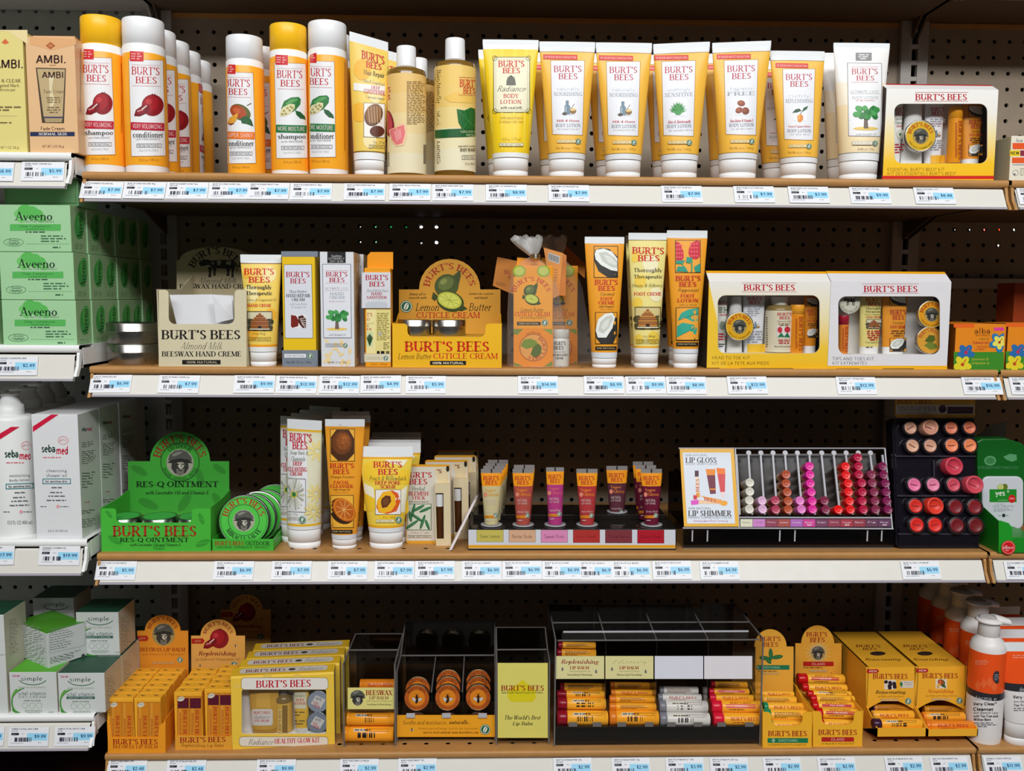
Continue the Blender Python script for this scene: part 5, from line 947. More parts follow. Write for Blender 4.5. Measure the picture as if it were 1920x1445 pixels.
# gift bags of sheer fabric
view(900, 400, 3.692)
org = veil('sheer_organza', .06)
def gift(dx, dY, which, tilt=0, full=True):
    Y = .016 + dY
    v0 = VW[0]; VW[0] = v0 + dx
    t, S = carton('cuticle_cream_carton', 'orange cuticle cream carton with a lemon print in the %s gift bag' % which, 'box', 236, 500, 362, H2, Y, .026, 'f09a22')
    mb = MB(); f = S['front']; mb.prism([f.hit(tx(x), ty(y)) + Vector((0, .02, 0)) for x, y in ((255, 364), (470, 364), (410, 312), (262, 300))], (0, .0009, 0), M('f0a030', .4)); mb.build('top_flap', t)
    a = Art(); a.E(272, 400, 46, 42, '9aa834'); a.E(440, 400, 46, 42, '9aa834'); a.E(272, 398, 34, 30, 'c0c858'); a.E(440, 398, 34, 30, 'c0c858'); a.R(232, 440, 500, 800, 'f0a02a'); a.C("BURT'S BEES", 356, 560, 92, 30, 170, 10, 'c8402c', 'b', sx=1.15); ill_lemon(a, 288, 480, 428, 640)
    a.T('Lemon Butter', 280, 652, 440, 680, '6a3a14', 'i'); a.T('CUTICLE CREAM', 240, 682, 486, 712, 'c8341c', 'r'); a.T('with nourishing Vitamin E', 275, 716, 455, 730, '6a3a14', 's'); a.R(256, 750, 420, 774, '3a2c1c'); a.T('100% NATURAL', 268, 756, 408, 768, 'e8d8a8', 's'); seal(a, 449, 757, 23)
    a.R(232, 794, 505, 1062, 'ee8e1e'); a.P([(232, 800), (300, 798), (260, 840), (232, 836)], '7a8a3a'); a.P([(430, 800), (500, 800), (500, 840)], '8a9a3a'); a.E(370, 928, 98, 96, 'b05a22'); a.E(370, 928, 92, 90, 'e6a050'); ill_leaf(a, (275, 840, 460, 1010), [(.03, .45), (.15, .2), (.4, .15), (.62, .25), (.7, .4), (.5, .5), (.25, .58)], '7a8e2c'); ill_leaf(a, (275, 840, 460, 1010), [(.4, .8), (.5, .5), (.7, .35), (.82, .5), (.8, .75), (.62, .97)], '5a6a24'); a.C("BURT'S BEES", 370, 928, 64, 22, 60, -120, 'c0401c', 'b'); a.C('nourishes nails', 370, 928, 98, 16, 120, 60, '6a3a14', 's')
    a.P([(236, 1030), (300, 1058), (236, 1058)], '7a8a3a'); a.P([(500, 1020), (500, 1058), (440, 1058)], '7a8a3a'); a.build('front_print', S['front'], t)
    if full:
        j, sj = lathe('hand_cream_jar', 'small white hand cream jar beside the carton in the %s gift bag' % which, 'jar', 486, 618, 950, H2, [('body', 'd8d8d0', [(None, .95), (1050, 1), (876, 1), (868, .94), (860, .9)]), ('lid', 'c9ccc4', [(862, .97), (858, 1), (812, 1), (804, .95)])], Y + .01)
        a = Art(); a.T("BURT'S", 512, 886, 594, 912, '2c2a26', 'b'); a.T('BEES', 510, 918, 580, 942, '2c2a26', 'b'); a.T('Almond Milk', 512, 950, 590, 964, '7a7468', 'i'); a.T('BEESWAX HAND', 504, 972, 606, 986, '3c3a36', 'b'); a.T('CREME', 520, 994, 580, 1008, '3c3a36', 'b'); a.clip = (500, 608); a.build('label_print', sj, j)
    g = thing('gift_bag', 'sheer organza gift bag tied with silver, the %s one' % which, 'gift bag', tuple(Vector((A(400, 1050, Y).x, Y + .01, H2))))
    prof = [(1058, 190, 622, .03), (900, 188, 618, .032), (700, 190, 575, .032), (520, 200, 545, .03), (400, 225, 500, .026), (330, 290, 440, .016), (296, 345, 400, .007)]
    n = 28; rows = []
    for i, (y, xa, xb, d) in enumerate(prof):
        pa, pb = A(xa, y, Y), A(xb, y, Y); c = (pa + pb) / 2; w = (pb.x - pa.x) / 2
        rows.append([Vector((c.x + w * math.cos(q) * (1 + .035 * math.sin(9 * q + i)), Y + .014 + d * math.sin(q) * (1 + .08 * math.sin(7 * q + i * 2)), max(c.z, H2 + .0004))) for q in [2 * math.pi * j / n for j in range(n)]])
    mb = MB(); mb.grid(rows, org, caps=(True, False)); mb.build('bag', g)
    rows = []
    for i, (y, xa, xb, d) in enumerate(((296, 350, 400, .006), (262, 310, 415, .012), (225, 262, 430, .016), (185, 215, 436, .018), (160, 250, 430, .018))):
        pa, pb = A(xa, y, Y), A(xb, y, Y); c = (pa + pb) / 2; w = (pb.x - pa.x) / 2
        rows.append([Vector((c.x + w * math.cos(q) * (1 + .1 * i / 4 * math.sin(8 * q)), Y + .014 + d * math.sin(q) * (1 + .5 * math.sin(5 * q) * i / 4), c.z + .003 * math.sin(6 * q) * i / 4)) for q in [2 * math.pi * j / n for j in range(n)]])
    mb = MB(); mb.grid(rows, veil('bag_ruffle', .35), caps=(False, False)); mb.build('ruffle', g)
    mb = MB(); c = A(385, 296, Y - .004)
    for i in range(3): mb.grid([[c + Vector((.006 * math.cos(a_) * (1 + .18 * math.cos(b_)), .018 + .016 * math.sin(a_) * (1 + .18 * math.cos(b_)) - .018 + .014, (i - 1) * .0022 + .0011 * math.sin(b_))) for b_ in [k_ * math.pi / 3 for k_ in range(6)]] for a_ in [k_ * math.pi / 10 for k_ in range(21)]], M('c8c4b8', .25, 'silver_cord', 1.0), caps=(False, False))
    mb.build('tie', g); VW[0] = v0
gift(0, 0, 'front'); gift(46, .075, 'second', full=False)
pl = Pl(A(500, 400, .064), (.1, -1, .15)); t = thing('barcode_tag', 'orange folded tag with a barcode sticker behind the front gift bag', 'tag', tuple(pl.hit(tx(520), ty(570))))
mb = MB(); q = [pl.hit(tx(x), ty(y)) for x, y in ((440, 236), (576, 275), (548, 568), (500, 590))]; mb.prism(q, (0, .0009, 0), M('e8932a', .4)); mb.prism([pl.hit(tx(x), ty(y)) + Vector((0, .003, 0)) for x, y in ((574, 275), (600, 290), (594, 570), (548, 568))], (0, .006, 0), M('d97e1c', .4)); mb.build('card', t)
a = Art(); a.P([(474, 268), (556, 298), (548, 352), (468, 322)], 'c9c6c0')
for i in range(12): a.L(480 + i * 6, 278 + i * 2.3, 476 + i * 6, 318 + i * 2.3, 2.6 if i % 3 else 4, '3a342c')
a.mic(512, 380, 545, 470, 5, 'b8742a', .4, 3); a.build('tag_print', pl, t)
pl = Pl(A(140, 410, .1), (-.1, -1, .1)); t = thing('gift_card', 'dim orange card lying askew behind the lemon display and gift bags', 'card', tuple(pl.hit(tx(140), ty(520)))); mb = MB(); mb.prism([pl.hit(tx(x), ty(y)) for x, y in ((120, 300), (260, 330), (230, 560), (88, 500))], (0, .0009, 0), M('d9861f', .4)); mb.build('card', t)
a = Art(); a.T('BU', 168, 390, 212, 416, 'a8341c', 'b', .2); a.T('B', 196, 430, 212, 452, 'a8341c'); a.T('HAND', 112, 470, 178, 492, '8a4a1a', 'r', .25); a.build('card_print', pl, t)
pl = Pl(A(640, 300, .13), (.25, -1, .1)); t = thing('gift_card', 'dark orange card standing tilted behind the second gift bag', 'card', tuple(pl.hit(tx(640), ty(420)))); mb = MB(); mb.prism([pl.hit(tx(x), ty(y)) for x, y in ((520, 165), (560, 190), (730, 350), (725, 450), (600, 330))], (0, .0009, 0), M('c87820', .4)); mb.build('card', t)
# foot tubes
OR = 'f0a12c'
def bar100(a, x0, y0, x1, y1): a.R(x0, y0, x1, y1, '241c16'); h = y1 - y0; a.T('100% NATURAL', x0 + h * .3, y0 + h * .28, x1 - h * .3, y1 - h * .28, 'd8c8a0', 's')
t, sf = tube('foot_cream_tube', 'orange coconut foot creme tube with two coconut halves', 'tube', (725, 1000), (772, 947), 162, 1000, H2, [(208, 'd9dee4'), (962, OR), (None, 'dde2e6')], 44, .008, db=.75)
a = Art(); ill_coco(a, 787, 225, 955, 445); a.T("BURT'S", 794, 458, 956, 494, 'c83420', 'b'); a.T('BEES', 818, 500, 936, 534, 'c83420', 'b'); a.T('Coconut', 832, 544, 930, 568, '4a2c14', 'i'); a.T('FOOT', 834, 578, 918, 600, 'c83420', 'b'); a.T('CREME', 820, 606, 934, 628, 'c83420', 'b'); a.T('with Vitamin E', 824, 636, 930, 650, '4a2c14', 'r'); a.T('4.34 oz (123 g)', 832, 658, 922, 670, '8a5a20', 's'); ill_coco(a, 797, 682, 950, 903, True); bar100(a, 798, 920, 944, 945); a.clip = (768, 962); a.build('label_print', sf, t)
t, sf = tube('foot_cream_tube', 'pale yellow therapeutic foot creme tube with a beehive engraving', 'tube', (1028, 1294), (1062, 1236), 135, 968, H2, [(182, 'd9dee4'), (188, '8a7a30'), (918, 'eee08c'), (932, 'f0b030'), (None, 'e6e8ea')], 44, .008, db=.75)
a = Art()
for x, y, r in ((1070, 300, 40), (1180, 350, 60), (1110, 470, 45), (1220, 560, 50), (1090, 620, 40), (1200, 860, 45), (1100, 870, 35)): a.E(x, y, r * .9, r, 'f2cf50' if r < 46 else 'f4ecc0')
a.T("BURT'S", 1054, 232, 1278, 278, 'd0281c', 'b', .02); a.T('BEES', 1092, 288, 1246, 330, 'd0281c', 'b'); a.T('Thoroughly', 1064, 378, 1262, 412, '3a3020', 'r'); a.T('Therapeutic', 1064, 424, 1264, 456, '3a3020', 'r'); a.T('Honey & Bilberry', 1050, 486, 1266, 516, '5a4a1a', 'i'); a.T('FOOT CREME', 1066, 545, 1258, 568, 'd0281c', 'b'); ill_hive(a, 1070, 646, 1250, 800, 'c88a3c', '4a3010', 'd8c88a', '5a5030'); a.T('4 oz. (114 g)', 1128, 842, 1212, 858, '4a3a14', 'r'); pill(a, 1082, 872, 1236, 898, '99.98% NATURAL', '4a3a14'); a.clip = (1050, 1272); a.build('label_print', sf, t)
behind(t, 1130, .05, 'therapeutic foot creme tube in shadow behind the pale yellow one')
t, sf = tube('foot_cream_tube', 'orange peppermint foot lotion tube with red flowers and teal leaves', 'tube', (1294, 1575), (1336, 1508), 118, 968, H2, [(170, 'dadfe6'), (938, OR), (None, 'e0e4e8')], 50, .008, db=.75)
a = Art(); a.R(1350, 184, 1527, 412, BLK); a.R(1354, 188, 1523, 408, 'f2a83a'); a.P([(1354, 195), (1378, 200), (1408, 260), (1410, 310), (1390, 335), (1356, 328)], 'd22a3e'); a.P([(1470, 200), (1500, 186), (1522, 196), (1522, 300), (1500, 320), (1460, 316), (1442, 280), (1446, 240)], 'd22a3e')
for i in range(12): a.E(1362 + (i % 3) * 16, 220 + (i // 3) * 28, 6, 8, 'e8606a'); a.E(1462 + (i % 3) * 20, 210 + (i // 3) * 28, 7, 8, 'e8606a')
for pp in ([(1356, 400), (1370, 365), (1420, 370), (1440, 405)], [(1430, 300), (1470, 310), (1455, 345), (1425, 340)], [(1480, 370), (1523, 345), (1523, 405), (1490, 405)], [(1356, 325), (1420, 325), (1400, 350), (1356, 348)]): a.P(pp, '2f9a82')
a.L(1465, 320, 1465, 405, 8, '3aa070'); a.L(1390, 335, 1410, 370, 6, '3aa070')
a.T("BURT'S", 1354, 430, 1528, 465, 'c83420', 'b'); a.T('BEES', 1378, 472, 1500, 505, 'c83420', 'b'); a.T('Peppermint', 1370, 516, 1512, 548, '4a2c14', 'i'); a.T('FOOT', 1388, 556, 1488, 580, 'c83420', 'b'); a.T('LOTION', 1366, 588, 1512, 612, 'c83420', 'b'); a.T('3.38 fl. oz. (100 ml)', 1378, 624, 1500, 638, '5a3a1a', 's')
a.R(1354, 650, 1514, 878, BLK); a.R(1358, 654, 1510, 874, 'f2a83a')
for pp in ([(1366, 742), (1390, 690), (1440, 664), (1508, 654), (1508, 740), (1470, 748), (1410, 720)], [(1360, 860), (1362, 780), (1400, 755), (1480, 770), (1502, 800), (1490, 840), (1450, 810), (1410, 830)]): a.P(pp, '34a890')
a.L(1370, 740, 1508, 690, 4, '1c6a58'); a.L(1362, 855, 1490, 790, 4, '1c6a58'); bar100(a, 1356, 892, 1508, 916); a.clip = (1318, 1540); a.build('label_print', sf, t)
behind(t, 1392, .05, 'peppermint foot lotion tube in shadow behind the one with red flowers')

# gift kits of the second shelf
view(1300, 380, 3.0968)
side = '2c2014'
k1, K = kit('gift_kit', 'yellow head to toe gift kit with seven small products in its window', 77, 778, 458, 397, H2, .008, .05, (142, 537, 733, 874), 45, lambda H: gradmat('kit_fade_gold', [(0, 'f5bd18'), (H * .25, 'f2c838'), (H * .6, 'ece0b0'), (H, 'edeae4')]), 'f0a818', side)
a = Art(); a.P([(78, 958), (90, 462), (142, 700), (142, 880), (200, 958)], 'f2c634'); a.R(280, 464, 600, 466, 'c04a50'); a.T("BURT'S BEES", 293, 474, 592, 510, RED, 'b'); a.R(280, 516, 600, 518, 'c04a50'); a.T('HEAD TO TOE KIT', 108, 890, 330, 908, '6a5412', 's'); a.T('KIT DE LA TETE AUX PIEDS', 108, 922, 440, 940, '6a5412', 's'); a.R(78, 958, 152, 968, '1d1408'); a.R(268, 960, 580, 968, '1d1408'); a.build('front_print', K['front'], k1); Yk = .015; zb = K['zb']
minitube('mini cleansing tube at the edge of the head to toe kit window', 138, 204, 540, zb, Yk + .01, 'dcdcd2', art=lambda a: (a.T('BEES', 146, 570, 196, 592, 'a83040'), a.mic(146, 604, 198, 640, 3, '4a5a3a', .5, 3), a.T('CREAM', 150, 644, 194, 656, RED), a.E(168, 712, 16, 26, '8a9080'), a.mic(146, 755, 198, 800, 3, RED, .5, 3), a.mic(146, 815, 196, 840, 2, '4a4a4a', .5, 5)))
minitube('white mini tube turned backwards behind the salve tin of the head to toe kit', 208, 302, 545, zb, Yk + .012, 'e9e7e2', up=False)
tin_up('salve_tin', 'yellow salve tin with a bearded man, in the head to toe kit window', 268, 718, 84, Yk, .007, art_man, face='efb21c')
minitube('mini milk and honey lotion tube in the head to toe kit window', 300, 430, 532, zb, Yk + .012, 'e2e2e6', art=lambda a: (BB(a, 310, 546, 398, 588), a.mic(312, 598, 400, 660, 5, 'a0a4ac', .5, 5), ill_jug(a, 345, 690, 385, 730), a.mic(312, 740, 402, 815, 5, 'a0a4ac', .5, 6), a.R(302, 820, 416, 872, 'f0c030')))
t, sf = lathe('mini_bottle', 'mini body wash bottle with red poppies label in the head to toe kit', 'bottle', 416, 574, 700, 0, [('body', M('8a7442', .1, 'glossy_amber'), [(None, .98), (625, .98), (600, .9), (590, .5)]), ('sleeve', 'e6dcc0', [(868, 1), (626, 1)]), ('cap', 'e9e9e6', [(594, .58), (545, .62)])], Yk + .002, z0=zb)
a = Art(); a.T("BURT'S", 488, 638, 572, 655, RED); a.T('BEES', 500, 660, 560, 676, RED); a.T('Fabulously Free', 486, 684, 566, 694, '4a3a2a', 's'); a.mic(488, 698, 566, 716, 2, '8a5a4a', .5, 3, cen=True); a.R(484, 718, 564, 784, 'e9e6e0'); a.E(502, 738, 14, 18, 'd03040'); a.E(545, 736, 17, 18, 'd03040'); a.P([(488, 780), (510, 752), (530, 780)], '2f7a50'); a.P([(525, 780), (545, 752), (562, 782)], '2f7a50'); a.mic(486, 792, 566, 820, 3, RED, .5, 4, cen=True); a.T('Merveilleusement', 470, 828, 566, 838, '2a2a2a', 's'); a.mic(420, 660, 432, 840, 14, '6a5a3a', .5, 8); a.clip = (418, 570); a.build('label_print', sf, t)
balm_upright('lip_balm', 'orange lip balm stick leaning row in the head to toe kit window', 578, 660, 592, Yk + .002, zb, 'f0951c', 'f4a72c', 'b8461c', capshare=.2)
minitube('mini coconut foot cream tube in the head to toe kit window', 652, 738, 540, zb, Yk + .013, 'e08c1c', art=art_coco(646, 732, 548))
k2, K = kit('gift_kit', 'white tips and toes gift kit with a yellow base stripe', 779, 1472, 458, 399, H2, .0085, .05, (842, 543, 1432, 880), 45, lambda H: M('e4e2e4', .38), 'f0a818', side)
a = Art(); a.R(776, 946, 1474, 968, 'f0b41c'); a.R(980, 470, 1310, 472, 'c04a50'); a.T("BURT'S BEES", 990, 482, 1304, 518, RED, 'b'); a.R(980, 524, 1310, 526, 'c04a50'); a.T('TIPS AND TOES KIT', 806, 896, 1050, 915, '6a6672', 's'); a.T('KIT EXTREMITES', 806, 922, 1008, 940, '6a6672', 's'); a.R(830, 962, 965, 970, '1d1408'); a.R(1100, 962, 1280, 970, '1d1408'); a.build('front_print', K['front'], k2); zb = K['zb']; Yk = .0155
def art_cow(a, cx, cy, r): a.O(cx, cy, r * .9, r * .9, r * .03, '6a6a5a', 30); ill_cow(a, cx - r * .55, cy - r * .5, cx + r * .5, cy + r * .25); a.C('BEESWAX HAND CREME', cx, cy, r * .82, r * .16, 200, 340, '4a4838', 's', inside=True); a.C('BEES', cx, cy, r * .62, r * .2, 50, 10, '4a4838', 'b')
tc = tin_up('hand_cream_tin', 'small cream coloured tin with a cow, in the corner of the tips and toes window', 908, 582, 64, Yk + .004, .006, art_cow, face='d8d6c2')
balm_upright('lip_balm', 'lip balm stick with a dark red cap in the tips and toes kit', 855, 915, 655, Yk + .002, zb, 'ea8a30', 'a81830', 'c03a1c', capshare=.24)
minitube('mini pale yellow hand cream tube with a beehive in the tips and toes kit', 982, 1112, 545, zb, Yk + .008, 'e8da84', art=lambda a: (BB(a, 1000, 552, 1100, 600, 'c8301c'), a.T('Thoroughly', 1000, 606, 1092, 622, '3a3a24', 'r'), a.T('Therapeutic', 1000, 626, 1090, 640, '3a3a24', 'r'), a.T('Honey & Grapeseed Oil', 996, 644, 1096, 654, '5a5a34', 's'), a.T('HAND CREME', 1002, 658, 1090, 668, RED), ill_hive(a, 1004, 674, 1090, 730), a.mic(1000, 738, 1090, 800, 5, RED, .5, 4, cen=True), a.T('Therapeutique', 996, 804, 1096, 816, '3a3a24', 's'), a.mic(1000, 832, 1090, 842, 1, '5a5a34', .5, 5)))
minitube('mini coconut foot cream tube in the tips and toes kit', 1114, 1262, 545, zb, Yk + .008, 'ec9a2c', art=art_coco(1124, 1250, 520))
def art_lem(a, cx, cy, r): a.C("BURT'S BEES", cx, cy, r * .62, r * .26, 165, 40, 'b8441c', 'b'); ill_leaf(a, (cx - r * .5, cy - r * .4, cx + r * .6, cy + r * .7), [(.1, .4), (.4, .0), (.75, .05), (.8, .35), (.5, .6)], '5a6a24'); ill_leaf(a, (cx - r * .5, cy - r * .4, cx + r * .6, cy + r * .7), [(.05, .7), (.4, .45), (.85, .6), (.95, .85), (.5, 1)], '7a8a34')
tin_up('salve_tin', 'yellow salve tin with a bearded man, in the tips and toes kit window', 1384, 648, 82, Yk + .002, .007, art_man, face='eda41c')
tin_up('cuticle_cream_tin', 'yellow tin with lemon leaves, low in the tips and toes kit window', 1374, 806, 80, Yk + .002, .007, art_lem, face='e8a83c', floor=zb)
# tropical cream boxes
def alba(x, y, Y, label, a_=0):
    t, S = carton('cream_box', label, 'box', x, x + 292, y, H2, Y, .06, 'e88a1c', sides={5: '8a4a10'})
    a = Art(); o = x - 1512; a.R(x - 2, y + 162, x + 294, y + 280, '3f8a28'); a.R(x - 2, y - 2, x + 120, y + 20, 'e8641c'); a.T('alba', o + 1632, y + 22, o + 1726, y + 56, '5a2a10', 's'); a.T('BOTANICA', o + 1638, y + 60, o + 1722, y + 70, '7a3a14', 's'); a.R(o + 1745, y + 20, o + 1806, y + 38, 'e0409a'); a.T('natural', o + 1660, y + 78, o + 1718, y + 92, '6a6a2a', 's'); a.T('hawaiian', o + 1622, y + 96, o + 1722, y + 116, 'b01c3c', 's'); a.T('moisture', o + 1646, y + 122, o + 1728, y + 138, 'b83a2c', 's'); a.T('cream', o + 1636, y + 142, o + 1694, y + 152, 'b83a2c', 's')
    a.T('jasmine &', o + 1616, y + 196, o + 1716, y + 214, 'd8c840', 's'); a.T('vitamin e', o + 1614, y + 218, o + 1718, y + 234, 'd8c840', 's')
    def fl(cx, cy, r, c, c2):
        for i in range(5): q = i * 1.257 + .3; a.E(cx + r * .55 * math.cos(q), cy + r * .55 * math.sin(q), r * .5, r * .36, c, a=q)
        a.E(cx, cy, r * .2, r * .2, c2); a.L(cx, cy, cx + r * .4, cy - r * .6, r * .1, c2)
    fl(o + 1582, y + 166, 50, '2a6aa8', 'c02a5a'); fl(o + 1562, y + 235, 52, 'e4d22a', 'c0501c')
    if x < 1700: fl(1776, y + 106, 58, '2a7ab0', 'e8d83a'); fl(1776, y + 106, 40, 'e8e060', 'b0401c')
    a.clip = (x, x + 291); a.build('front_print', S['front'], t); return t
ta = alba(1512, 704, .004, 'orange and green tropical cream box at the end of the second shelf')
tb = alba(1814, 700, .004, 'orange and green tropical cream box just past the shelf joint, cut by the frame')
dup(ta, (.004, .064, 0), 'second tropical cream box hidden behind the first')
t, S = carton('dark_orange_carton', 'dark orange carton standing deep in the next bay above the tropical boxes', 'box', 1842, 1990, 466, H2, .2, .05, '9a3c14')
view(0, 0, 1)
# ---------------------------------------------------------------- third shelf
H3, L3 = HS[2], HL[2]
TEAL = '1f7f86'; ORD = ['lowest', 'second', 'third', 'fourth', 'fifth', 'sixth', 'seventh']
CLR = clear('clear_acrylic', (.95, .95, .96), .03, .05); SHADE_CLR = clear('shade_tinted_acrylic', (.3, .28, .29), .03, .06); EDGE = M('b9b9bf', .18, 'acrylic_edge')
view(0, 700, 3.525)
def seba(a, dx, dy, w1, w2, k=0):
    a.T('seba', 275 + dx, 470 + dy, 368 + dx, 522 + dy, '123f2e', 'S'); a.T('med', 371 + dx, 480 + dy, 452 + dx, 536 + dy, 'd01c40', 'S'); a.O(418 + dx, 442 + dy, 34, 28, 3, 'd85a6c', 20); a.T('pH 5.5', 394 + dx, 430 + dy, 438 + dx, 454 + dy, 'd01c40', 's'); a.mic(285 + dx, 550 + dy, 452 + dx, 560 + dy, 1, 'd85a6c', .6, 3)
    a.T(w1, 306 + dx, 632 + dy, 444 + dx, 656 + dy, '5a5e66', 's', k); a.T(w2, 306 + dx, 662 + dy, 444 + dx, 684 + dy, '5a5e66', 's', k); a.F(282 + dx, 694 + dy, 468 + dx, 730 + dy, 5, TEAL, k); a.T('for sensitive skin', 300 + dx, 704 + dy, 446 + dx, 720 + dy, '2a3038', 'S', k)
    for i, y in enumerate((748, 780, 804, 832)): a.mic(300 + dx - i * 6, y + dy, 450 + dx + i * 5, y + dy + 12, 1, '5a5e66', .6, i, k, True)
    a.mic(268 + dx, 874 + dy, 365 + dx, 884 + dy, 1, '5a5e66', .5, 5); a.mic(400 + dx, 874 + dy, 490 + dx, 884 + dy, 1, '5a5e66', .5, 6); a.E(384 + dx, 878 + dy, 11, 11, 'e8a0a8')
t, S = carton('shower_oil_carton', 'tall white shower oil carton with a red corner stripe and teal box', 'box', 243, 545, 270, L3, -.008, .064, 'e4e5e6', sides={3: 'd6dad2'})
a = Art(); a.P([(217, 387), (217, 350), (338, 271), (388, 271)], 'd01c40'); seba(a, 0, 0, 'cleansing', 'shower oil'); a.T('6.8 FL OZ (200 ml)', 318, 1032, 448, 1048, '6a6e76', 's'); a.build('front_print', S['front'], t)
b = Art(); b.T('seba', 540, 352, 572, 382, '123f2e', 'S'); b.T('med', 574, 350, 606, 380, 'd01c40', 'S')
for y0, y1, r in ((450, 490, 3), (510, 600, 7), (650, 760, 6), (900, 930, 2), (960, 1020, 5)): b.mic(540, y0, 634, y1, r, '7a8078', .4, r, -.12)
b.mic(560, 846, 612, 856, 1, 'd01c40', .5, 2, -.12); b.build('side_print', S['right'], t)
dup(t, (0, .066, 0), 'second white shower oil carton in line behind the one with the teal box'); dup(t, (.001, .132, 0), 'third white shower oil carton in line, in shadow')
carton('tall_carton', 'taller white carton at the back of the shower oil line, nearly dark', 'box', 610, 880, 196, L3, .215, .06, 'd6dad8')
def pump(label, x0, x1, yr, segs, yneck, ytop, head, nz, h, Y0, name='pump_bottle', col='e6e8e6', nside=-1):
    t, sf = lathe(name, label, 'bottle', x0, x1, yr, h, segs, Y0)
    c = Vector(t.location); xm = (x0 + x1) / 2; z0 = A(xm, yneck, Y0 + .03).z; z1 = A(xm, ytop, Y0 + .03).z; m = plastic(col)
    mb = MB(); mb.disc((c.x, c.y, z0 - .002), .0062, (0, 0, 1), (z1 - z0) * .55 + .002, m); mb.build('pump_stem', t)
    mb = MB(); r = head; zb = z0 + (z1 - z0) * .5
    mb.disc((c.x, c.y, zb), r, (0, 0, 1), z1 - zb, m, prof=[(r * .85, 0), (r, (z1 - zb) * .35), (r * .9, (z1 - zb) * .9), (r * .4, z1 - zb)])
    rows = []
    for u in range(7):
        q = u / 6; rr = r * (.62 - .22 * q); p = Vector((c.x + nside * (r * .3 + nz * q), c.y - .004 * q, zb + (z1 - zb) * (.62 - .5 * q * q)))
        rows.append([p + Vector((0, rr * math.cos(k * math.pi / 5), rr * .62 * math.sin(k * math.pi / 5))) for k in range(10)])
    mb.grid(rows, m); mb.build('pump_head', t); return t, sf
t, sf = pump('white body lotion pump bottle with a red corner stripe at the frame edge', -45, 236, 800, [('body', 'e9ebe8', [(None, .97), (1040, 1), (320, 1), (300, .97), (290, .85), (286, .6)]), ('collar', 'e6e8e6', [(290, .58), (284, .6), (222, .58), (218, .5), (150, .3), (146, .28)])], 160, 122, .012, .026, L3, -.008)
a = Art(); a.P([(-40, 450), (-40, 420), (75, 352), (132, 352), (0, 435)], 'd01c40'); seba(a, -243, 34, 'moisturizing', 'body lotion', -.03); a.T('13.5 FL OZ (400 ml)', 50, 970, 218, 998, '4a4e56', 's'); a.clip = (-30, 226); a.build('label_print', sf, t)
for i, (x, d) in enumerate(((196, .07), (290, .14), (372, .21))): behind(t, x, d, ['second pump bottle in the line behind the front pump bottle', 'third pump bottle in the line, in shadow', 'last pump bottle of the line, almost dark'][i], y=300)
# green ointment display
fr = notch(670, 1392, 1168, 892, 768, 1268, 986, 34); hd = dome(846, 1514, 980, 580, 1190, 199, 384)
FLT = .0255
t, pf, ph = display('ointment_display', 'bright green ointment display box with a bearded man on its arched back card', H3, .012, .1, fr, hd, '49b93c', '6e5232', hcol='43a83a', sideback=.1, fl=FLT)
LG = '369a30'; a = Art()
for x, y, r, g in ((760, 1100, 50, .5), (1330, 960, 40, 1.2), (1340, 1120, 50, -.4), (1050, 1150, 40, 0), (720, 930, 30, .8)): a.E(x, y, r, r * .4, LG, a=g); a.L(x - r * .9, y - r * g * .3, x + r * .9, y + r * g * .3, 2, '52c446')
a.T("BURT'S BEES", 746, 1006, 1302, 1076, 'a5301c', 'b'); a.T('RES-Q OINTMENT', 794, 1084, 1250, 1118, '1c3a20', 'b'); a.T('with Lavender Oil and Vitamin E', 860, 1122, 1195, 1140, '1c4a20', 'I'); a.build('front_print', pf, t)
a = Art()
for x, y, r, g in ((920, 640, 60, .5), (1320, 680, 60, 1.2), (1450, 630, 50, .6), (980, 860, 70, .4), (1220, 850, 70, -1), (1440, 840, 60, 1)): a.E(x, y, r, r * .42, '389032', a=g); a.L(x - r * .8 * math.cos(g), y - r * .8 * math.sin(g), x + r * .8 * math.cos(g), y + r * .8 * math.sin(g), 2, '2c7a28')
def outdoor(a, cx, cy, r, red, dk, t2):
    a.O(cx, cy, r * .66, r * .66, r * .025, dk, 36); a.C("BURT'S BEES", cx, cy, r * .68, r * .25, 168, 12, red, 'b'); ill_man(a, cx, cy + r * .02, r * .46, 'a9a894')
    if t2: a.C('OUTDOOR', cx, cy, r * .48, r * .14, 135, 45, dk, 'r'); a.C('DISCOVER - EXPERIENCE - PROTECT', cx, cy, r * .62, r * .1, 200, 340, dk, 's', inside=True)
outdoor(a, 1190, 585, 196, 'a0382a', '1e4a22', True); a.T('RES-Q OINTMENT', 902, 712, 1446, 756, '17301a', 'b'); a.T('with Lavender Oil and Vitamin E', 962, 774, 1380, 798, '1c4020', 'I'); a.build('header_print', ph, t)
ta = tin_flat('ointment_tin', 'green lidded ointment tin in the middle of the green display', 940, 1172, 985, 0, .016, .016, face='3fae48', metal='8a9a88', z0=H3 + FLT + .0009)
dup(ta, (-.0495, 0, 0), 'green lidded ointment tin at the notch corner towards the white cartons'); dup(ta, (.0495, 0, 0), 'green lidded ointment tin half hidden at the notch corner by the standing tins')
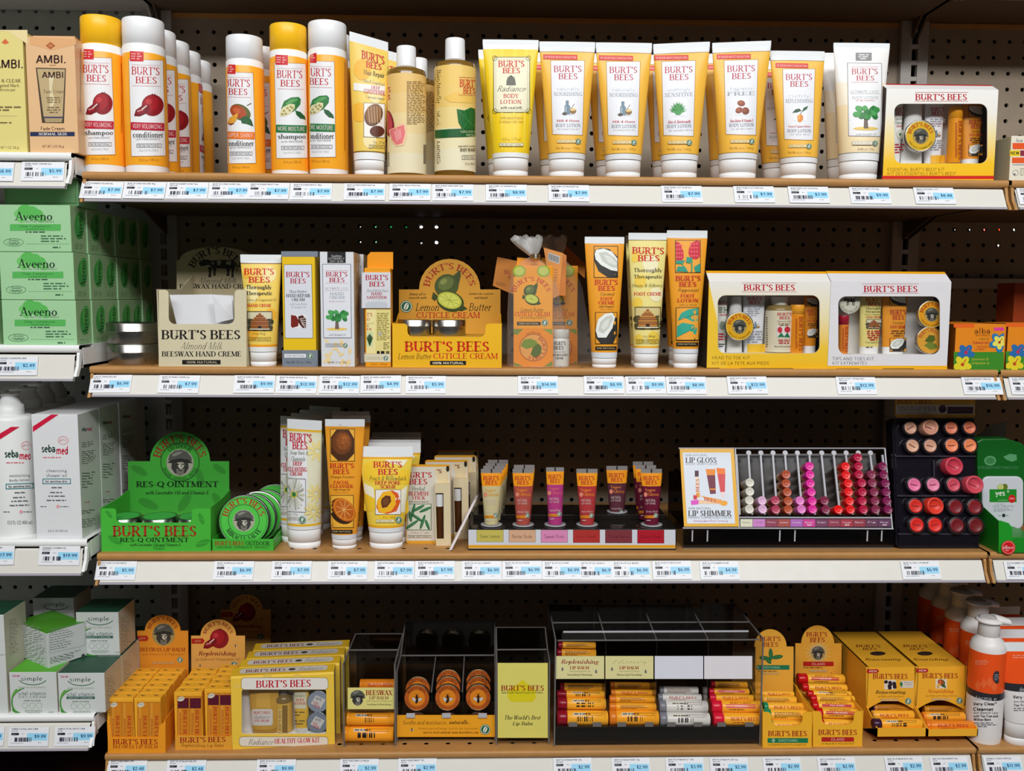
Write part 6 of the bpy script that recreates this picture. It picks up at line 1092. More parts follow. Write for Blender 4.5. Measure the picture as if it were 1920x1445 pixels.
# standing salve tins
tq0, tq1 = A(1405, 1168, .014), A(1808, 1168, .014); tzt = A(1600, 1094, .014).z; t = thing('salve_tray', 'low green tray holding a row of standing salve tins', 'tray', ((tq0.x + tq1.x) / 2, .05, H3)); gm = M('46b43a', .42)
mb = MB(); mb.box(tq0.x, tq1.x, .014, .0152, H3, tzt, gm); mb.build('front_panel', t); mb = MB(); mb.box(tq0.x, tq0.x + .001, .0152, .1, H3, tzt, gm); mb.build('side_panel', t); mb = MB(); mb.box(tq1.x - .001, tq1.x, .0152, .1, H3, tzt, gm); mb.build('side_panel', t); mb = MB(); mb.box(tq0.x, tq1.x, .0152, .1, H3 + .0002, H3 + .001, gm); mb.build('bottom_panel', t)
S = dict(front=Pl((0, .014, 0), (0, -1, 0)))
a = Art(); a.T("BURT'S BEES", 1420, 1108, 1612, 1136, 'a5301c', 'b'); a.T('OUTDOOR', 1624, 1108, 1784, 1136, '17301a', 'r'); a.T('DISCOVER - EXPERIENCE - PROTECT', 1436, 1142, 1776, 1154, '1c4a20', 'r'); a.build('front_print', S['front'], t)
trayz = H3 + .0012
def art_miracle(a, cx, cy, r): a.O(cx, cy, r * .9, r * .9, r * .02, '2a6a2a', 36); outdoor(a, cx, cy - r * .02, r * .92, 'a5301c', '1c4a22', False); a.C('MIRACLE SALVE', cx, cy, r * .78, r * .17, 208, 332, '17301a', 'b', inside=True)
tl = Vector((.05, -1, .2)).normalized()
for i, (cx, cy, r, Y, l) in enumerate(((1612, 985, 172, .034, 'green miracle salve tin standing foremost in the green tray'), (1660, 968, 168, .048, 'second salve tin in the green tray, a sliver showing'), (1700, 950, 166, .062, 'third salve tin in the green tray, with a pale rim'), (1755, 925, 162, .076, 'fourth salve tin in the green tray'), (1812, 900, 158, .115, 'last dark salve tin leaning behind the green tray'))):
    tin_up('salve_tin', l, cx, cy, r, Y, .0105, art_miracle if i < 1 else None, face='4fc246', rim='6a6c6a' if i != 2 else 'd8d8d4', tilt=tl, floor=trayz)
# facial tubes
view(480, 740, 3.905)
t, sf = tube('cleansing_cream_tube', 'pale cleansing cream tube with a daisy picture', 'tube', (228, 482), (230, 478), 182, 988, H3, [(255, 'dfe2e2'), (272, 'e8b62c'), (945, 'dedcc0'), (962, 'e8b62c'), (978, 'dfe1e1'), (None, 'e6e8e8')], 62, .02, slope=-.06, db=.7)
a = Art(); a.P([(232, 280), (370, 280), (380, 700), (360, 940), (232, 940)], 'e2e3e4')
for cx, cy, r in ((450, 410, 80), (440, 720, 70), (420, 850, 70)):
    for i in range(9): q = i * .7; a.E(cx + r * .6 * math.cos(q), cy + r * .6 * math.sin(q), r * .42, r * .15, 'e6d68e', a=q)
a.T("BURT'S", 248, 276, 412, 336, RED, 'b', .06); a.T('BEES', 268, 340, 380, 394, RED, 'b', .04); a.T('Soap Bark &', 250, 404, 382, 440, '5a6a4a', 'i', .04); a.T('Chamomile', 258, 446, 362, 482, '5a6a4a', 'i', .03); a.T('DEEP', 272, 486, 340, 514, RED, 'b', .03); a.T('CLEANSING', 235, 524, 374, 556, RED, 'b', .03); a.T('CREAM', 252, 562, 340, 588, RED, 'b')
a.F(230, 606, 366, 852, 3, '6a6a5a', .05)
for i in range(17): q = i * 2 * math.pi / 17; a.P([(278 + 12 * math.cos(q + .3), 722 + 12 * math.sin(q + .3)), (288 + 70 * math.cos(q + .12) * .9, 725 + 112 * math.sin(q + .12)), (288 + 70 * math.cos(q - .06) * .95, 725 + 118 * math.sin(q - .06)), (278 + 12 * math.cos(q - .3), 722 + 12 * math.sin(q - .3))], ['c8c8b4', 'a9a998', 'd8d8c8'][i % 3])
a.E(280, 726, 24, 28, 'c8b84a'); a.E(280, 726, 15, 18, '2f7a3c'); a.T('6 oz / 170 g', 236, 862, 306, 882, '6a6a4a', 'i'); pill(a, 224, 892, 310, 912, '100% NATURAL', '8a7a3a'); seal(a, 340, 911, 27); a.clip = (233, 474); a.build('label_print', sf, t)
g = 'cleansing cream tubes queued in the dark'
for x, d, l in ((298, .03, 'second cleansing cream tube, offset behind the daisy tube'), (372, .062, 'third cleansing cream tube in the queue, only its grey crimp lit'), (432, .1, 'fourth cleansing cream tube in the queue, dim'), (500, .15, 'last cleansing cream tube in the queue, nearly dark')): behind(t, x, d, l)
t, sf = tube('facial_cleanser_tube', 'orange facial cleanser tube with orange fruit pictures', 'tube', (505, 796), (555, 740), 178, 1058, H3, [(232, 'd6dade'), (1024, OR), (None, 'd8dade')], 54, .02, db=.72)
a = Art(); a.R(542, 248, 724, 487, BLK); a.R(546, 252, 720, 483, 'f2b43c'); a.P([(590, 254), (680, 254), (719, 320), (719, 430), (670, 482), (600, 482), (548, 430), (548, 310)], '4a2810'); a.E(630, 350, 74, 86, '6e3a14'); a.E(640, 340, 52, 62, '8e4c18'); a.E(646, 330, 28, 34, 'a85c20')
rn = random.Random(2); a.add([[(x, y), (x + 5, y), (x + 5, y + 5), (x, y + 5)] for x, y in [(rn.gauss(634, 34), rn.gauss(350, 42)) for _ in range(60)]], '5a2c0e')
a.T("BURT'S", 542, 500, 720, 536, 'c0301c', 'b'); a.T('BEES', 565, 543, 686, 578, 'c0301c', 'b'); a.T('Orange Essence', 542, 588, 720, 614, '5a3a1a', 'i'); a.T('FACIAL', 570, 628, 684, 650, 'c0301c', 'b'); a.T('CLEANSER', 544, 656, 712, 680, 'c0301c', 'b'); a.T('with Orange Oil', 566, 688, 688, 700, '4a2c14', 'b'); a.T('4.34 oz (123 g)', 576, 708, 676, 720, '8a5a20', 's')
a.R(545, 733, 716, 972, BLK); a.R(549, 737, 712, 968, 'f2b43c'); a.E(632, 850, 84, 104, '3a2410', a=-.7); a.E(646, 840, 70, 98, 'c8641a', a=-.75); a.E(648, 838, 62, 88, 'e08a2c', a=-.75); a.E(648, 838, 56, 80, 'c06018', a=-.75)
for i in range(9): q = i * .7; a.L(645, 838, 645 + 60 * math.cos(q), 838 + 70 * math.sin(q), 4, 'f0b868')
bar100(a, 552, 986, 708, 1012); a.clip = (530, 762); a.build('label_print', sf, t)
for x, d, l in ((690, .04, 'second facial cleanser tube behind the orange fruit one'), (688, .085, 'third facial cleanser tube, dark, behind the orange ones')): behind(t, x, d, l)
t, sf = tube('scrub_tube', 'short yellow deep pore scrub tube with a peach picture', 'tube', (755, 1150), (826, 1080), 376, 1008, H3, [(456, 'dfe3e6'), (470, 'e8a820'), (956, 'efd04c'), (974, 'eaaa20'), (None, 'e0e3e6')], 70, .02, db=.62)
a = Art()
for x, y, r in ((870, 560, 90), (1090, 600, 60), (820, 780, 80), (1060, 820, 70), (960, 880, 60)): a.E(x, y, r, r * .9, 'f4c82e')
a.P([(940, 475), (1110, 475), (1080, 520), (990, 500)], 'f3ecd0'); a.P([(780, 640), (860, 680), (870, 760), (800, 720)], 'f0ead0'); a.P([(1060, 700), (1110, 660), (1090, 860), (1060, 860)], 'f0ead0')
a.T("BURT'S", 860, 487, 1072, 532, RED, 'b'); a.T('BEES', 894, 541, 1042, 584, RED, 'b'); a.T('Peach & Willowbark', 828, 592, 1102, 626, '4a4a2a', 'i'); a.T('DEEP PORE', 873, 630, 1060, 656, RED, 'b'); a.T('SCRUB', 910, 660, 1022, 684, RED, 'b'); a.R(873, 692, 1063, 877, '4a3a1a'); a.R(876, 695, 1060, 874, 'eee8e2'); a.P([(890, 770), (930, 710), (1000, 698), (1040, 720), (1058, 780), (1030, 850), (960, 872), (900, 860), (880, 820)], 'dd5a1c'); a.P([(884, 780), (930, 712), (985, 700), (1020, 740), (1025, 800), (990, 850), (930, 868), (895, 850)], 'f2b41e'); a.P([(920, 760), (950, 735), (985, 740), (990, 780), (960, 820), (925, 828), (915, 790)], '5e3014'); a.E(950, 780, 22, 30, '74441e', a=.5)
a.T('4 oz / 110 g', 928, 886, 1022, 904, '7a5a1a', 'i'); pill(a, 880, 910, 1014, 934, '100% NATURAL', '6a5420', 'f4eac0'); seal(a, 1046, 914, 26); a.clip = (792, 1116); a.build('label_print', sf, t)
for x, d, l in ((1012, .032, 'second scrub tube behind the peach one'), (1016, .058, 'third scrub tube in the line, crimp showing'), (1020, .085, 'fourth scrub tube in the line, dim'), (1028, .13, 'last scrub tube of the line, nearly dark')): behind(t, x, d, l)
# blemish sticks on hang cards
pl = Pl((0, .05, 0), (0, -1, 0)); base = A(1200, 1085, .05); t = thing('blemish_stick_pack', 'hang card pack with green leaves and a brown stick behind a slot', 'pack', (base.x, .05, H3))
def quad(pts, d=.0009): return [pl.hit(tx(x), ty(y)) for x, y in pts]
yb = (pix((base.x, .05, H3))[1] - VW[1]) * VW[2]
mb = MB(); mb.prism(quad(rrect(1098, 510, 1424, yb, 16, 3)), (0, .0009, 0), M('e3a32a', .4)); mb.build('card', t)
mb = MB(); q = quad(((1312, 640), (1426, 640), (1430, yb), (1322, yb))); wq = quad(((1318, 706), (1376, 706), (1378, 1036), (1328, 1036))); Yo = Vector((0, -.012, 0)); cm = M('dfcfa8', .45)
all_ = [p + Yo for p in q + wq]
for tr in geometry.tessellate_polygon([[Vector((p.x, p.z, 0)) for p in q], [Vector((p.x, p.z, 0)) for p in wq]]): mb.face([all_[i] for i in tr], cm)
for i in range(4): mb.face([q[i] + Yo, q[(i + 1) % 4] + Yo, q[(i + 1) % 4], q[i]], cm)
mb.build('stick_box', t, fix=False)
c0, c1 = pl.hit(tx(1350), ty(1040)), pl.hit(tx(1346), ty(805)); mb = MB(); mb.disc(c0 + Vector((0, -.006, 0)), .0052, (c1 - c0), (c1 - c0).length, M('4a2a12', .15, 'brown_glass'), 18); mb.build('stick', t)
mb = MB(); mb.disc(c1 + Vector((0, -.006, 0)), .0056, (c1 - c0), .017, plastic('dcdcdc'), 18); mb.build('stick_cap', t)
a = Art(); a.R(1104, 526, 1420, yb - 20, 'd9d3c4')
for i in range(14): a.P([(1300 + i * 8, 540 + i * 3), (1330 + i * 6, 528), (1400, 640 + i * 10), (1330, 620 + i * 8)], ['e3d4b0', 'dcc79a'][i % 2])
a.T("BURT'S", 1088, 566, 1290, 606, RED, 'b'); a.T('BEES', 1122, 614, 1256, 656, RED, 'b'); a.T('Herbal', 1140, 670, 1236, 702, '3a4a34', 'i'); a.T('BLEMISH', 1118, 708, 1264, 736, RED, 'b'); a.T('STICK', 1140, 742, 1242, 766, RED, 'b'); a.T('with tea tree leaf oil', 1120, 774, 1262, 788, '2a2a2a', 'r'); a.R(1108, 796, 1284, 990, '4a5a44'); a.R(1112, 800, 1280, 986, 'd4d8c4')
for cx, cy, L_, g in ((1150, 850, 56, 1.8), (1190, 830, 50, -.5), (1240, 840, 48, -.4), (1140, 950, 60, -.6), (1220, 930, 56, 1.9), (1255, 950, 40, 1.2), (1180, 900, 50, .6), (1130, 890, 40, 1.4)): a.E(cx, cy, L_, 11, '2f6a44', a=g); a.E(cx + 3, cy - 2, L_ * .7, 4, '4c8a5c', a=g)
a.T("'S", 1324, 545, 1362, 572, '7a1a24', 'b'); a.E(1404, 540, 12, 22, '2a2018'); a.T('.26 fl oz (7.7 mL)', 1130, 1000, 1266, 1016, '5a4a2a', 'i'); pill(a, 1112, 1026, 1282, 1046, '100% NATURAL', '6a5420'); a.clip = (1100, 1422); a.build('card_print', pl, t)
for (x, d, l) in ((1335, .036, 'second blemish stick pack showing beside the leafy one'), (1400, .075, 'third blemish stick pack, dim, in the hang card line'), (1420, .12, 'last blemish stick pack, nearly dark')): behind(t, x, d, l)
pa, pb = A(1412, 1148, .012), A(1594, 772, .06); t = thing('shelf_divider', 'pale plastic divider strip leaning beside the lip gloss stand', 'divider', tuple(pa)); mb = MB(); pa.z = H3 + .0005; u = Vector((.004, 0, .001))
mb.hexa([pa, pa + u, pa + u + Vector((.002, .03, 0)), pa + Vector((.002, .03, 0)), pb, pb + u, pb + u + Vector((.002, .03, 0)), pb + Vector((.002, .03, 0))], M('e0d6d6', .3)); mb.build('strip', t)
# lip gloss stand
view(840, 780, 4.174)
Yg = .014; p0, p1 = A(158, 1035, Yg), A(1786, 1035, Yg); zt = A(970, 880, Yg).z; gd = .115
t = thing('lip_gloss_stand', 'low dark acrylic stand with a colour strip, holding six kinds of lip gloss', 'display stand', ((p0.x + p1.x) / 2, Yg + gd / 2, H3)); sm = M('231f1c', .08, 'smoke_acrylic')
mb = MB(); mb.box(p0.x, p1.x, Yg, Yg + gd, H3 + .0002, zt, sm); mb.build('base', t, bevel=.001)
mb = MB(); mb.box(p0.x + .006, p1.x - .006, Yg + .05, Yg + gd - .002, zt, zt + .0075, sm); mb.build('back_step', t, bevel=.0008)
a = Art(); a.R(160, 888, 1780, 1035, 'd3d7df'); a.R(160, 1008, 1780, 1032, 'e3a41c')
for i, (n, c, d) in enumerate((('Sheer Lemon', 'c9bb5a', '6a6432'), ('Nectar Nude', 'd8ac8a', '8a5a44'), ('Sweet Pink', 'dd8cb8', '8a3a6a'), ('Juicy Peach', 'b23430', '8a1a1c'), ('Pucker Berry', '7e343c', '5a1a22'), ('Zesty Red', 'b01a2c', '7a0a18'))):
    x = 224 + i * 251.5; a.R(x, 890, x + 210, 984 + i * 2, c); a.F(x, 888, x + 210, 984 + i * 2, 2, '4a4030'); a.T(n, x + 24, 924 + i, x + 184, 954 + i, d, 's')
a.build('label_strip', Pl((0, Yg, 0), (0, -1, 0)), t)
GL = (('sheer lemon', 340, 'c9bd8e', 'e0a030', [(358, .022), (374, .044), (392, .07)], 0), ('nectar nude', 588, 'ae4f44', 'f0902c', [(598, .03)], 0), ('sweet pink', 838, 'b23c7c', 'e06a6c', [], 0), ('juicy peach', 1088, 'b03a3c', 'f0902c', [], 0), ('pucker berry', 1322, '5c303c', 'e0822c', [], 1), ('zesty red', 1592, '6a1c34', 'e8862c', [(1552, .028), (1530, .056)], 0))
for n, x, c, gc, more, back in GL:
    y0 = 405 if back else (400 if n == 'sweet pink' else 412); y0 += -16 if back else 0; yb = 832 if back else 862; Yt = .072 if back else .026; zb_ = zt + (.0076 if back else .0001); lw = 70 if n == 'sweet pink' else 83
    for s, yy in ((1, Yt),):
        mb = MB(); c_ = A(x, yb, yy + .009); mb.disc((c_.x, yy + .009, zb_), .0155, (0, 0, 1), .0018, M('a9a9ac', .12, 'acrylic_ring'), 24, prof=[(.0135, 0), (.0152, .0006), (.0150, .0016), (.0125, .0016)]); mb.build('ring', t)
    k, sf = tube('lip_gloss_tube', '%s lip gloss tube standing on the acrylic stand' % n, 'tube', (x - lw, x + lw), (x - 54, x + 54), y0, yb - 12, 0, [(y0 + 34, 'f09a1c'), (y0 + 134, 'f09a1c'), (None, M(c, .2, 'gloss_plastic'))], 32, Yt, cap=M('9a9290', .2, 'clear_cap'), db=.8, z0=zb_ + .0018, clearc=M('8a8684', .22, 'clear_crimp'))
    a = Art(); w = lw * .8; d = y0 - 412; a.R(x - 5, y0 + 1, x + 6, y0 + 30, '2a2624'); BB(a, x - w * .96, 468 + d, x + w * .9, 535 + d, 'b8321c'); a.T('Super', x - 50, 565 + d, x + 36, 594 + d, gc, 'r'); a.E(x - 46, 612 + d, 14, 18, 'e08a70'); a.T('Glossy', x - 28, 596 + d, x + 62, 630 + d, gc, 'r')
    a.T('NATURAL', x - 46, 648 + d, x + 34, 668 + d, 'd8c4c0', 's'); a.T('LIP SHINE', x - 46, 674 + d, x + 34, 690 + d, 'd8c4c0', 's'); a.T(n.title(), x - 46, 738 + d, x + 44, 756 + d, 'e6d8d4', 'i'); a.R(x - 54, 776 + d, x + 26, 796 + d, 'e8921c'); a.T('100% NATURAL', x - 48, 781 + d, x + 16, 791 + d, '6a3a10', 's'); seal(a, x + 34, 776 + d, 19); a.mic(x - 40, 808 + d, x + 10, 820 + d, 1, 'd8c4c0', .5, 3); a.clip = (x - 66, x + 64); a.build('label_print', sf, k)
    for i, (xx, dY) in enumerate(more): behind(k, xx, dY, '%s %s lip gloss tube, %s behind the front one' % (['second', 'third', 'fourth'][i], n, ['just', 'two places', 'three places'][i]), '%s lip glosses behind the first' % n, y=600)
# lip shimmer dispenser, leaning back
view(1240, 720, 2.8235)
pb0, pb1, pt0 = A(122, 752, .018), A(1222, 755, .018), A(98, 345, .055); nr = (pb1 - pb0).cross(pt0 - pb0).normalized(); nr = nr if nr.y < 0 else -nr; FP = Pl(pb0, nr); back = -nr
t = thing('lip_shimmer_dispenser', 'clear acrylic dispenser with a lip gloss poster and twelve slots of lip shimmer', 'display stand', ((pb0.x + pb1.x) / 2, .05, H3))
hp = lambda x, y, e=0: FP.hit(tx(x), ty(y)) + nr * e
mb = MB(); mb.prism([hp(97, 342, .0004), hp(384, 342, .0004), hp(410, 754, .0004), hp(120, 754, .0004)], back * .001, M('ebb01c', .35)); mb.build('poster', t)
a = Art(); a.P([(112, 362), (366, 362), (390, 738), (136, 738)], 'dde3ec'); a.T('100% NATURAL', 125, 371, 245, 382, '5a5a64', 's'); a.T('LIP GLOSS', 128, 388, 293, 416, '2a2228', 'b'); a.T('SHEER SHINY COLOR', 128, 417, 297, 428, '4a4450', 's')
a.P([(176, 458), (197, 458), (197, 490), (177, 490)], '4a2038'); a.P([(180, 490), (197, 490), (202, 580), (184, 580)], 'f0e0c4'); a.T("BEES", 182, 500, 200, 570, 'c83420', 'b', v=-1); a.P([(183, 574), (203, 574), (203, 600), (184, 600)], 'e89a2c')
a.P([(234, 450), (286, 450), (284, 482), (240, 482)], 'ec8a1c'); a.P([(240, 482), (284, 482), (288, 580), (258, 582)], '74283c'); a.P([(256, 552), (286, 552), (287, 560), (257, 560)], 'e88a1c'); a.P([(290, 444), (336, 446), (338, 476), (296, 476)], 'f07a1c'); a.P([(296, 476), (338, 476), (336, 570), (312, 572)], 'd8484c'); a.P([(310, 572), (336, 570), (336, 600), (318, 600)], 'ecd8d8')
a.P([(168, 588), (188, 588), (188, 610), (170, 612)], 'd0203c'); a.P([(155, 616), (196, 612), (196, 636), (158, 640)], 'e04cc0'); a.P([(196, 612), (300, 626), (296, 634), (198, 634)], 'f0c8a0'); a.P([(205, 590), (320, 612), (316, 638), (240, 612)], 'eea45c'); a.E(330, 630, 20, 14, 'f0a828'); a.T('BEES', 226, 598, 290, 616, 'c83420', 'b', .2)
a.T('100% NATURAL', 142, 652, 264, 663, '5a5a64', 's'); a.T('LIP SHIMMER', 142, 669, 371, 698, '2a2228', 'b'); a.T('VIBRANT LUMINESCENT COLOR', 140, 700, 372, 711, '5a5a64', 's'); a.T('Antioxidant Rich Formula', 170, 717, 352, 730, 'b8508a', 's'); a.build('poster_print', FP, t, e0=.0007)
mb = MB(); mb.prism([hp(388, 350, -.03), hp(1180, 346, -.03), hp(1222, 760, -.03), hp(412, 760, -.03)], back * .002, M('241e1a', .2, 'smoke_acrylic')); mb.build('back_panel', t)
for i in range(13):
    mb = MB(); x0 = 400 + i * 64.6; x1 = 418 + i * 66.6; mb.bar(hp(x0, 372, -.004), hp(x1, 690, -.004), .0026, EDGE)
    if 0 < i < 12: mb.disc(hp(x0, 362, -.004), .0036, nr, .002, EDGE, 12)
    mb.build('slot_rib', t)
mb = MB(); mb.bar(hp(385, 341, -.002), hp(1184, 341, -.002), .004, CLR)
for c in (((92, 338), (1184, 338)), ((1184, 338), (1224, 762)), ((114, 760), (1230, 764)), ((392, 342), (412, 758)), ((404, 704), (1216, 706))): mb.bar(hp(*c[0], -.001), hp(*c[1], -.001), .0017, EDGE)
mb.build('frame', t)
SW = 'd8d6b8 c87ac0 8a2846 a03a34 a85ab0 c82a8c 6a2650 8a2240 a01c34 8a2034 5e2848 5a2450'.split(); SN = 'Radiance Champagne Peony Caramel Guava Watermelon Rhubarb Cherry Cocoa Raisin Fig Plum'.split()
mb = MB(); mb.prism([hp(414, 712), hp(1212, 714), hp(1216, 756), hp(418, 756)], back * .001, M('3a2430', .35)); mb.build('colour_strip', t)
a = Art()
for i in range(12):
    x = 418 + i * 66.3; a.R(x, 714, x + 64.5, 755, SW[i]); a.T(SN[i], x + 10, 727, x + 54, 736, 'e8d4dc' if i > 1 else '5a4a52', 's')
    if i in (5, 8, 11): a.T('NEW', x + 22, 741, x + 46, 749, 'f0e4e8', 'S')
a.build('colour_print', FP, t, e0=.0004)
yb_ = (pix((pb0.x, .02, H3))[1] - VW[1]) * VW[2]; bl, br = A(116, 800, .022).x, A(1230, 800, .022).x; z1 = hp(600, 764, -.004).z
mb = MB(); mb.box(bl, br, .022, .0235, H3, z1 - .001, SHADE_CLR); mb.box(bl, br, .13, .1315, H3, z1 + .06, SHADE_CLR); mb.box(bl, bl + .0015, .0235, .13, H3, z1 - .001, CLR); mb.box(br - .0015, br, .0235, .13, H3, z1 - .001, CLR); mb.build('base', t)  # dark tint puts the shade inside the clear base into its panels
for x in (165, 245, 628, 708, 1092, 1168): mb = MB(); q = A(x, 770, .0215); mb.box(q.x - .0009, q.x + .0009, .0212, .022, z1 - .018, z1 - .002, EDGE); mb.build('foot_rib', t)
mb = MB(); mb.box(bl, br, .0212, .022, H3 + .0004, H3 + .0014, M('6e6a68', .15, 'acrylic_edge')); mb.build('bottom_edge', t)
SC_ = 'd6d2c4 dcb0d0 b4405c b4502f e07cc4 e22c9c 842848 f01414 ea1a1e b41440 842a4a 7c1a4c'.split(); CN = 'white,pale pink,rose,terracotta,light orchid,hot pink,plum red,scarlet,bright red,crimson,mauve,dark berry'.split(',')
CC = [[(463, 663), (463, 617), (465, 570), (465, 523)], [(533, 663), (530, 618)], [(603, 665), (600, 617)], [(668, 665), (668, 620), (663, 573), (657, 527), (657, 480)], [(738, 663), (730, 618)], [(797, 663), (795, 620), (790, 573), (785, 527), (783, 481), (780, 436)], [(867, 665), (860, 618)], [(933, 665)], [(997, 665), (992, 620), (987, 572), (985, 527), (974, 483), (971, 437)], [(1066, 665), (1060, 620), (1060, 573), (1057, 525), (1042, 480), (1040, 437), (1036, 390)], [(1130, 665), (1127, 620), (1122, 573), (1112, 525), (1108, 480)], [(1196, 665), (1190, 620), (1186, 573), (1182, 527), (1173, 482), (1167, 437)]]
for col, nm, pts in zip(SC_, CN, CC):
    r = .0062; first = None
    for i, (x, y) in enumerate(pts):
        c = hp(x, y, .004)
        if first is None:
            first = thing('lip_shimmer', '', 'lip balm', tuple(c)); m = M(col, .25, 'plastic'); mb = MB(); mb.disc(c, r, back, .016, m, 22, smooth=False, prof=[(r * .3, .0009), (r * .55, .0002), (r * .9, 0), (r, .0007), (r, .016)]); mb.build('cap', first); mb = MB(); mb.disc(c + back * .016, r * .97, back, .013, M('e9c9a0', .3, 'plastic'), 16); mb.build('body', first); o = first
        else: o = dup(first, c - Vector(first.location))
        o['label'] = '%s lip shimmer stick, %s' % (nm, 'alone in its slot' if len(pts) == 1 else ('topmost' if i == len(pts) - 1 else ORD[i] + ' from below' if i else 'lowest') + ' in its slot'); o['group'] = nm + ' lip shimmers in one slot'
# tinted lip balm dispenser
qb0, qb1, qt0 = A(1256, 770, .018), A(1700, 770, .018), A(1232, 180, .058); n2 = (qb1 - qb0).cross(qt0 - qb0).normalized(); n2 = n2 if n2.y < 0 else -n2; F2 = Pl(qb0, n2); g2 = lambda x, y, e=0: F2.hit(tx(x), ty(y)) + n2 * e
t = thing('tinted_balm_dispenser', 'tall black dispenser of tinted lip balms with six rows of round caps', 'display stand', ((qb0.x + qb1.x) / 2, .06, H3)); BK = M('15121a', .15, 'smoke_acrylic')
mb = MB(); mb.prism([g2(1232, 178, -.008), g2(1672, 178, -.008), g2(1682, 858, -.008), g2(1256, 858, -.008)], back * .02, BK); mb.build('back_panel', t)
mb = MB(); lo = [p for p in (g2(1232, 178, -.006), g2(1256, 800, -.006))]
for x in (1236, 1650):
    q0, q1 = g2(x, 178), g2(x + 26, 800); mb.hexa([Vector((q1.x, q1.y, H3)), Vector((q1.x + .0018, q1.y, H3)), Vector((q1.x + .0018, .12, H3)), Vector((q1.x, .12, H3)), q0, q0 + X * .0018, Vector((q0.x + .0018, .13, q0.z)), Vector((q0.x, .13, q0.z))], CLR)
mb.build('side_panel', t)
for y, d in ((380, 8), (590, 14), (792, 18)): mb = MB(); mb.bar(g2(1240 + d, y, -.004), g2(1664 + d, y, -.004), .0018, M('3c3842', .15, 'smoke_acrylic')); mb.build('row_ledge', t)
mb = MB(); mb.bar(g2(1450, 400, -.005), g2(1456, 590, -.005), .0016, M('3c3842', .15, 'smoke_acrylic')); mb.build('row_divider', t); mb = MB(); q = A(1256, 870, .02); q2 = A(1680, 870, .02); mb.box(q.x, q2.x, .02, .022, H3 + .0002, H3 + .03, BK); mb.build('base', t)
hc = Pl(g2(1450, 172, -.004), (0, -1, 0)); mb = MB(); mb.prism([hc.hit(tx(x), ty(y)) for x, y in ((1238, 62), (1662, 62), (1662, 168), (1652, 176), (1246, 176), (1238, 168))], (0, .0012, 0), M('c9902a', .4)); mb.build('header_card', t)
a = Art(); a.R(1242, 108, 1658, 160, 'bfb3a8'); a.T("BURT'S BEES", 1250, 78, 1430, 106, '8a3a24', 'r'); a.T('TINTED LIP BALM', 1252, 116, 1454, 140, '4a3a4c', 'r'); a.T('100% Natural Moisture', 1252, 146, 1400, 158, '8a7a80', 's'); a.E(1488, 132, 20, 20, '3a2430'); a.P([(1470, 122), (1480, 110), (1500, 110), (1506, 126)], '5a3448'); a.R(1514, 120, 1650, 156, '4a2838'); a.T("BURT'S BEES", 1535, 128, 1632, 142, '6a4858', 'b'); a.build('header_print', hc, t)
TB = [(1317, 232, 33, 'd8a084', 'pale tan'), (1413, 230, 42, 'd89a80', 'pale tan'), (1533, 232, 33, 'e8825e', 'coral'), (1630, 230, 33, 'ea7e58', 'coral'), (1328, 327, 34, 'dca688', 'pale tan'), (1422, 327, 34, 'd8a084', 'pale tan'), (1535, 325, 35, 'f0865a', 'coral'), (1632, 325, 35, 'f28a58', 'coral'), (1537, 435, 48, 'c83a4e', 'rose red'), (1337, 533, 35, 'e4709c', 'pink'), (1437, 533, 35, 'e480a2', 'pink'), (1545, 533, 36, 'cc4a5c', 'rose red'), (1645, 533, 48, 'cc4858', 'rose red'), (1344, 645, 37, 'd83028', 'bright red'), (1438, 645, 45, 'e03c2c', 'bright red'), (1556, 650, 37, '7a1a20', 'dark red'), (1657, 650, 37, '821e24', 'dark red'), (1350, 745, 38, 'dc2a24', 'bright red'), (1447, 745, 38, 'e02c24', 'bright red'), (1563, 748, 38, '741a20', 'dark red'), (1663, 748, 38, '6e1a1e', 'dark red')]
RW = {230: 'top row', 327: 'second row', 435: 'third row', 533: 'fourth row', 647: 'fifth row', 746: 'bottom row'}
for i, (x, y, r, c, nm) in enumerate(TB):
    p = g2(x, y, .002 if r < 40 else .008); R_ = r / 2.8235 / F_PX * (p - CAM).dot(FW); row = RW[min(RW, key=lambda k: abs(k - y))]; same = [k for k in TB if k[4] == nm and abs(k[1] - y) < 12]; pos = '' if len(same) == 1 else (', ' + ('first' if same[0][0] == x else 'second') + ' of pair')
    o = thing('tinted_lip_balm', '%s tinted lip balm, %s of the black dispenser%s%s' % (nm, row, pos, ', pulled out' if r > 40 else ''), 'lip balm', tuple(p)); m = M(c, .35, 'plastic')
    mb = MB(); mb.disc(p, R_, -n2, .02, m, 26, prof=[(R_ * .1, .0004 if r < 40 else .003), (R_ * .72, .0004 if r < 40 else .003), (R_ * .76, .0002), (R_ * .95, 0), (R_, .001), (R_, .02 if r > 40 else .008)]); mb.build('cap', o)
    a = Art(); g_ = ((i * 37) % 50) / 40 - .6; a.L(x - r * .5, y - r * g_ * .5, x + r * .5, y + r * g_ * .5, 4.5, '5a2420' if i < 8 else '7a1c28'); a.build('cap_print', Pl(p + n2 * (-.0003 if r < 40 else -.0029), n2), o)
    if r < 40: mb = MB(); mb.disc(p - n2 * .0012, R_ * 1.28, n2, .001, M('2a2328', .2, 'smoke_acrylic'), 24, prof=[(R_ * 1.02, .0016), (R_ * 1.15, .0016), (R_ * 1.28, 0), (R_ * 1.28, -.004)], caps=(False, False)); mb.build('holder_ring', t)
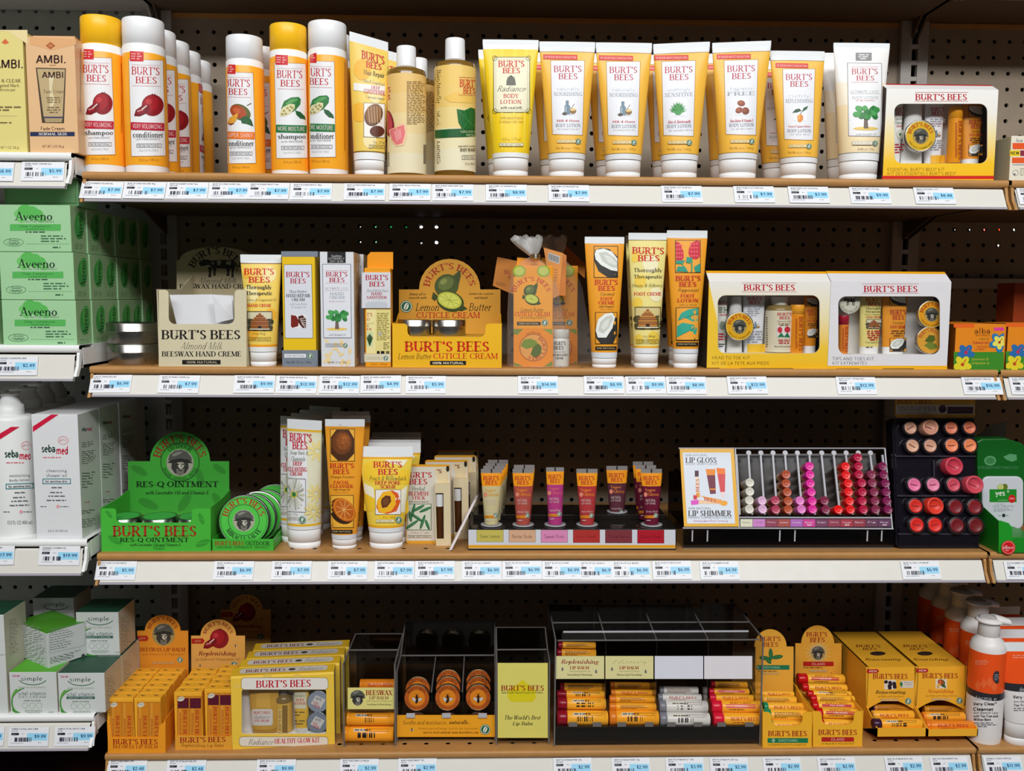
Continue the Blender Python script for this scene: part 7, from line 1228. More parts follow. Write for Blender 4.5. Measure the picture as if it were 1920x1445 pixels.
# towelettes in the next bay
view(1800, 760, 4.8167)
GR = '1a8a22'
t, S = carton('towelette_tray', 'green cardboard tray with a red round sticker, holding the towelette pack', 'display box', 352, 700, 1190, H3, -.002, .1, GR)
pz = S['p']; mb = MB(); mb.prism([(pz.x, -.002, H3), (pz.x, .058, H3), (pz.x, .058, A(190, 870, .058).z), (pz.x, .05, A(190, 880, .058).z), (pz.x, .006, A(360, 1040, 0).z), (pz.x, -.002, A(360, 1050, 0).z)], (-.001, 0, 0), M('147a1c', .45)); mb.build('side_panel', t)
f0 = Pl((0, -.0022, 0), (0, -1, 0)); mb = MB(); mb.prism([f0.hit(tx(x), ty(y)) for x, y in ((350, 1300), (350, 1040), (370, 1040), (440, 1062), (470, 1100), (474, 1240), (470, 1300))], (0, .001, 0), M('1e9a26', .45)); mb.build('front_panel', t)
a = Art(); a.E(436, 1282, 64, 64, 'd4141c'); a.O(436, 1282, 58, 58, 8, 'e87a7a', 26); a.T('allure', 388, 1262, 482, 1296, 'f4dada', 'r'); a.mic(412, 1300, 458, 1316, 1, 'f0c0c0', .6, 2); a.build('front_print', Pl((0, -.0034, 0), (0, -1, 0)), t)
t = thing('towelette_pack', 'green towelette pack with a white lid label, standing in the green tray', 'pack', tuple(Vector((A(400, 1000, .07).x, .07, H3 + S['H'].z + .0004)))); W3 = Pl((0, .062, 0), (0, -1, 0))
o3 = [(150, 330), (200, 300), (420, 296), (560, 340), (640, 420), (640, 1180), (200, 1180), (180, 900), (160, 600)]; mb = MB(); pp = [W3.hit(tx(x), ty(y)) for x, y in o3]
for p in pp: p.z = max(p.z, H3 + S['H'].z + .0006)
mb.prism(pp, (0, .022, 0), M('12621e', .35)); mb.build('pouch', t, bevel=.002)
mb = MB(); mb.prism([W3.hit(tx(x), ty(y)) + Vector((0, -.004, 0)) for x, y in rrect(188, 636, 560, 1110, 60, 5)], (0, .004, 0), plastic('cfd2d8')); mb.build('lid', t, bevel=.0015)
a = Art(); a.E(368, 738, 32, 30, '7a8a2c'); a.E(405, 734, 26, 28, '6a7a24'); a.E(366, 736, 28, 26, 'c4cc7c'); a.R(266, 756, 510, 872, '1e8a26'); a.T('yes', 320, 778, 408, 826, 'e4eede', 'S'); a.O(434, 776, 9, 10, 4, 'e4eede', 12); a.T('cucumbers', 340, 846, 430, 860, 'b8d8b0', 's'); a.E(468, 842, 33, 36, 'd4141c'); a.T('new', 446, 830, 490, 850, 'f4c0c0', 's'); a.mic(320, 884, 440, 894, 1, 'a0a8b0', .6, 2); a.T('FACIAL TOWELETTES', 296, 902, 486, 918, '8a929c', 's'); a.mic(304, 926, 480, 960, 3, 'a0a8b0', .5, 3); a.E(394, 992, 15, 16, '22262c'); a.mic(346, 986, 376, 998, 1, '8a929c', .5, 3); a.mic(414, 986, 450, 998, 1, '8a929c', .5, 4); a.build('lid_print', Pl((0, .058, 0), (0, -1, 0)), t)
a = Art(); a.E(272, 498, 54, 44, '5aa06a'); a.E(272, 498, 40, 30, '3a8048'); a.P([(390, 462), (450, 436), (510, 444), (514, 490), (470, 508), (420, 490)], '5aa06a'); a.T('30 PRE MOISTENED TOWELETTES', 156, 548, 528, 572, '58946a', 's'); a.E(510, 1108, 40, 24, '4ab890'); a.build('pouch_print', W3, t)
pl = Pl((.64, .11, H3 + .1), (.2, -1, .2)); t = thing('paper_card', 'grey torn paper corner rising behind the towelette pack', 'paper', tuple(pl.hit(tx(300), ty(400)))); mb = MB(); mb.prism([pl.hit(tx(x), ty(y)) for x, y in ((150, 275), (200, 240), (250, 185), (430, 140), (395, 420), (170, 420))], (0, .0008, 0), M('8a8a82', .7)); mb.build('sheet', t)
view(0, 0, 1)
# ---------------------------------------------------------------- bottom shelf
H4, L4 = HS[3], HL[3]
view(0, 1080, 3.9587)
SG, SD = '58b02c', '1d4a34'
def simple_art(a, x, y, kind, new=True):
    a.T('simple', x + 78, y + 28, x + 238, y + 70, '2c4a3a', 's'); a.O(x + 165, y + 44, 105, 50, 6, '2f6a48', 24, 15, 165)
    if new: a.T('NEW!', x + 12, y + 18, x + 72, y + 33, 'd04a8a', 'S')
    a.T('SENSITIVE SKIN EXPERTS', x + 58, y + 105, x + 262, y + 117, '7a9a6a', 's'); a.T('vital vitamin', x + 58, y + 138, x + 266, y + 170, '5a7a70', 's')
    if kind == 'NIGHT CREAM': a.R(x + 56, y + 172, x + 266, y + 190, '2c5a50'); a.T(kind, x + 70, y + 176, x + 250, y + 187, 'd4e0dc', 's')
    else: a.T(kind, x + 58, y + 174, x + 266, y + 189, '6a7a76', 's')
    a.T('KIND TO SKIN', x + 98, y + 204, x + 224, y + 214, '4a5a50', 'S')
    for i in range(3): a.O(x + 108 + i * 52, y + 245, 22, 22, 2, '7aa08a', 14)
    a.mic(x + 92, y + 276, x + 250, y + 302, 3, '8a9a8e', .45, 3, cen=True); a.mic(x + 280, y + 288, x + 336, y + 300, 2, '8a9a8e', .45, 4)
    for i, (c, w) in enumerate((('4f9a34', 10), ('7cc04c', 7), ('2f7a3a', 6))): a.O(x + 70 + i * 40, y + 210 + i * 8, 64 + i * 40, 96 + i * 12, w, c, 16, 110 - i * 8, 250)
    a.P([(x + 12, y + 250), (x + 30, y + 275), (x + 90, y + 308), (x + 160, y + 322), (x + 150, y + 326), (x + 70, y + 320), (x + 14, y + 285)], '3f8a34')
def simple(label, x0, x1, yt, Y, top, kind, new=True, z0=None, dep=.058):
    t, S = carton('face_cream_box', label, 'box', x0, x1, yt, L4, Y, dep, 'd2d6d2', sides={1: top, 3: 'c9c3ae'}, z0=z0)
    a = Art(); simple_art(a, x0 - 2, yt + 4, kind, new); a.clip = (x0, x1 + 8); a.build('front_print', S['front'], t)
    b = Art(); sx = (pix(S['q'])[0] - VW[0]) * VW[2]
    for i in range(16): b.mic(sx + 8, yt + 40 + i * 17, sx + 100, yt + 48 + i * 17, 1, '9a917a', .6, i, -.55)
    b.build('side_print', S['right'], t); return t, S
simple('tall white and green cream box cut by the frame, on the white bottom shelf', -285, 62, 285, -.008, SD, 'DAY CREAM', False)
t, S = simple('day cream box with a lime green top, below the turned box', 80, 430, 710, -.008, SG, 'DAY CREAM')
t1, S1 = simple('night cream box with a dark green top at the corner of the white shelf', 440, 785, 716, -.008, SD, 'NIGHT CREAM')
hb = S1['H'].z + .0008; dup(t1, (0, .0585, 0), 'second night cream box directly behind the corner one'); dup(t1, (0, .117, 0), 'third night cream box, in shadow, behind the corner one'); dup(t, (0, .0585, 0), 'second day cream box behind the lime topped one')
t, S = simple('night cream box with a dark green top resting above the corner boxes', 575, 890, 266, .05, SD, 'NIGHT CREAM', False, z0=L4 + hb)
dup(t, (-.09, .062, 0), 'dim cream box stacked at the back above the day cream boxes')
t, S = carton('face_cream_box', 'cream box turned cornerwise with fine print, lying on top of the day cream box', 'box', 358, 650, 378, 0, .004, .084, 'cdd2cf', a=.95, sides={1: '4f9a2a'}, z0=L4 + hb + .0003)
a = Art(); a.F(368, 398, 632, 572, 2, '7a8a80', -.22)
for i in range(9): a.mic(374, 396 + i * 18, 620, 405 + i * 18, 1, '7a8680', .6, i, -.2)
a.mic(372, 600, 600, 650, 4, '7a8680', .45, 5, -.28); a.E(618, 592, 15, 17, '3a4a40'); a.build('front_print', S['front'], t)
b = Art(); b.mic(165, 350, 335, 660, 20, '8a948e', .4, 7, .24); b.clip = (150, 345); b.build('side_print', S['left'], t)
# lip balm displays with boxes in two files
def front_lip(x0, x1, yb, ye, yl, xl, xr): return [(x0, yb), (x1, yb), (x1, ye - 20), (xr + 10, ye + 24), (xr, yl), (xl, yl), (xl - 8, ye + 30), (x0 + 14, ye), (x0, ye)]
def files(h, cols, pitch, rows, dep, yt, mk, what, gap=.0006):
    for ci, (x0, x1, Y, n, yt_) in enumerate(cols):
        t, S = carton('lip_balm_carton', 'front %s carton in the %s file of its display' % (what, ['first', 'second'][ci]), 'box', x0, x1, yt_, h, Y, dep, 'f9b22e', z0=h)
        a = Art(); mk(a, x0, x1, yt_); a.build('front_print', S['front'], t)
        b = Art(); p, q, H = S['p'], S['q'], S['H']
        for u in (.25, .75):
            c = p + H + (q - p) * u + Vector((0, dep * .5, 0)); X_, Y_ = pix(c); v = lambda x: (x - VW[0]) * VW[2]; bx, by = v(X_), (Y_ - VW[1]) * VW[2]; b.E(bx, by, 9, 4, '8a5a20'); b.E(bx - 10, by - 3, 8, 3, 'a8803a'); b.E(bx + 11, by - 2, 8, 3, 'a8803a')
        b.build('top_print', S['top'], t, e0=.0003)
        for k in range(1, n): dup(t, (.0008 * (k % 2), pitch * k, 0), '%s carton, %s behind the front one in the %s file' % (what, ['', 'first', 'second', 'third', 'fourth', 'fifth'][k], ['first', 'second'][ci]), what + ' cartons in line')
def balm_window(capc):
    def f(a, x0, x1, yt):
        w = x1 - x0; a.R(x0 + w * .05, yt + 26, x1 - w * .05, yt + 400, 'c47c1e')
        for i in range(2):
            xa = x0 + w * (.08 + i * .44); xb = xa + w * .4; a.R(xa, yt + 34, xb, yt + 400, 'd9851c'); a.R(xa + w * .05, yt + 34, xa + w * .12, yt + 400, 'e49a34')
            if capc: a.R(xa, yt + 42, xb, yt + 118, capc)
            a.T("BURT'S BEES", xa + w * .2, yt + 130, xa + w * .33, yt + 360, 'b8321c', 'b', v=1); a.mic(xa + w * .06, yt + 150, xa + w * .13, yt + 350, 24, 'a8441c', .5, i)
        a.E(x0 + w * .2, yt + 48, 27, 17, 'dcd8c4', a=-.3); a.T('BONUS', x0 + w * .1, yt + 42, x0 + w * .32, yt + 56, '6a4a3a', 's', -.2)
    return f
t, pf, ph = display('lip_balm_display', 'orange beeswax lip balm display with a bearded man on its arched back card', H4, .004, .112, front_lip(800, 1228, 1300, 1090, 1196, 832, 1172), dome(1018, 1396, 900, 405, 1207, 133, 288), 'f79e22', '9a5c18', hcol='e8962c', sideback=.0)
a = Art(); a.T("BURT'S BEES", 838, 1208, 1172, 1248, 'a52a14', 'b'); a.T('BEESWAX LIP BALM', 838, 1252, 1172, 1276, 'a52a14', 'r'); a.build('front_print', pf, t)
a = Art(); a.C("BURT'S BEES", 1207, 415, 92, 26, 165, 15, '9c3a1c', 'b'); ill_man(a, 1214, 432, 84, 'a8945c'); a.P([(1018, 442), (1090, 440), (1104, 460), (1090, 480), (1018, 480)], 'b8281c'); a.T('NEW', 1036, 452, 1080, 470, 'd88a6a', 'S'); a.T('BEESWAX LIP BALM', 1040, 530, 1376, 556, '9c2c18', 'r'); a.T('with Vitamin E & Peppermint', 1052, 570, 1370, 590, 'b86a2c', 'i'); pill(a, 1130, 634, 1296, 650, '100% NATURAL', '8a5a1c', 'e0b06a'); seal(a, 1336, 620, 22); a.build('header_print', ph, t)
files(H4 + .0009, ((806, 1002, .0055, 6, 905), (1008, 1204, .0055, 6, 905)), .0172, 6, .0166, 905, balm_window(None), 'orange beeswax balm')
t, pf, ph = display('lip_balm_display', 'amber replenishing lip balm display with a pomegranate on its arched back card', H4, .012, .112, [(1300, 1282), (1722, 1282), (1722, 1190), (1300, 1182)], dome(1418, 1818, 900, 442, 1620, 132, 320), 'eaa434', '9a5c18', hcol='f0b258', sideback=.0)
a = Art(); a.T("BURT'S BEES", 1336, 1196, 1676, 1236, 'a52a14', 'b', -.02); a.T('Replenishing Lip Balm', 1345, 1240, 1660, 1274, '7a2a14', 'i'); a.build('front_print', pf, t)
a = Art(); a.C("BURT'S BEES", 1620, 452, 92, 26, 165, 15, '9c3a1c', 'b'); ill_pom(a, 1505, 385, 1700, 542); a.P([(1422, 462), (1505, 460), (1520, 478), (1505, 500), (1422, 500)], 'b8281c'); a.T('NEW', 1446, 472, 1492, 490, 'd88a6a', 'S'); a.T('Replenishing', 1472, 556, 1752, 596, '8a1c24', 'I'); a.T('Lip Balm with Pomegranate Oil', 1446, 604, 1776, 630, 'a0642c', 'i'); pill(a, 1522, 672, 1702, 690, '100% NATURAL', '8a5a1c', 'e4c088'); seal(a, 1738, 657, 26); ill_bee(a, 1748, 515, 12); ill_bee(a, 1486, 662, 12, 1); a.build('header_print', ph, t)
behind(t, 1805, .1145, 'second pomegranate lip balm display, its arched card dark at the back', y=500)
files(H4 + .0009, ((1303, 1508, .014, 5, 862), (1528, 1730, .014, 5, 838)), .0172, 6, .0166, 862, balm_window('5a1428'), 'amber pomegranate balm')
# glow kits
view(420, 1080, 3.692)
kg, K = kit('gift_kit', 'foremost yellow healthy glow kit with tube, bottle and two tins in its window', 58, 768, 692, 690, H4, .012, .0285, (122, 785, 708, 1090), 14, lambda H: M('f4ca44', .4), 'eabb2c', '8a847c', chd=.0012, a=.1)
a = Art()
for i in range(7): a.E(90 + i * 105, 760 + (i % 3) * 190 if i not in (1, 2, 3, 4, 5) else (1105 if i % 2 else 690), 30, 14, 'eec95a')
a.P(rrect(118, 700, 722, 786, 24, 3), '8a6a1c'); a.P(rrect(121, 703, 719, 783, 22, 3), 'e9e3da'); a.T("BURT'S BEES", 222, 722, 604, 772, RED, 'b', -.02); a.P(rrect(104, 1108, 722, 1178, 24, 3), '8a6a1c'); a.P(rrect(107, 1111, 719, 1175, 22, 3), 'e6dccc'); a.T('Radiance', 166, 1124, 338, 1166, '3a3434', 'c'); a.T('HEALTHY GLOW KIT', 350, 1124, 664, 1158, RED, 'b', -.03); a.build('front_print', K['front'], kg)
p = K['p'] + Z * (K['zc'] - K['h']); u, b_ = K['u'], K['b']; w = K['w']; LT = Loc(p + Z * .0002, u, b_); LT.n = Z; a = Art(); v0 = list(VW); view(0, 0, 1); wm = w * 1000
a.P(rrect(wm * .07, 7, wm * .93, 24, 6, 3), 'd6cec2')
lt, W = layout("BURT'S BEES", 'b'); a.T("BURT'S BEES", wm * .13, 20, wm * .52, 10, '8a2a34', 'b'); a.E(wm * .58, 15, 5, 4, '4a4438'); a.T('Radiance', wm * .64, 21, wm * .88, 9, '6a645c', 'c'); a.build('top_print', LT, kg, e0=.0003); VW[:] = v0
for i, l in enumerate(('second healthy glow kit, its top strip showing', 'third healthy glow kit, its top strip showing', 'rearmost healthy glow kit, dark')): dup(kg, (.002 * i + .003, .0305 * (i + 1), 0), l, 'healthy glow kits behind the first', skip=('front_print',))
zb = K['zb']; Yk = .021
minitube('tan treatment tube with a white label in the healthy glow kit', 160, 372, 800, zb, Yk + .001, 'c99a3c', capc='b88a34', art=lambda a: (a.P([(226, 806), (318, 806), (322, 910), (222, 910)], 'd6a648'), a.P(rrect(190, 918, 338, 1032, 16, 3), 'd6cfc6'), a.T("BURT'S BEES", 206, 934, 322, 952, RED), a.T('Radiance', 210, 958, 316, 984, '4a444a', 'c'), a.T('EYE CREAM', 214, 990, 312, 1006, RED)))
t, sf = lathe('mini_bottle', 'small amber body oil bottle in the healthy glow kit', 'bottle', 356, 478, 980, 0, [('body', M('7a6438', .1, 'glossy_amber'), [(None, .97), (860, .97), (840, .6), (832, .42)]), ('sleeve', 'dcae4a', [(1086, 1), (886, 1)]), ('cap', M('7a7468', .3, 'plastic'), [(836, .5), (800, .46)])], Yk + .004, z0=zb)
a = Art(); a.R(404, 892, 440, 1080, '8a6a30'); a.R(374, 920, 402, 1080, 'e4c470'); a.T("BURT'S BEES", 380, 930, 396, 1070, '7a3a1c', 'b', v=-1); a.clip = (362, 472); a.build('label_print', sf, t)
minitube('mini body lotion tube with red print in the healthy glow kit', 476, 582, 798, zb, Yk + .004, 'e0b23c', art=lambda a: (a.R(482, 800, 576, 915, 'd8d2b4'), a.T('Radiance', 490, 812, 566, 836, '5a5444', 'c'), a.T('BODY', 500, 846, 558, 864, RED), a.T('LOTION', 490, 870, 568, 888, RED), a.mic(486, 930, 570, 970, 2, '7a6a34', .4, 3), a.mic(486, 990, 570, 1030, 2, '7a6a34', .4, 4), a.R(482, 1052, 576, 1086, 'd8d4cc')))
def art_grey(a, cx, cy, r): a.add([[(cx + r * .68 * math.cos(q + .5), cy + r * .62 * math.sin(q + .5)) for q in (0.78, 2.36, 3.93, 5.5)]], 'd2d0cc'); a.T('DAY', cx - r * .4, cy - r * .1, cx + r * .05, cy + r * .14, RED, 'b', .4); a.T('CREME', cx - r * .45, cy + r * .15, cx + r * .2, cy + r * .38, RED, 'b', .4); a.mic(cx - r * .2, cy - r * .45, cx + r * .4, cy - r * .15, 3, '6a6a6a', .5, 2, .4)
tin_up('cream_tin', 'upper grey blue tin in the healthy glow kit window', 652, 868, 78, Yk + .006, .007, art_grey, face='8c96a4', rim='9aa2ac')
tin_up('cream_tin', 'lower grey blue tin in the healthy glow kit window', 648, 1030, 76, Yk + .006, .007, art_grey, face='7c8694', rim='9aa2ac', floor=zb + .0002)
# lying lip balms
def balm(label, x0, x1, y0, y1, Y, body, cap, look='brand', group=None, share=.16, text='b02c18', dz=0, yaw=0.0, capright=False):
    r = abs(A(x0, y0, Y).z - A(x0, y1, Y).z) / 2; Yc = Y + r; p = A(x0, (y0 + y1) / 2, Yc); q = A(x1, (y0 + y1) / 2 + dz, Yc); q.y += yaw; p.z -= 0; L_ = q - p; ax = L_.normalized(); c = (p + q) / 2
    t = thing('lip_balm', label, 'lip balm', (c.x, c.y, c.z - r), group); k = p + L_ * share
    mb = MB(); mb.disc(k, r * .97, ax, L_.length * (1 - share), M(body, .22, 'gloss_plastic'), 22, prof=[(r * .9, 0), (r * .97, .0008), (r * .97, L_.length * (1 - share) - .001), (r * .85, L_.length * (1 - share))]); mb.build('body', t)
    mb = MB(); mb.disc(p, r, ax, L_.length * share, M(cap, .22, 'gloss_plastic'), 22, prof=[(r * .85, 0), (r, .001), (r, L_.length * share - .0008), (r * .94, L_.length * share)]); mb.build('cap', t)
    zc = lambda x: p.z + (q.z - p.z) * (x - p.x) / max(1e-6, q.x - p.x); yc = lambda x: p.y + (q.y - p.y) * (x - p.x) / max(1e-6, q.x - p.x)
    sf = Fn(lambda x, z: yc(x) - math.sqrt(max(1e-8, (r * .97) ** 2 - (z - zc(x)) ** 2)), Y); sf.curved = True
    a = Art(); w = x1 - x0; h = y1 - y0; xs = x0 + w * share; kk = dz / w; Y0 = lambda f: y0 + h * f + kk * (xs - x0)
    if look == 'brand': a.T("BURT'S BEES", xs + w * .16, Y0(.36), x1 - w * .1, Y0(.66), text, 'b', kk); a.mic(xs + w * .2, Y0(.74), x1 - w * .14, Y0(.84), 1, text, .6, 2, kk)
    elif look == 'code': a.R(xs + w * .12, Y0(.16), xs + w * .36, Y0(.34), 'd8d4c0', kk); a.bars(xs + w * .2, Y0(.42), xs + w * .55, Y0(.78), '1c1814', 18, int(x0) % 7); a.mic(xs + w * .14, Y0(.18), xs + w * .6, Y0(.3), 1, '2a2218', .6, 3, kk); a.F(xs + w * .38, Y0(.16), x1 - w * .1, Y0(.36), 2, '5a3a14', kk)
    elif look[0] == '#': a.R(xs + w * .1, Y0(.3), x1 - w * .1, Y0(.62), look[1:7], kk); a.T(look[7:], xs + w * .28, Y0(.38), x1 - w * .26, Y0(.54), 'f0d0c4', 'S', kk); a.T("BURT'S BEES", xs + w * .18, Y0(.12), x1 - w * .2, Y0(.26), text, 'b', kk); a.mic(xs + w * .16, Y0(.7), x1 - w * .16, Y0(.8), 1, '5a3a14', .6, 2, kk)
    elif look == 'fine': a.mic(xs + w * .1, Y0(.25), x1 - w * .1, Y0(.8), 5, '7a4a14', .5, 4, kk)
    a.build('label_print', sf, t, step=4); return t
def acrylic(name, label, x0, x1, yb, h, Y, dep, zf, zbk, extra=None):
    p, q = A(x0, yb, Y), A(x1, yb, Y); t = thing(name, label, 'display stand', ((p.x + q.x) / 2, Y + dep / 2, h)); e = .0016
    for x in (p.x, q.x - e):
        mb = MB(); pr_ = [(x, Y, h + .0002), (x, Y + dep, h + .0002), (x, Y + dep, zbk), (x, Y + dep * .45, zf), (x, Y, zf)]; mb.prism(pr_, (e, 0, 0), CLR); mb.build('side_panel', t)
        mb = MB(); g = [Vector(v) + Vector((e / 2, 0, 0)) for v in pr_]
        for a_, b_ in ((0, 4), (4, 3), (3, 2)): mb.bar(g[a_], g[b_], .0019, EDG2)
        mb.build('panel_edge', t)
    mb = MB(); mb.box(p.x + e, q.x - e, Y + dep - e, Y + dep, h + .0002, zbk, clear('smoke_clear', (.4, .4, .4), .015, .08)); mb.build('back_panel', t); mb = MB(); mb.box(p.x + e, q.x - e, Y + .002, Y + dep - e, h + .0002, h + .0016, CLR); mb.build('base', t)
    mb = MB(); mb.bar((p.x, Y + dep, zbk), (q.x, Y + dep, zbk), .0016, EDG2); mb.build('top_edge', t); mb = MB(); mb.bar((p.x, Y + dep * .45, zf), (q.x, Y + dep * .45, zf), .0016, EDG2); mb.build('top_edge', t)
    return t, p, q
EDG2 = M('6e6a68', .15, 'acrylic_edge'); CARD = 'e8dd86'
def card(t, Y, x0, x1, y0, y1, col, art, name='label_card'):
    P_ = Pl((0, Y, 0), (0, -1, 0)); mb = MB(); mb.prism([P_.hit(tx(x), ty(y)) for x, y in ((x0, y1), (x1, y1), (x1, y0), (x0, y0))], (0, .001, 0), M(col, .4)); mb.build(name, t)
    if art: a = Art(); art(a); a.build(name.split('_')[0] + '_print', P_, t)
t, p, q = acrylic('lip_balm_dispenser', 'narrow clear acrylic dispenser of lip balm beside the glow kits', 828, 1190, 1162, H4, .018, .12, A(1000, 590, .03).z, A(1000, 430, .12).z)
card(t, .022, 856, 1178, 772, 920, CARD, lambda a: (ill_man(a, 925, 842, 58), a.T('BEESWAX', 982, 788, 1166, 822, 'a8281c', 'b'), a.T('LIP BALM', 1006, 830, 1140, 850, '8a2a1c', 'r'), a.T('with Vitamin E & Peppermint', 984, 858, 1166, 870, '7a6a3a', 'i'), a.T('Soothing & Refreshing', 990, 880, 1158, 894, '3a3424', 'r')))
OB = 'f8a024'
mb = MB(); mb.box(p.x + .0016, q.x - .0016, .0215, .06, H4 + .0018, A(1000, 1148, .025).z, CLR); mb.build('ledge', t)
balm('lowest orange lip balm lying in the narrow acrylic dispenser', 836, 1176, 1038, 1140, .0235, OB, OB, 'code', share=.06); balm('second orange lip balm from below in the narrow acrylic dispenser', 852, 1182, 938, 1030, .030, OB, OB, 'code', share=.06); balm('orange lip balm above the yellow card of the narrow dispenser', 942, 1188, 712, 790, .05, 'd87c1c', 'd87c1c', 'brand', share=.06)
# tins with a bee
t, p, q = acrylic('tin_dispenser', 'clear acrylic dispenser with three slots of bee tins and an orange front strip', 1196, 1880, 1128, H4, .03, .13, A(1500, 640, .04).z, A(1500, 345, .14).z)
mb = MB(); sl = A(1500, 955, .03).z; mb.box(p.x + .002, q.x - .002, .032, .15, sl - .003, sl - .001, CLR); mb.build('tin_ledge', t)
card(t, .0285, 1198, 1876, 962, 1112, 'f6a822', lambda a: (a.T('Soothe and moisturize,', 1236, 996, 1545, 1030, '4a2c10', 'i'), a.T('naturally.', 1558, 996, 1700, 1030, '2a1a0a', 'I'), a.T('Protect your well-being. Look for the Seal and be', 1346, 1046, 1756, 1064, '8a4a14', 'i'), a.T('sure to trust natural. www.burtsbees.com', 1376, 1070, 1762, 1088, '6a3410', 'I'), ill_bee(a, 1300, 1062, 14), seal(a, 1808, 1060, 36)), 'strip_card')
for x in (1292, 1540, 1790): mb = MB(); c = A(x, 962, .028); mb.box(c.x - .006, c.x + .006, .0262, .0284, c.z - .003, c.z + .003, EDGE); mb.build('clip', t)
for x in (1436, 1650):
    mb = MB(); c = A(x, 900, .035); mb.prism([(c.x, .035, sl), (c.x, .14, sl), (c.x, .14, A(1500, 560, .14).z), (c.x, .035, A(1500, 800, .035).z)], (.0016, 0, 0), CLR); mb.build('divider', t); mb = MB(); mb.bar((c.x, .035, A(1500, 800, .035).z), (c.x, .14, A(1500, 560, .14).z), .0016, EDG2); mb.build('panel_edge', t)
def art_bee(g):
    def f(a, cx, cy, r): a.E(cx, cy, r * .94, r * .94, 'b85a1c', 32); a.E(cx, cy, r * .62, r * .62, 'd8801c', 28); a.C("BURT'S BEES", cx, cy, r * .66, r * .2, 150, 30, '5a2410', 'b'); a.C('BEESWAX LIP BALM', cx, cy, r * .86, r * .14, 195, 345, '6a3414', 's', inside=True); ill_bee(a, cx, cy + r * .08, r * .42, g)
    return f
tz = Vector((0, -1, .16)).normalized()
for ci, (cx, cy, n, gg) in enumerate(((1335, 885, 2, .3), (1548, 888, 3, .5), (1760, 886, 3, 0))):
    t = tin_up('bee_tin', 'front orange bee tin in the %s slot of the tin dispenser' % ['first', 'middle', 'last'][ci], cx, cy, 90, .044, .010, art_bee(gg), face='c86a1c', rim='8a7a60', tilt=tz, floor=sl - .0008)
    for k in range(1, n): dup(t, (0, .014 * k + .004, .0045 * k), '%s bee tin behind the front one in the %s slot' % (['', 'second', 'third'][k], ['first', 'middle', 'last'][ci]))
# card holder
view(900, 1100, 3.5556)
t, p, q = acrylic('card_holder', 'clear acrylic holder with a tall pale yellow slogan card', 106, 462, 1014, H4, .02, .1, A(280, 500, .02).z, A(280, 270, .12).z)
card(t, .0185, 118, 452, 508, 1006, 'e6da6e', lambda a: (a.P([(185, 690), (260, 640), (285, 618), (310, 640), (370, 690), (372, 740), (350, 766), (210, 766), (186, 740)], 'e0cf1c'), a.T("BURT'S BEES", 142, 656, 428, 692, 'a0281c', 'b', -.0), a.T('Earth Friendly Natural Personal Care Products', 142, 696, 420, 714, '3a4a2a', 'I'), a.T("The World's Best", 160, 856, 402, 884, '3a3420', 'I'), a.T('Lip Balm', 216, 898, 352, 928, '3a3420', 'I')), 'slogan_card')
# large four column dispenser
t, p, q = acrylic('lip_balm_dispenser', 'wide clear acrylic dispenser with four columns of lip balm and two blank cards', 492, 1868, 1046, H4, .014, .15, A(1100, 340, .02).z, A(1100, 120, .16).z)
def rep(w1, st, c, l2, l3):
    def f(a): x = 520 if w1[0] == 'R' else 850; a.T(w1, x + 20, 484, x + 270, 520, c, st); a.T('LIP BALM', x + 80, 528, x + 208, 548, 'a8281c', 'b'); a.T(l2, x + 76, 556, x + 214, 568, '7a6a3a', 'i'); a.T(l3, x + 62, 578, x + 228, 594, '3a3424', 'r'); ill_bee(a, x + 30, 548, 14, .4); ill_bee(a, x + 254, 564, 14, -.4)
    return f
for x0, x1, c, f in ((504, 828, 'e8dfa0', rep('Replenishing', 'I', '9a1c2c', 'with Pomegranate Oil', 'Nourishing & Hydrating')), (836, 1156, 'e8dfa0', rep('Honey', 'c', 'c8bc8a', 'with Vitamin E & Honey', 'Moisturizing & Nourishing')), (1165, 1488, 'e4e5ef', None), (1495, 1815, 'ece6ea', None)): card(t, .0165, x0, x1, 462, 613, c, f)
mb = MB(); zq = A(1100, 925, .014).z; mb.box(p.x + .002, q.x - .002, .0158, .05, zq - .0025, zq - .0005, CLR); mb.build('ledge', t)
for x in (850, 1188, 1530): mb = MB(); c = A(x - 18, 700, .018); mb.box(c.x, c.x + .0014, .019, .16, zq, A(1100, 350, .02).z, CLR); mb.build('divider', t); mb = MB(); z_ = A(1100, 350, .02).z; mb.bar((c.x, .02, z_), (c.x, .16, z_ + .012), .0018, EDG2); mb.build('panel_edge', t)
mb = MB(); za, zb2 = A(1100, 298, .02), A(1100, 355, .02); mb.box(p.x + .01, q.x - .02, .02, .0215, zb2.z, za.z, CLR); mb.bar((p.x + .012, .0205, za.z), (q.x - .02, .0205, za.z), .002, EDGE); mb.bar((p.x + .004, .0205, zb2.z), (q.x - .004, .0205, zb2.z), .0016, EDG2); mb.build('top_lip', t)
for x in (620, 780, 945, 1128, 1275, 1455, 1610, 1795): mb = MB(); c = A(x, 922, .013); mb.box(c.x - .006, c.x + .006, .0128, .0142, c.z - .002, c.z + .004, EDG2); mb.build('clip', t)
mb = MB(); mb.box(p.x + .002, q.x - .002, .0158, .0172, H4 + .0018, zq - .0026, SHADE_CLR); mb.build('lower_panel', t)  # dark tint puts the shade below the ledge into this panel
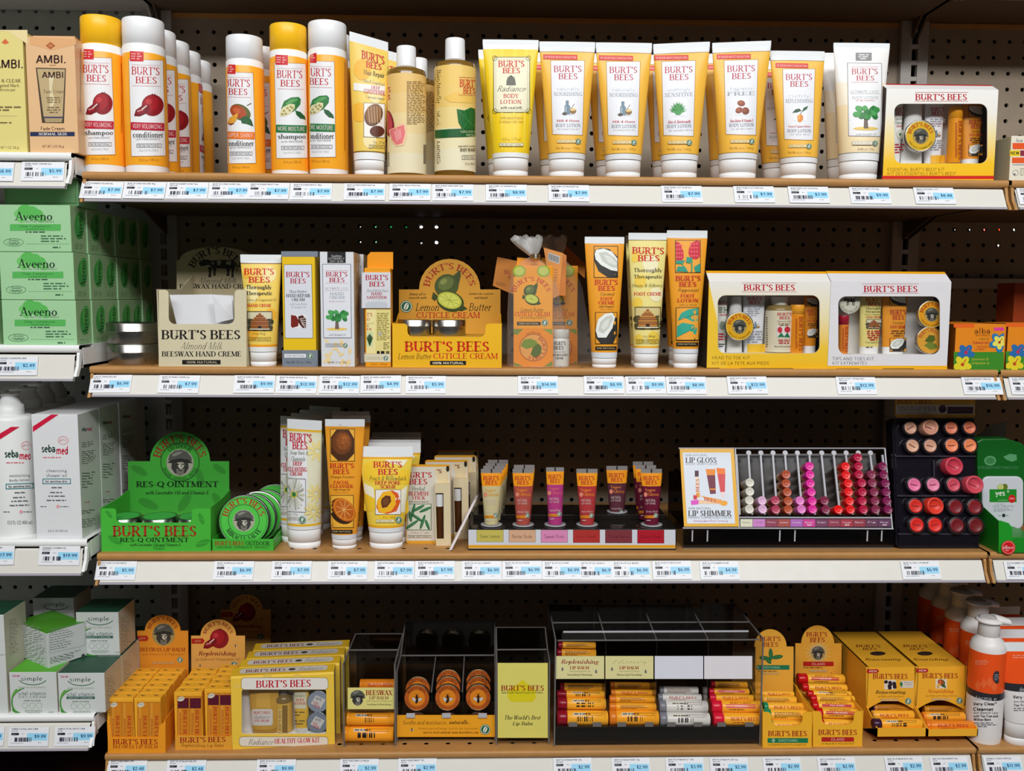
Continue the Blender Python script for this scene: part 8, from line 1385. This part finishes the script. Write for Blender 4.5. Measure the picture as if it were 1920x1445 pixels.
AM = 'faae2e'; COLS = (('maroon capped', AM, '8e1224', [(512, 850, 822, 915, 'code', .2), (514, 836, 738, 815, 'code', .2), (512, 826, 690, 738, 'code', .2), (532, 812, 640, 692, 'fine', .1), (512, 772, 410, 466, 'fine', .12), (520, 770, 366, 408, 'fine', .12)]), ('honey orange', 'f8a628', 'dd7a1e', [(860, 1188, 822, 915, 'code', .14), (862, 1172, 772, 822, 'fine', .14), (862, 1160, 722, 772, 'fine', .14), (872, 1146, 682, 724, 'brand', .1), (868, 1130, 634, 684, 'fine', .1)]), ('silver capped white', 'd9d5ce', '7c7c84', [(1196, 1528, 836, 920, 'code', .14), (1192, 1514, 756, 834, 'code', .14), (1186, 1474, 712, 758, 'brand', .1), (1196, 1452, 662, 714, 'fine', .1)]), ('red capped', AM, 'd81c38', [(1552, 1888, 838, 918, 'brand', .2), (1540, 1872, 756, 836, '#d0404cREFRESHING', .2), (1530, 1820, 716, 758, 'brand', .14), (1526, 1792, 674, 718, '#d0404cREFRESHING', .12), (1540, 1780, 630, 674, 'fine', .1)]))
for nm, bc, cc, rows in COLS:
    for i, (x0, x1, y0, y1, lk, sh) in enumerate(rows): balm('%s lip balm %s of the wide dispenser' % (nm, ('lying %s in its column' % ORD[i]) if y0 > 500 else ('above the card, %s of two,' % ('lower' if y0 > 408 else 'upper'))), x0, x1, y0, y1, (.018 + .011 * i) if y0 > 500 else .06, bc, cc, lk, nm + ' lip balms in one column', share=sh, dz=3)
# two cartons with lying balms
view(1380, 1080, 3.5556)
def half(name, label, front, header, Y, dep, artf, arth, col='fab82c'):
    t, pf, ph = display(name, label, H4, Y, dep, front, header, col, 'a8691c', hcol='eeac3c', sideback=.12)
    a = Art(); artf(a); a.build('front_print', pf, t); a = Art(); arth(a); a.build('header_print', ph, t); return t
def leaf3(a):
    for cx, cy, L_, g in ((232, 520, 40, 1.5), (190, 545, 36, .1), (275, 538, 38, -.15), (215, 560, 28, .9)): a.E(cx, cy, L_, 14, '2a6a3a', a=g); a.L(cx - L_ * .7 * math.cos(g), cy - L_ * .7 * math.sin(g), cx + L_ * .7 * math.cos(g), cy + L_ * .7 * math.sin(g), 2, '5a9a5a')
half('lip_balm_display', 'yellow soothing lip balm display with green leaves on its rounded back card', notch(178, 505, 1138, 906, 236, 444, 996, 44), dome(130, 384, 840, 470, 230, 108, 354), .006, .07,
     lambda a: (a.T("BURT'S BEES", 214, 1030, 474, 1066, 'a8281c', 'b'), a.R(210, 1078, 480, 1110, '177a50'), a.T('+', 236, 1082, 264, 1106, 'd8e8d8', 'S'), a.T('SOOTHING', 282, 1086, 414, 1102, 'c8e0d0', 's'), a.T('LIP BALM WITH EUCALYPTUS & MENTHOL', 214, 1116, 470, 1130, '6a4a14', 's')),
     lambda a: (a.T("BURT'S", 158, 402, 300, 432, 'a8381c', 'b'), a.T('BEES', 182, 440, 284, 470, 'a8381c', 'b'), leaf3(a), a.R(136, 592, 356, 622, '1a7450'), a.T('+', 138, 598, 156, 616, 'c8e0d0', 'S'), a.T('SOOTHING', 168, 600, 296, 614, 'c0dccc', 's'), a.mic(148, 628, 344, 638, 1, '8a5a1c', .6, 2), pill(a, 166, 642, 288, 654, '100% NATURAL', '8a5a1c', 'dcb878')))
half('lip_balm_display', 'yellow island lip balm display with a bearded man on its rounded back card', notch(513, 842, 1128, 900, 572, 786, 990, 44), dome(396, 704, 800, 448, 545, 110, 328), .008, .12,
     lambda a: (a.T("BURT'S BEES", 550, 1022, 808, 1058, 'a8281c', 'b'), a.R(570, 1072, 786, 1102, 'b8201c'), a.T('ISLAND', 632, 1078, 724, 1096, 'eccabc', 's'), a.T('LIP BALM WITH PASSION FRUIT', 568, 1108, 790, 1122, '6a4a14', 's')),
     lambda a: (a.T("BURT'S", 470, 372, 610, 402, 'a8281c', 'b'), a.T('BEES', 494, 408, 594, 440, 'a8281c', 'b'), [a.L(546 + 40 * math.cos(q * .35), 510 + 40 * math.sin(q * .35), 546 + 84 * math.cos(q * .35), 510 + 80 * math.sin(q * .35), 5, 'e8c878') for q in range(18)], a.E(546, 510, 58, 58, 'd8b878'), ill_man(a, 546, 512, 48, 'b89a5c'), a.R(448, 568, 650, 598, 'b8201c'), a.T('ISLAND', 504, 576, 594, 592, 'eccabc', 's'), a.mic(450, 602, 648, 614, 1, '8a5a1c', .6, 2), pill(a, 490, 622, 606, 636, '100% NATURAL', '8a5a1c', 'e0c088')))
YB = 'fab634'
for i, (x0, x1, y0, y1, lk, sh, Y) in enumerate(((225, 458, 958, 1030, 'brand', .06, .011), (182, 490, 884, 960, 'fine', .14, .021), (180, 462, 840, 902, 'brand', .1, .038), (170, 398, 796, 846, 'fine', .05, .05), (166, 384, 764, 800, 'brand', .05, .06))): balm('%s soothing lip balm from below in the display with green leaves' % ORD[i], x0, x1, y0, y1, Y, YB, '1a8a5c' if i < 3 else 'd8a03c', lk, 'soothing lip balms in one display', share=sh, dz=4)
for i, (x0, x1, y0, y1, lk, sh, Y) in enumerate(((566, 800, 950, 1020, 'brand', .06, .013), (530, 820, 876, 944, '#b8201cISLAND', .14, .022), (505, 800, 832, 890, '#b8201cISLAND', .13, .036), (495, 786, 790, 838, 'fine', .13, .05), (474, 764, 760, 806, 'code', .13, .064), (440, 736, 714, 766, 'brand', .13, .08), (408, 718, 648, 716, '#b8201cISLAND', .2, .098))): balm('%s red capped lip balm from below in the island display' % ORD[i], x0, x1, y0, y1, Y, YB, 'c81418', lk, 'red capped lip balms in the island display', share=sh, dz=6)
# two dispensing cartons with an arched mouth
def mouth(label, x0, x1, yt, ylip, xl0, xl1, arch, art, topart, balms, new):
    Y, Yl, dep = .05, .012, .14; p, q = A(x0, 880, Y), A(x1, 880, Y); zt = A((x0 + x1) / 2, yt, Y).z; zm = A((x0 + x1) / 2, 882, Y).z; zl = A((xl0 + xl1) / 2, ylip, Yl).z; m = M('f7b430', .42); mi = M('c08a50', .6); e = .0012
    t = thing('dispensing_carton', label, 'display box', ((p.x + q.x) / 2, Y + dep / 2, H4)); P_ = Pl((0, Y, 0), (0, -1, 0))
    out = [(x0, 884), (x0, yt), (x1, yt), (x1, 884)] + [(x1 - 12 - (x1 - x0 - 24) * i / 10, 884 - arch * math.sin(math.pi * i / 10)) for i in range(11)]
    mb = MB(); mb.prism([P_.hit(tx(x), ty(y)) for x, y in out], (0, e, 0), m); mb.build('front_panel', t)
    for x in (p.x, q.x - e): mb = MB(); mb.prism([(x, Yl, H4 + .012), (x, Yl, zl), (x, Y, zm + .004), (x, Y, zt), (x, Y + dep, zt), (x, Y + dep, H4), (x, Y + .01, H4)], (e, 0, 0), m); mb.build('side_panel', t)
    mb = MB(); mb.box(p.x, q.x, Y + e, Y + dep, zt - e, zt, m); mb.box(p.x + e, q.x - e, Y + dep - e, Y + dep, H4, zt - e, mi); mb.build('top_panel', t)
    mb = MB(); mb.hexa([(p.x, Yl, H4 + .012), (q.x, Yl, H4 + .012), (q.x, Y + .01, H4), (p.x, Y + .01, H4), (p.x, Yl, zl), (q.x, Yl, zl), (q.x, Yl + e, zl), (p.x, Yl + e, zl)], m); mb.box(p.x + e, q.x - e, Y + .01, Y + dep - e, H4, H4 + .004, mi); mb.build('tray', t)
    a = Art(); a.P([(x0 + 4, yt + 14), (x0 + 76, yt + 12), (x0 + 86, yt + 26), (x0 + 74, yt + 40), (x0 + 4, yt + 40)], 'b8201c'); a.T('NEW', x0 + 20, yt + 19, x0 + 72, yt + 34, 'eccabc', 'S'); a.T("BURT'S BEES", x0 + 44, yt + 44, x1 - 44, yt + 78, 'a8281c', 'b'); art(a); a.build('front_print', P_, t)
    b = Art(); topart(b); b.build('top_print', Pl((0, 0, zt), (0, 0, 1)), t)
    for bl in balms: balm(*bl)
bb = lambda ch, x: (lambda b: (b.T("BURT'S", x, 456, x + 165, 472, '8a3a1c', 'b', .02), b.T('BEES', x + 45, 478, x + 140, 492, '8a3a1c', 'b'), b.E(x + 145, 515, 52, 14, '3a2a24'), b.T(ch, x + 60, 546, x + 300, 566, '6a3014', 'I')))
mouth('orange dispensing carton with dark berries beside the island display', 868, 1190, 606, 1012, 905, 1265, 60,
      lambda a: (a.R(988, 690, 1066, 754, 'e4d8c4'), [a.E(1000 + (i * 29) % 60, 704 + (i * 17) % 46, 13, 12, '2a2030') for i in range(8)], a.R(1096, 696, 1182, 744, 'dcd2c4'), a.P([(1090, 716), (1102, 700), (1112, 716), (1104, 742)], '2f7a4a'), a.T('We use it', 1122, 702, 1176, 712, '5a4a3a', 's'), a.T('in Brazil', 1122, 716, 1172, 726, '5a4a3a', 's'), a.T('Rejuvenating', 930, 760, 1130, 788, '3a1c24', 'I'), a.T('Lip Balm with Acai Berry', 940, 794, 1118, 808, '8a4a1c', 'i'), pill(a, 962, 816, 1082, 832, '100% NATURAL', '8a5a1c', 'e4c088'), seal(a, 1148, 832, 22)), bb('Rejuvenating', 800),
      [('lowest lip balm in the mouth of the berry dispensing carton, dark purple cap', 910, 1232, 950, 1015, .016, AM, '3a1834', 'code', None, .16), ('lip balm just above the purple capped one in the berry carton', 905, 1180, 895, 955, .03, AM, 'd8a03c', 'brand', None, .04), ('uppermost lip balm half seen under the arch of the berry carton', 908, 1160, 852, 900, .056, 'e08c20', '5a2848', 'fine', None, .04)], True)
mouth('orange dispensing carton with a mango picture at the end of the bay', 1198, 1524, 602, 1018, 1255, 1605, 58,
      lambda a: (a.R(1330, 684, 1406, 748, 'e4d8c4'), ill_mango(a, 1336, 686, 1402, 746), a.T('Nourishing', 1278, 754, 1452, 782, 'd8601c', 'I'), a.T('Lip Balm with Mango Butter', 1262, 790, 1470, 804, '9a5a1c', 'i'), pill(a, 1304, 812, 1428, 826, '100% NATURAL', '8a5a1c', 'e4c088'), seal(a, 1490, 828, 22)), bb('Nourishing', 1115),
      [('lowest lip balm in the mouth of the mango dispensing carton', 1262, 1580, 962, 1026, .016, 'ec8420', 'e8781c', 'brand', None, .1), ('barcoded lip balm above the lowest one in the mango dispensing carton', 1242, 1520, 905, 965, .03, 'f0a12c', 'ec8420', 'code', None, .06), ('uppermost lip balm in shadow under the arch of the mango carton', 1250, 1490, 862, 910, .056, 'd88a20', 'd88a20', 'fine', None, .06)], True)
# cleansers of the next bay
def derma(label, x0, x1):
    return pump(label, x0, x1, 900, [('body', ['e6e2df', 'e6e2df', 'e6e2df', 'e6e2df', 'e6e2df', 'e6e2df'], [(None, .96), (1075, 1), (530, 1), (500, .98), (466, .86), (444, .66), (432, .6)]), ('label', ['e4e0de', '2c2c32', 'f0541a'], [(1030, 1.004), (832, 1.004), (786, 1.004), (524, 1.004)]), ('collar', 'd6d1ce', [(434, .57), (430, .6), (318, .57), (312, .5)])], 314, 268, .019, .02, H4, .008, nside=1, col='e9e5e2')
t, sf = derma('white pump cleanser bottle with an orange band, at the front of the next bay', 1544, 1764)
a = Art()
for i, (cx, cy) in enumerate(((1650, 740), (1690, 730), (1610, 750), (1720, 760))): a.P([(cx, cy - 64), (cx + 22, cy - 24), (cx, cy + 12), (cx - 22, cy - 24)], 'f26a34')
a.mic(1592, 556, 1700, 590, 3, 'eca080', .4, 3); a.E(1738, 672, 26, 42, '34343a'); a.mic(1722, 650, 1756, 694, 4, '8a8a90', .5, 2); a.T('derma e', 1586, 792, 1738, 824, 'b8b8bc', 's', .06); a.T('Very Clear*', 1580, 838, 1738, 864, '1c1c20', 'S'); a.T('Cleanser', 1580, 872, 1718, 896, '1c1c20', 'S'); a.T('Anti-Blemish Care', 1582, 900, 1746, 916, '3a3a40', 's'); a.T('with Tea Tree and', 1582, 922, 1746, 938, '2a2a30', 'S'); a.T('Willow Bark', 1582, 944, 1700, 962, '2a2a30', 'S'); a.mic(1582, 970, 1740, 1006, 3, '6a6a70', .45, 4); a.clip = (1556, 1752); a.build('label_print', sf, t)
for x, d, l in ((1590, .075, 'second pump cleanser bottle behind the front one'), (1478, .125, 'third pump cleanser bottle in the orange banded line'), (1382, .18, 'fourth pump cleanser bottle, dim, in the orange banded line'), (1292, .225, 'last pump cleanser bottle, nearly dark, by the board')): behind(t, x, d, l, y=700)
t, sf = tube('cleanser_tube', 'white cleanser tube with an orange band, cut by the frame edge', 'tube', (1760, 2030), (1792, 1990), 440, 985, H4, [(504, 'e4e0de'), (726, 'f0541a'), (776, '2c2c32'), (None, 'e4e0de')], 58, .004, cap='e6e2df', db=.7)
a = Art(); a.T('derma e', 1888, 738, 2000, 768, 'b8b8bc', 's'); a.T('Very Clear', 1846, 792, 1990, 820, '1c1c20', 'S'); a.T('Anti-Blemish', 1850, 826, 1970, 842, '3a3a40', 's'); a.T('Tea Tree', 1850, 850, 1940, 866, '2a2a30', 'S'); a.mic(1850, 872, 1960, 900, 2, '6a6a70', .45, 4); a.mic(1844, 520, 1960, 548, 2, 'eca080', .4, 3); a.clip = (1810, 1980); a.build('label_print', sf, t)
for x, d, l in ((1862, .05, 'second cleanser tube behind the front orange banded tube'), (1820, .1, 'third cleanser tube in the tube line'), (1770, .15, 'last cleanser tube in the tube line, dim')): behind(t, x, d, l, y=700)
view(0, 0, 1)
# ---------------------------------------------------------------- price tags in the rails
TN = [0]
def price_tag(h, x, y, price, name, where, k=0):
    pt, nrm, v = RAILS[round(h, 4)]; p = Pl(pt, nrm).hit(x, y); TN[0] += 1; sd = TN[0]
    u = (X * math.cos(k) - v * math.sin(k)); vv = v * math.cos(k) + X * math.sin(k); p = p + nrm * (.0012 + .00025 * (sd % 3)); W, H = .0535, .0250
    t = thing('price_tag', 'white %s price tag %s' % (price, where), 'price tag', tuple(p + u * W / 2 + vv * H / 2), 'price tags in the shelf rails')
    mb = MB(); mb.prism([p, p + u * W, p + u * W + vv * H, p + vv * H], -nrm * .0004, M('eceef2', .35)); mb.build('paper', t)
    a = Art(); lc = Loc(p, u, vv); D_ = '2a2c38'; a.T(name, 4, 1.6, 4 + min(36, len(name) * 1.75), 3.7, D_, 'S'); a.mic(4, 4.6, 18, 6.0, 1, '6a6c78', .6, sd); a.R(4, 7.6, 14, 10.6, '23232c'); a.mic(5.2, 8.5, 13, 9.7, 1, '8a8a94', .6, sd); a.mic(18, 8.4, 24, 9.6, 1, '8a8c98', .6, sd + 1)
    a.R(25, 8, 52, 17.5, '9ad8f4'); a.T(price, 51 - len(price) * 3.25, 9.8, 50.2, 14.4, '1f4a7c', 'S'); a.bars(6, 13.6, 31, 19, '3a3c50', 36, sd); a.mic(4, 20.2, 30, 21.4, 1, '8a8c98', .55, sd + 2); a.mic(40, 19.6, 49, 20.8, 1, '8a8c98', .55, sd + 3)
    a.build('tag_print', lc, t, rough=.4, e0=.00008)
def rail_tags(h, ya, yb, lst):
    for x, pr, nm, wh in lst: price_tag(h, x, ya + (yb - ya) * x / 1920, pr, nm, wh, ((x * 7) % 5 - 2) * .004)
rail_tags(HS[0], 340, 354, [(155, '$7.99', 'BURT B SHAMPOO VOLUME 10oz', 'under the pomegranate shampoo'), (235, '$7.99', 'BURT B COND VOLUME 10oz', 'under the front pomegranate conditioner'), (314, '$7.99', 'BURT B SHAMP SHINE 10oz', 'under the queue of conditioners'), (394, '$7.99', 'BURT B COND SHINE 10oz', 'under the mango conditioner'), (466, '$7.99', 'BURT B SHAMP MOIST 10oz', 'under the baobab shampoo'), (546, '$7.99', 'BURT B COND MOIST 10oz', 'under the baobab conditioner'), (646, '$7.99', 'BURT B CONDITIONER DEEP 7oz', 'under the twisted hair repair tube'), (731, '$7.99', 'BURT B BODY WASH CITRUS 12oz', 'under the grapefruit body wash'), (811, '$7.99', 'BURT B BODY WASH MINT 12oz', 'under the green leaf body wash'), (911, '$8.99', 'BURT B BDY LOT RADIANCE 6oz', 'under the bright yellow lotion tube'), (1028, '$7.99', 'BURT B BDY LOT MILK&HNY 6oz', 'under the first milk jug tube'), (1239, '$7.99', 'BURT B BDY LOT ALOE 6oz', 'under the aloe lotion tube'), (1374, '$7.99', 'BURT B BDY LOT SHEA 6oz', 'under the shea nut lotion tube'), (1476, '$7.99', 'BURT B BDY LOT COCOA 6oz', 'under the orange fruit lotion tube'), (1591, '$9.99', 'BURT B ULT BODY LOT 6oz', 'under the white tree lotion tube'), (1711, '$8.48', 'BURT B ESSNTL KIT', 'under the essentials gift kit'), (1904, '$9.99', 'AVAR CREAM 1oz', 'under the small orange banded box')])
rail_tags(HS[1], 703, 708, [(172, '$6.99', 'CASTS PAIN RELIEF', 'under the two silver tins'), (300, '$7.99', 'BURT B HAND CREME 2oz', 'under the cow display'), (441, '$9.99', 'BURT B HAND CREME 2.6oz', 'under the beehive hand creme tube'), (520, '$12.99', 'BURT B HAND REPAIR 3oz', 'under the yellow and grey carton'), (600, '$12.99', 'BURT B ULT HAND CRM 3oz', 'under the white tree carton'), (677, '$4.99', 'BURT B HAND SANITIZER', 'under the hand sanitizer pack'), (761, '$5.99', 'BURT B CUTICLE CRM', 'under the lemon display'), (971, '$14.99', 'BURT B GIFT KIT', 'under the gift bag'), (1094, '$8.99', 'BURT B FOOT CREME COCO 4oz', 'under the coconut tube'), (1172, '$9.99', 'BURT B FOOT CREME HONEY 4oz', 'under the pale yellow foot creme'), (1248, '$8.99', 'BURT B FOOT LOT PPRMNT 3oz', 'under the peppermint tube'), (1362, '$12.99', 'BURT B KIT HEAD TO TOE', 'under the head to toe kit'), (1566, '$12.99', 'BURT B KIT TIPS&TOES', 'under the tips and toes kit'), (1801, '$16.99', 'ALBA JASMIN MST CRM 3oz', 'under the tropical cream box'), (1890, '$16.99', 'ALBA GREEN TEA CRM', 'just past the joint of the second shelf')])
rail_tags(HS[2], 1052, 1052, [(183, '$5.99', 'BURT B RES-Q OINTMENT', 'under the green ointment display'), (403, '$6.99', 'BURT B MIRACLE SALVE', 'under the standing salve tins'), (511, '$7.99', 'BURT B SOAP BRK&CHM CRM 6oz', 'under the daisy tube'), (616, '$7.99', 'BURT B FACIAL CLNSR 4oz', 'under the orange facial cleanser'), (703, '$7.99', 'BURT B PEACH&WILL SCRUB 4oz', 'under the peach scrub tube'), (779, '$7.99', 'BURT B HERB BLEM STK', 'under the blemish sticks'), (866, '$6.99', 'BURT B LIP GLS LEMON', 'under the sheer lemon gloss'), (942, '$6.99', 'BURT B LIP GLS NUDE', 'under the nectar nude gloss'), (1016, '$6.99', 'BURT B LIP GLS PINK', 'under the sweet pink gloss'), (1080, '$6.99', 'BURT B LIP GLS PEACH', 'under the juicy peach gloss'), (1145, '$6.99', 'BURT B LIP GLS BERRY', 'under the pucker berry gloss'), (1222, '$6.99', 'BURT B ZESTY RED GLOSS', 'under the zesty red gloss'), (1311, '$4.99', 'BURT B LIP SHIMMER PLUM', 'under the lip gloss poster'), (1687, '$6.99', 'BURT B TINT LIP BALM', 'under the black dispenser of tinted balms'), (1880, '$5.99', 'YES CUCUMBER TOWELETTE', 'under the green towelette tray')])
rail_tags(HS[3], 1424, 1418, [(204, '$2.48', 'BURT B BEESWAX 2PK', 'under the beeswax balm display'), (315, '$2.48', 'BURT B LIP BALM POM 2PK', 'under the pomegranate balm display'), (483, '$9.99', 'BURT B HLTHY GLOW KIT', 'under the healthy glow kits'), (638, '$2.99', 'BURT B BEESWAX LIP BALM', 'under the narrow acrylic dispenser'), (747, '$2.99', 'BURT B BEESWAX TIN', 'under the bee tins'), (1037, '$2.99', 'BURT B LIP BALM POM .15oz', 'under the maroon capped balms'), (1146, '$2.99', 'BURT B LIP BALM HONEY .15oz', 'under the honey orange balms'), (1247, '$3.99', 'BURT B LIP BALM ULT .15oz', 'under the silver capped balms'), (1330, '$2.99', 'BURT B LIP BALM PK GRP .15oz', 'under the red capped balms of the wide dispenser'), (1429, '$2.99', 'BURT B LIP BALM EUCLYP .15oz', 'under the soothing display'), (1531, '$2.99', 'BURT B LIP BALM PASN FR .15oz', 'under the island display'), (1657, '$2.99', 'BURT B LIP BALM ACAI .15oz', 'under the berry dispensing carton'), (1742, '$2.99', 'BURT B LIP BALM MANGO .15oz', 'under the mango dispensing carton'), (1842, '$11.99', 'DERMA E CLEAR CLNSR 6oz', 'under the pump cleanser')])
rail_tags(HL[0], 304, 304, [(-52, '$8.99', 'AMBI EVEN&CLEAR', 'under the yellow cream carton'), (42, '$5.99', 'AMBI FADE CREAM 2oz', 'under the peach fade cream box')])
rail_tags(HL[1], 668, 668, [(-6, '$2.49', 'AVEENO CLEANSING BAR', 'under the green soap boxes')])
rail_tags(HL[2], 1023, 1025, [(-48, '$17.99', 'SEBAMED BODY LOTION', 'under the white pump bottle'), (75, '$19.99', 'SEBAMED SHOWER OIL', 'under the shower oil carton')])
rail_tags(HL[3], 1362, 1362, [(-66, '$9.99', 'SIMPLE EYE CREAM', 'at the frame edge of the white bottom rail'), (18, '$9.99', 'SIMPLE VITAL DAY CRM', 'under the lime topped day cream box'), (104, '$9.99', 'SIMPLE VITAL NIGHT CRM', 'under the corner night cream box')])
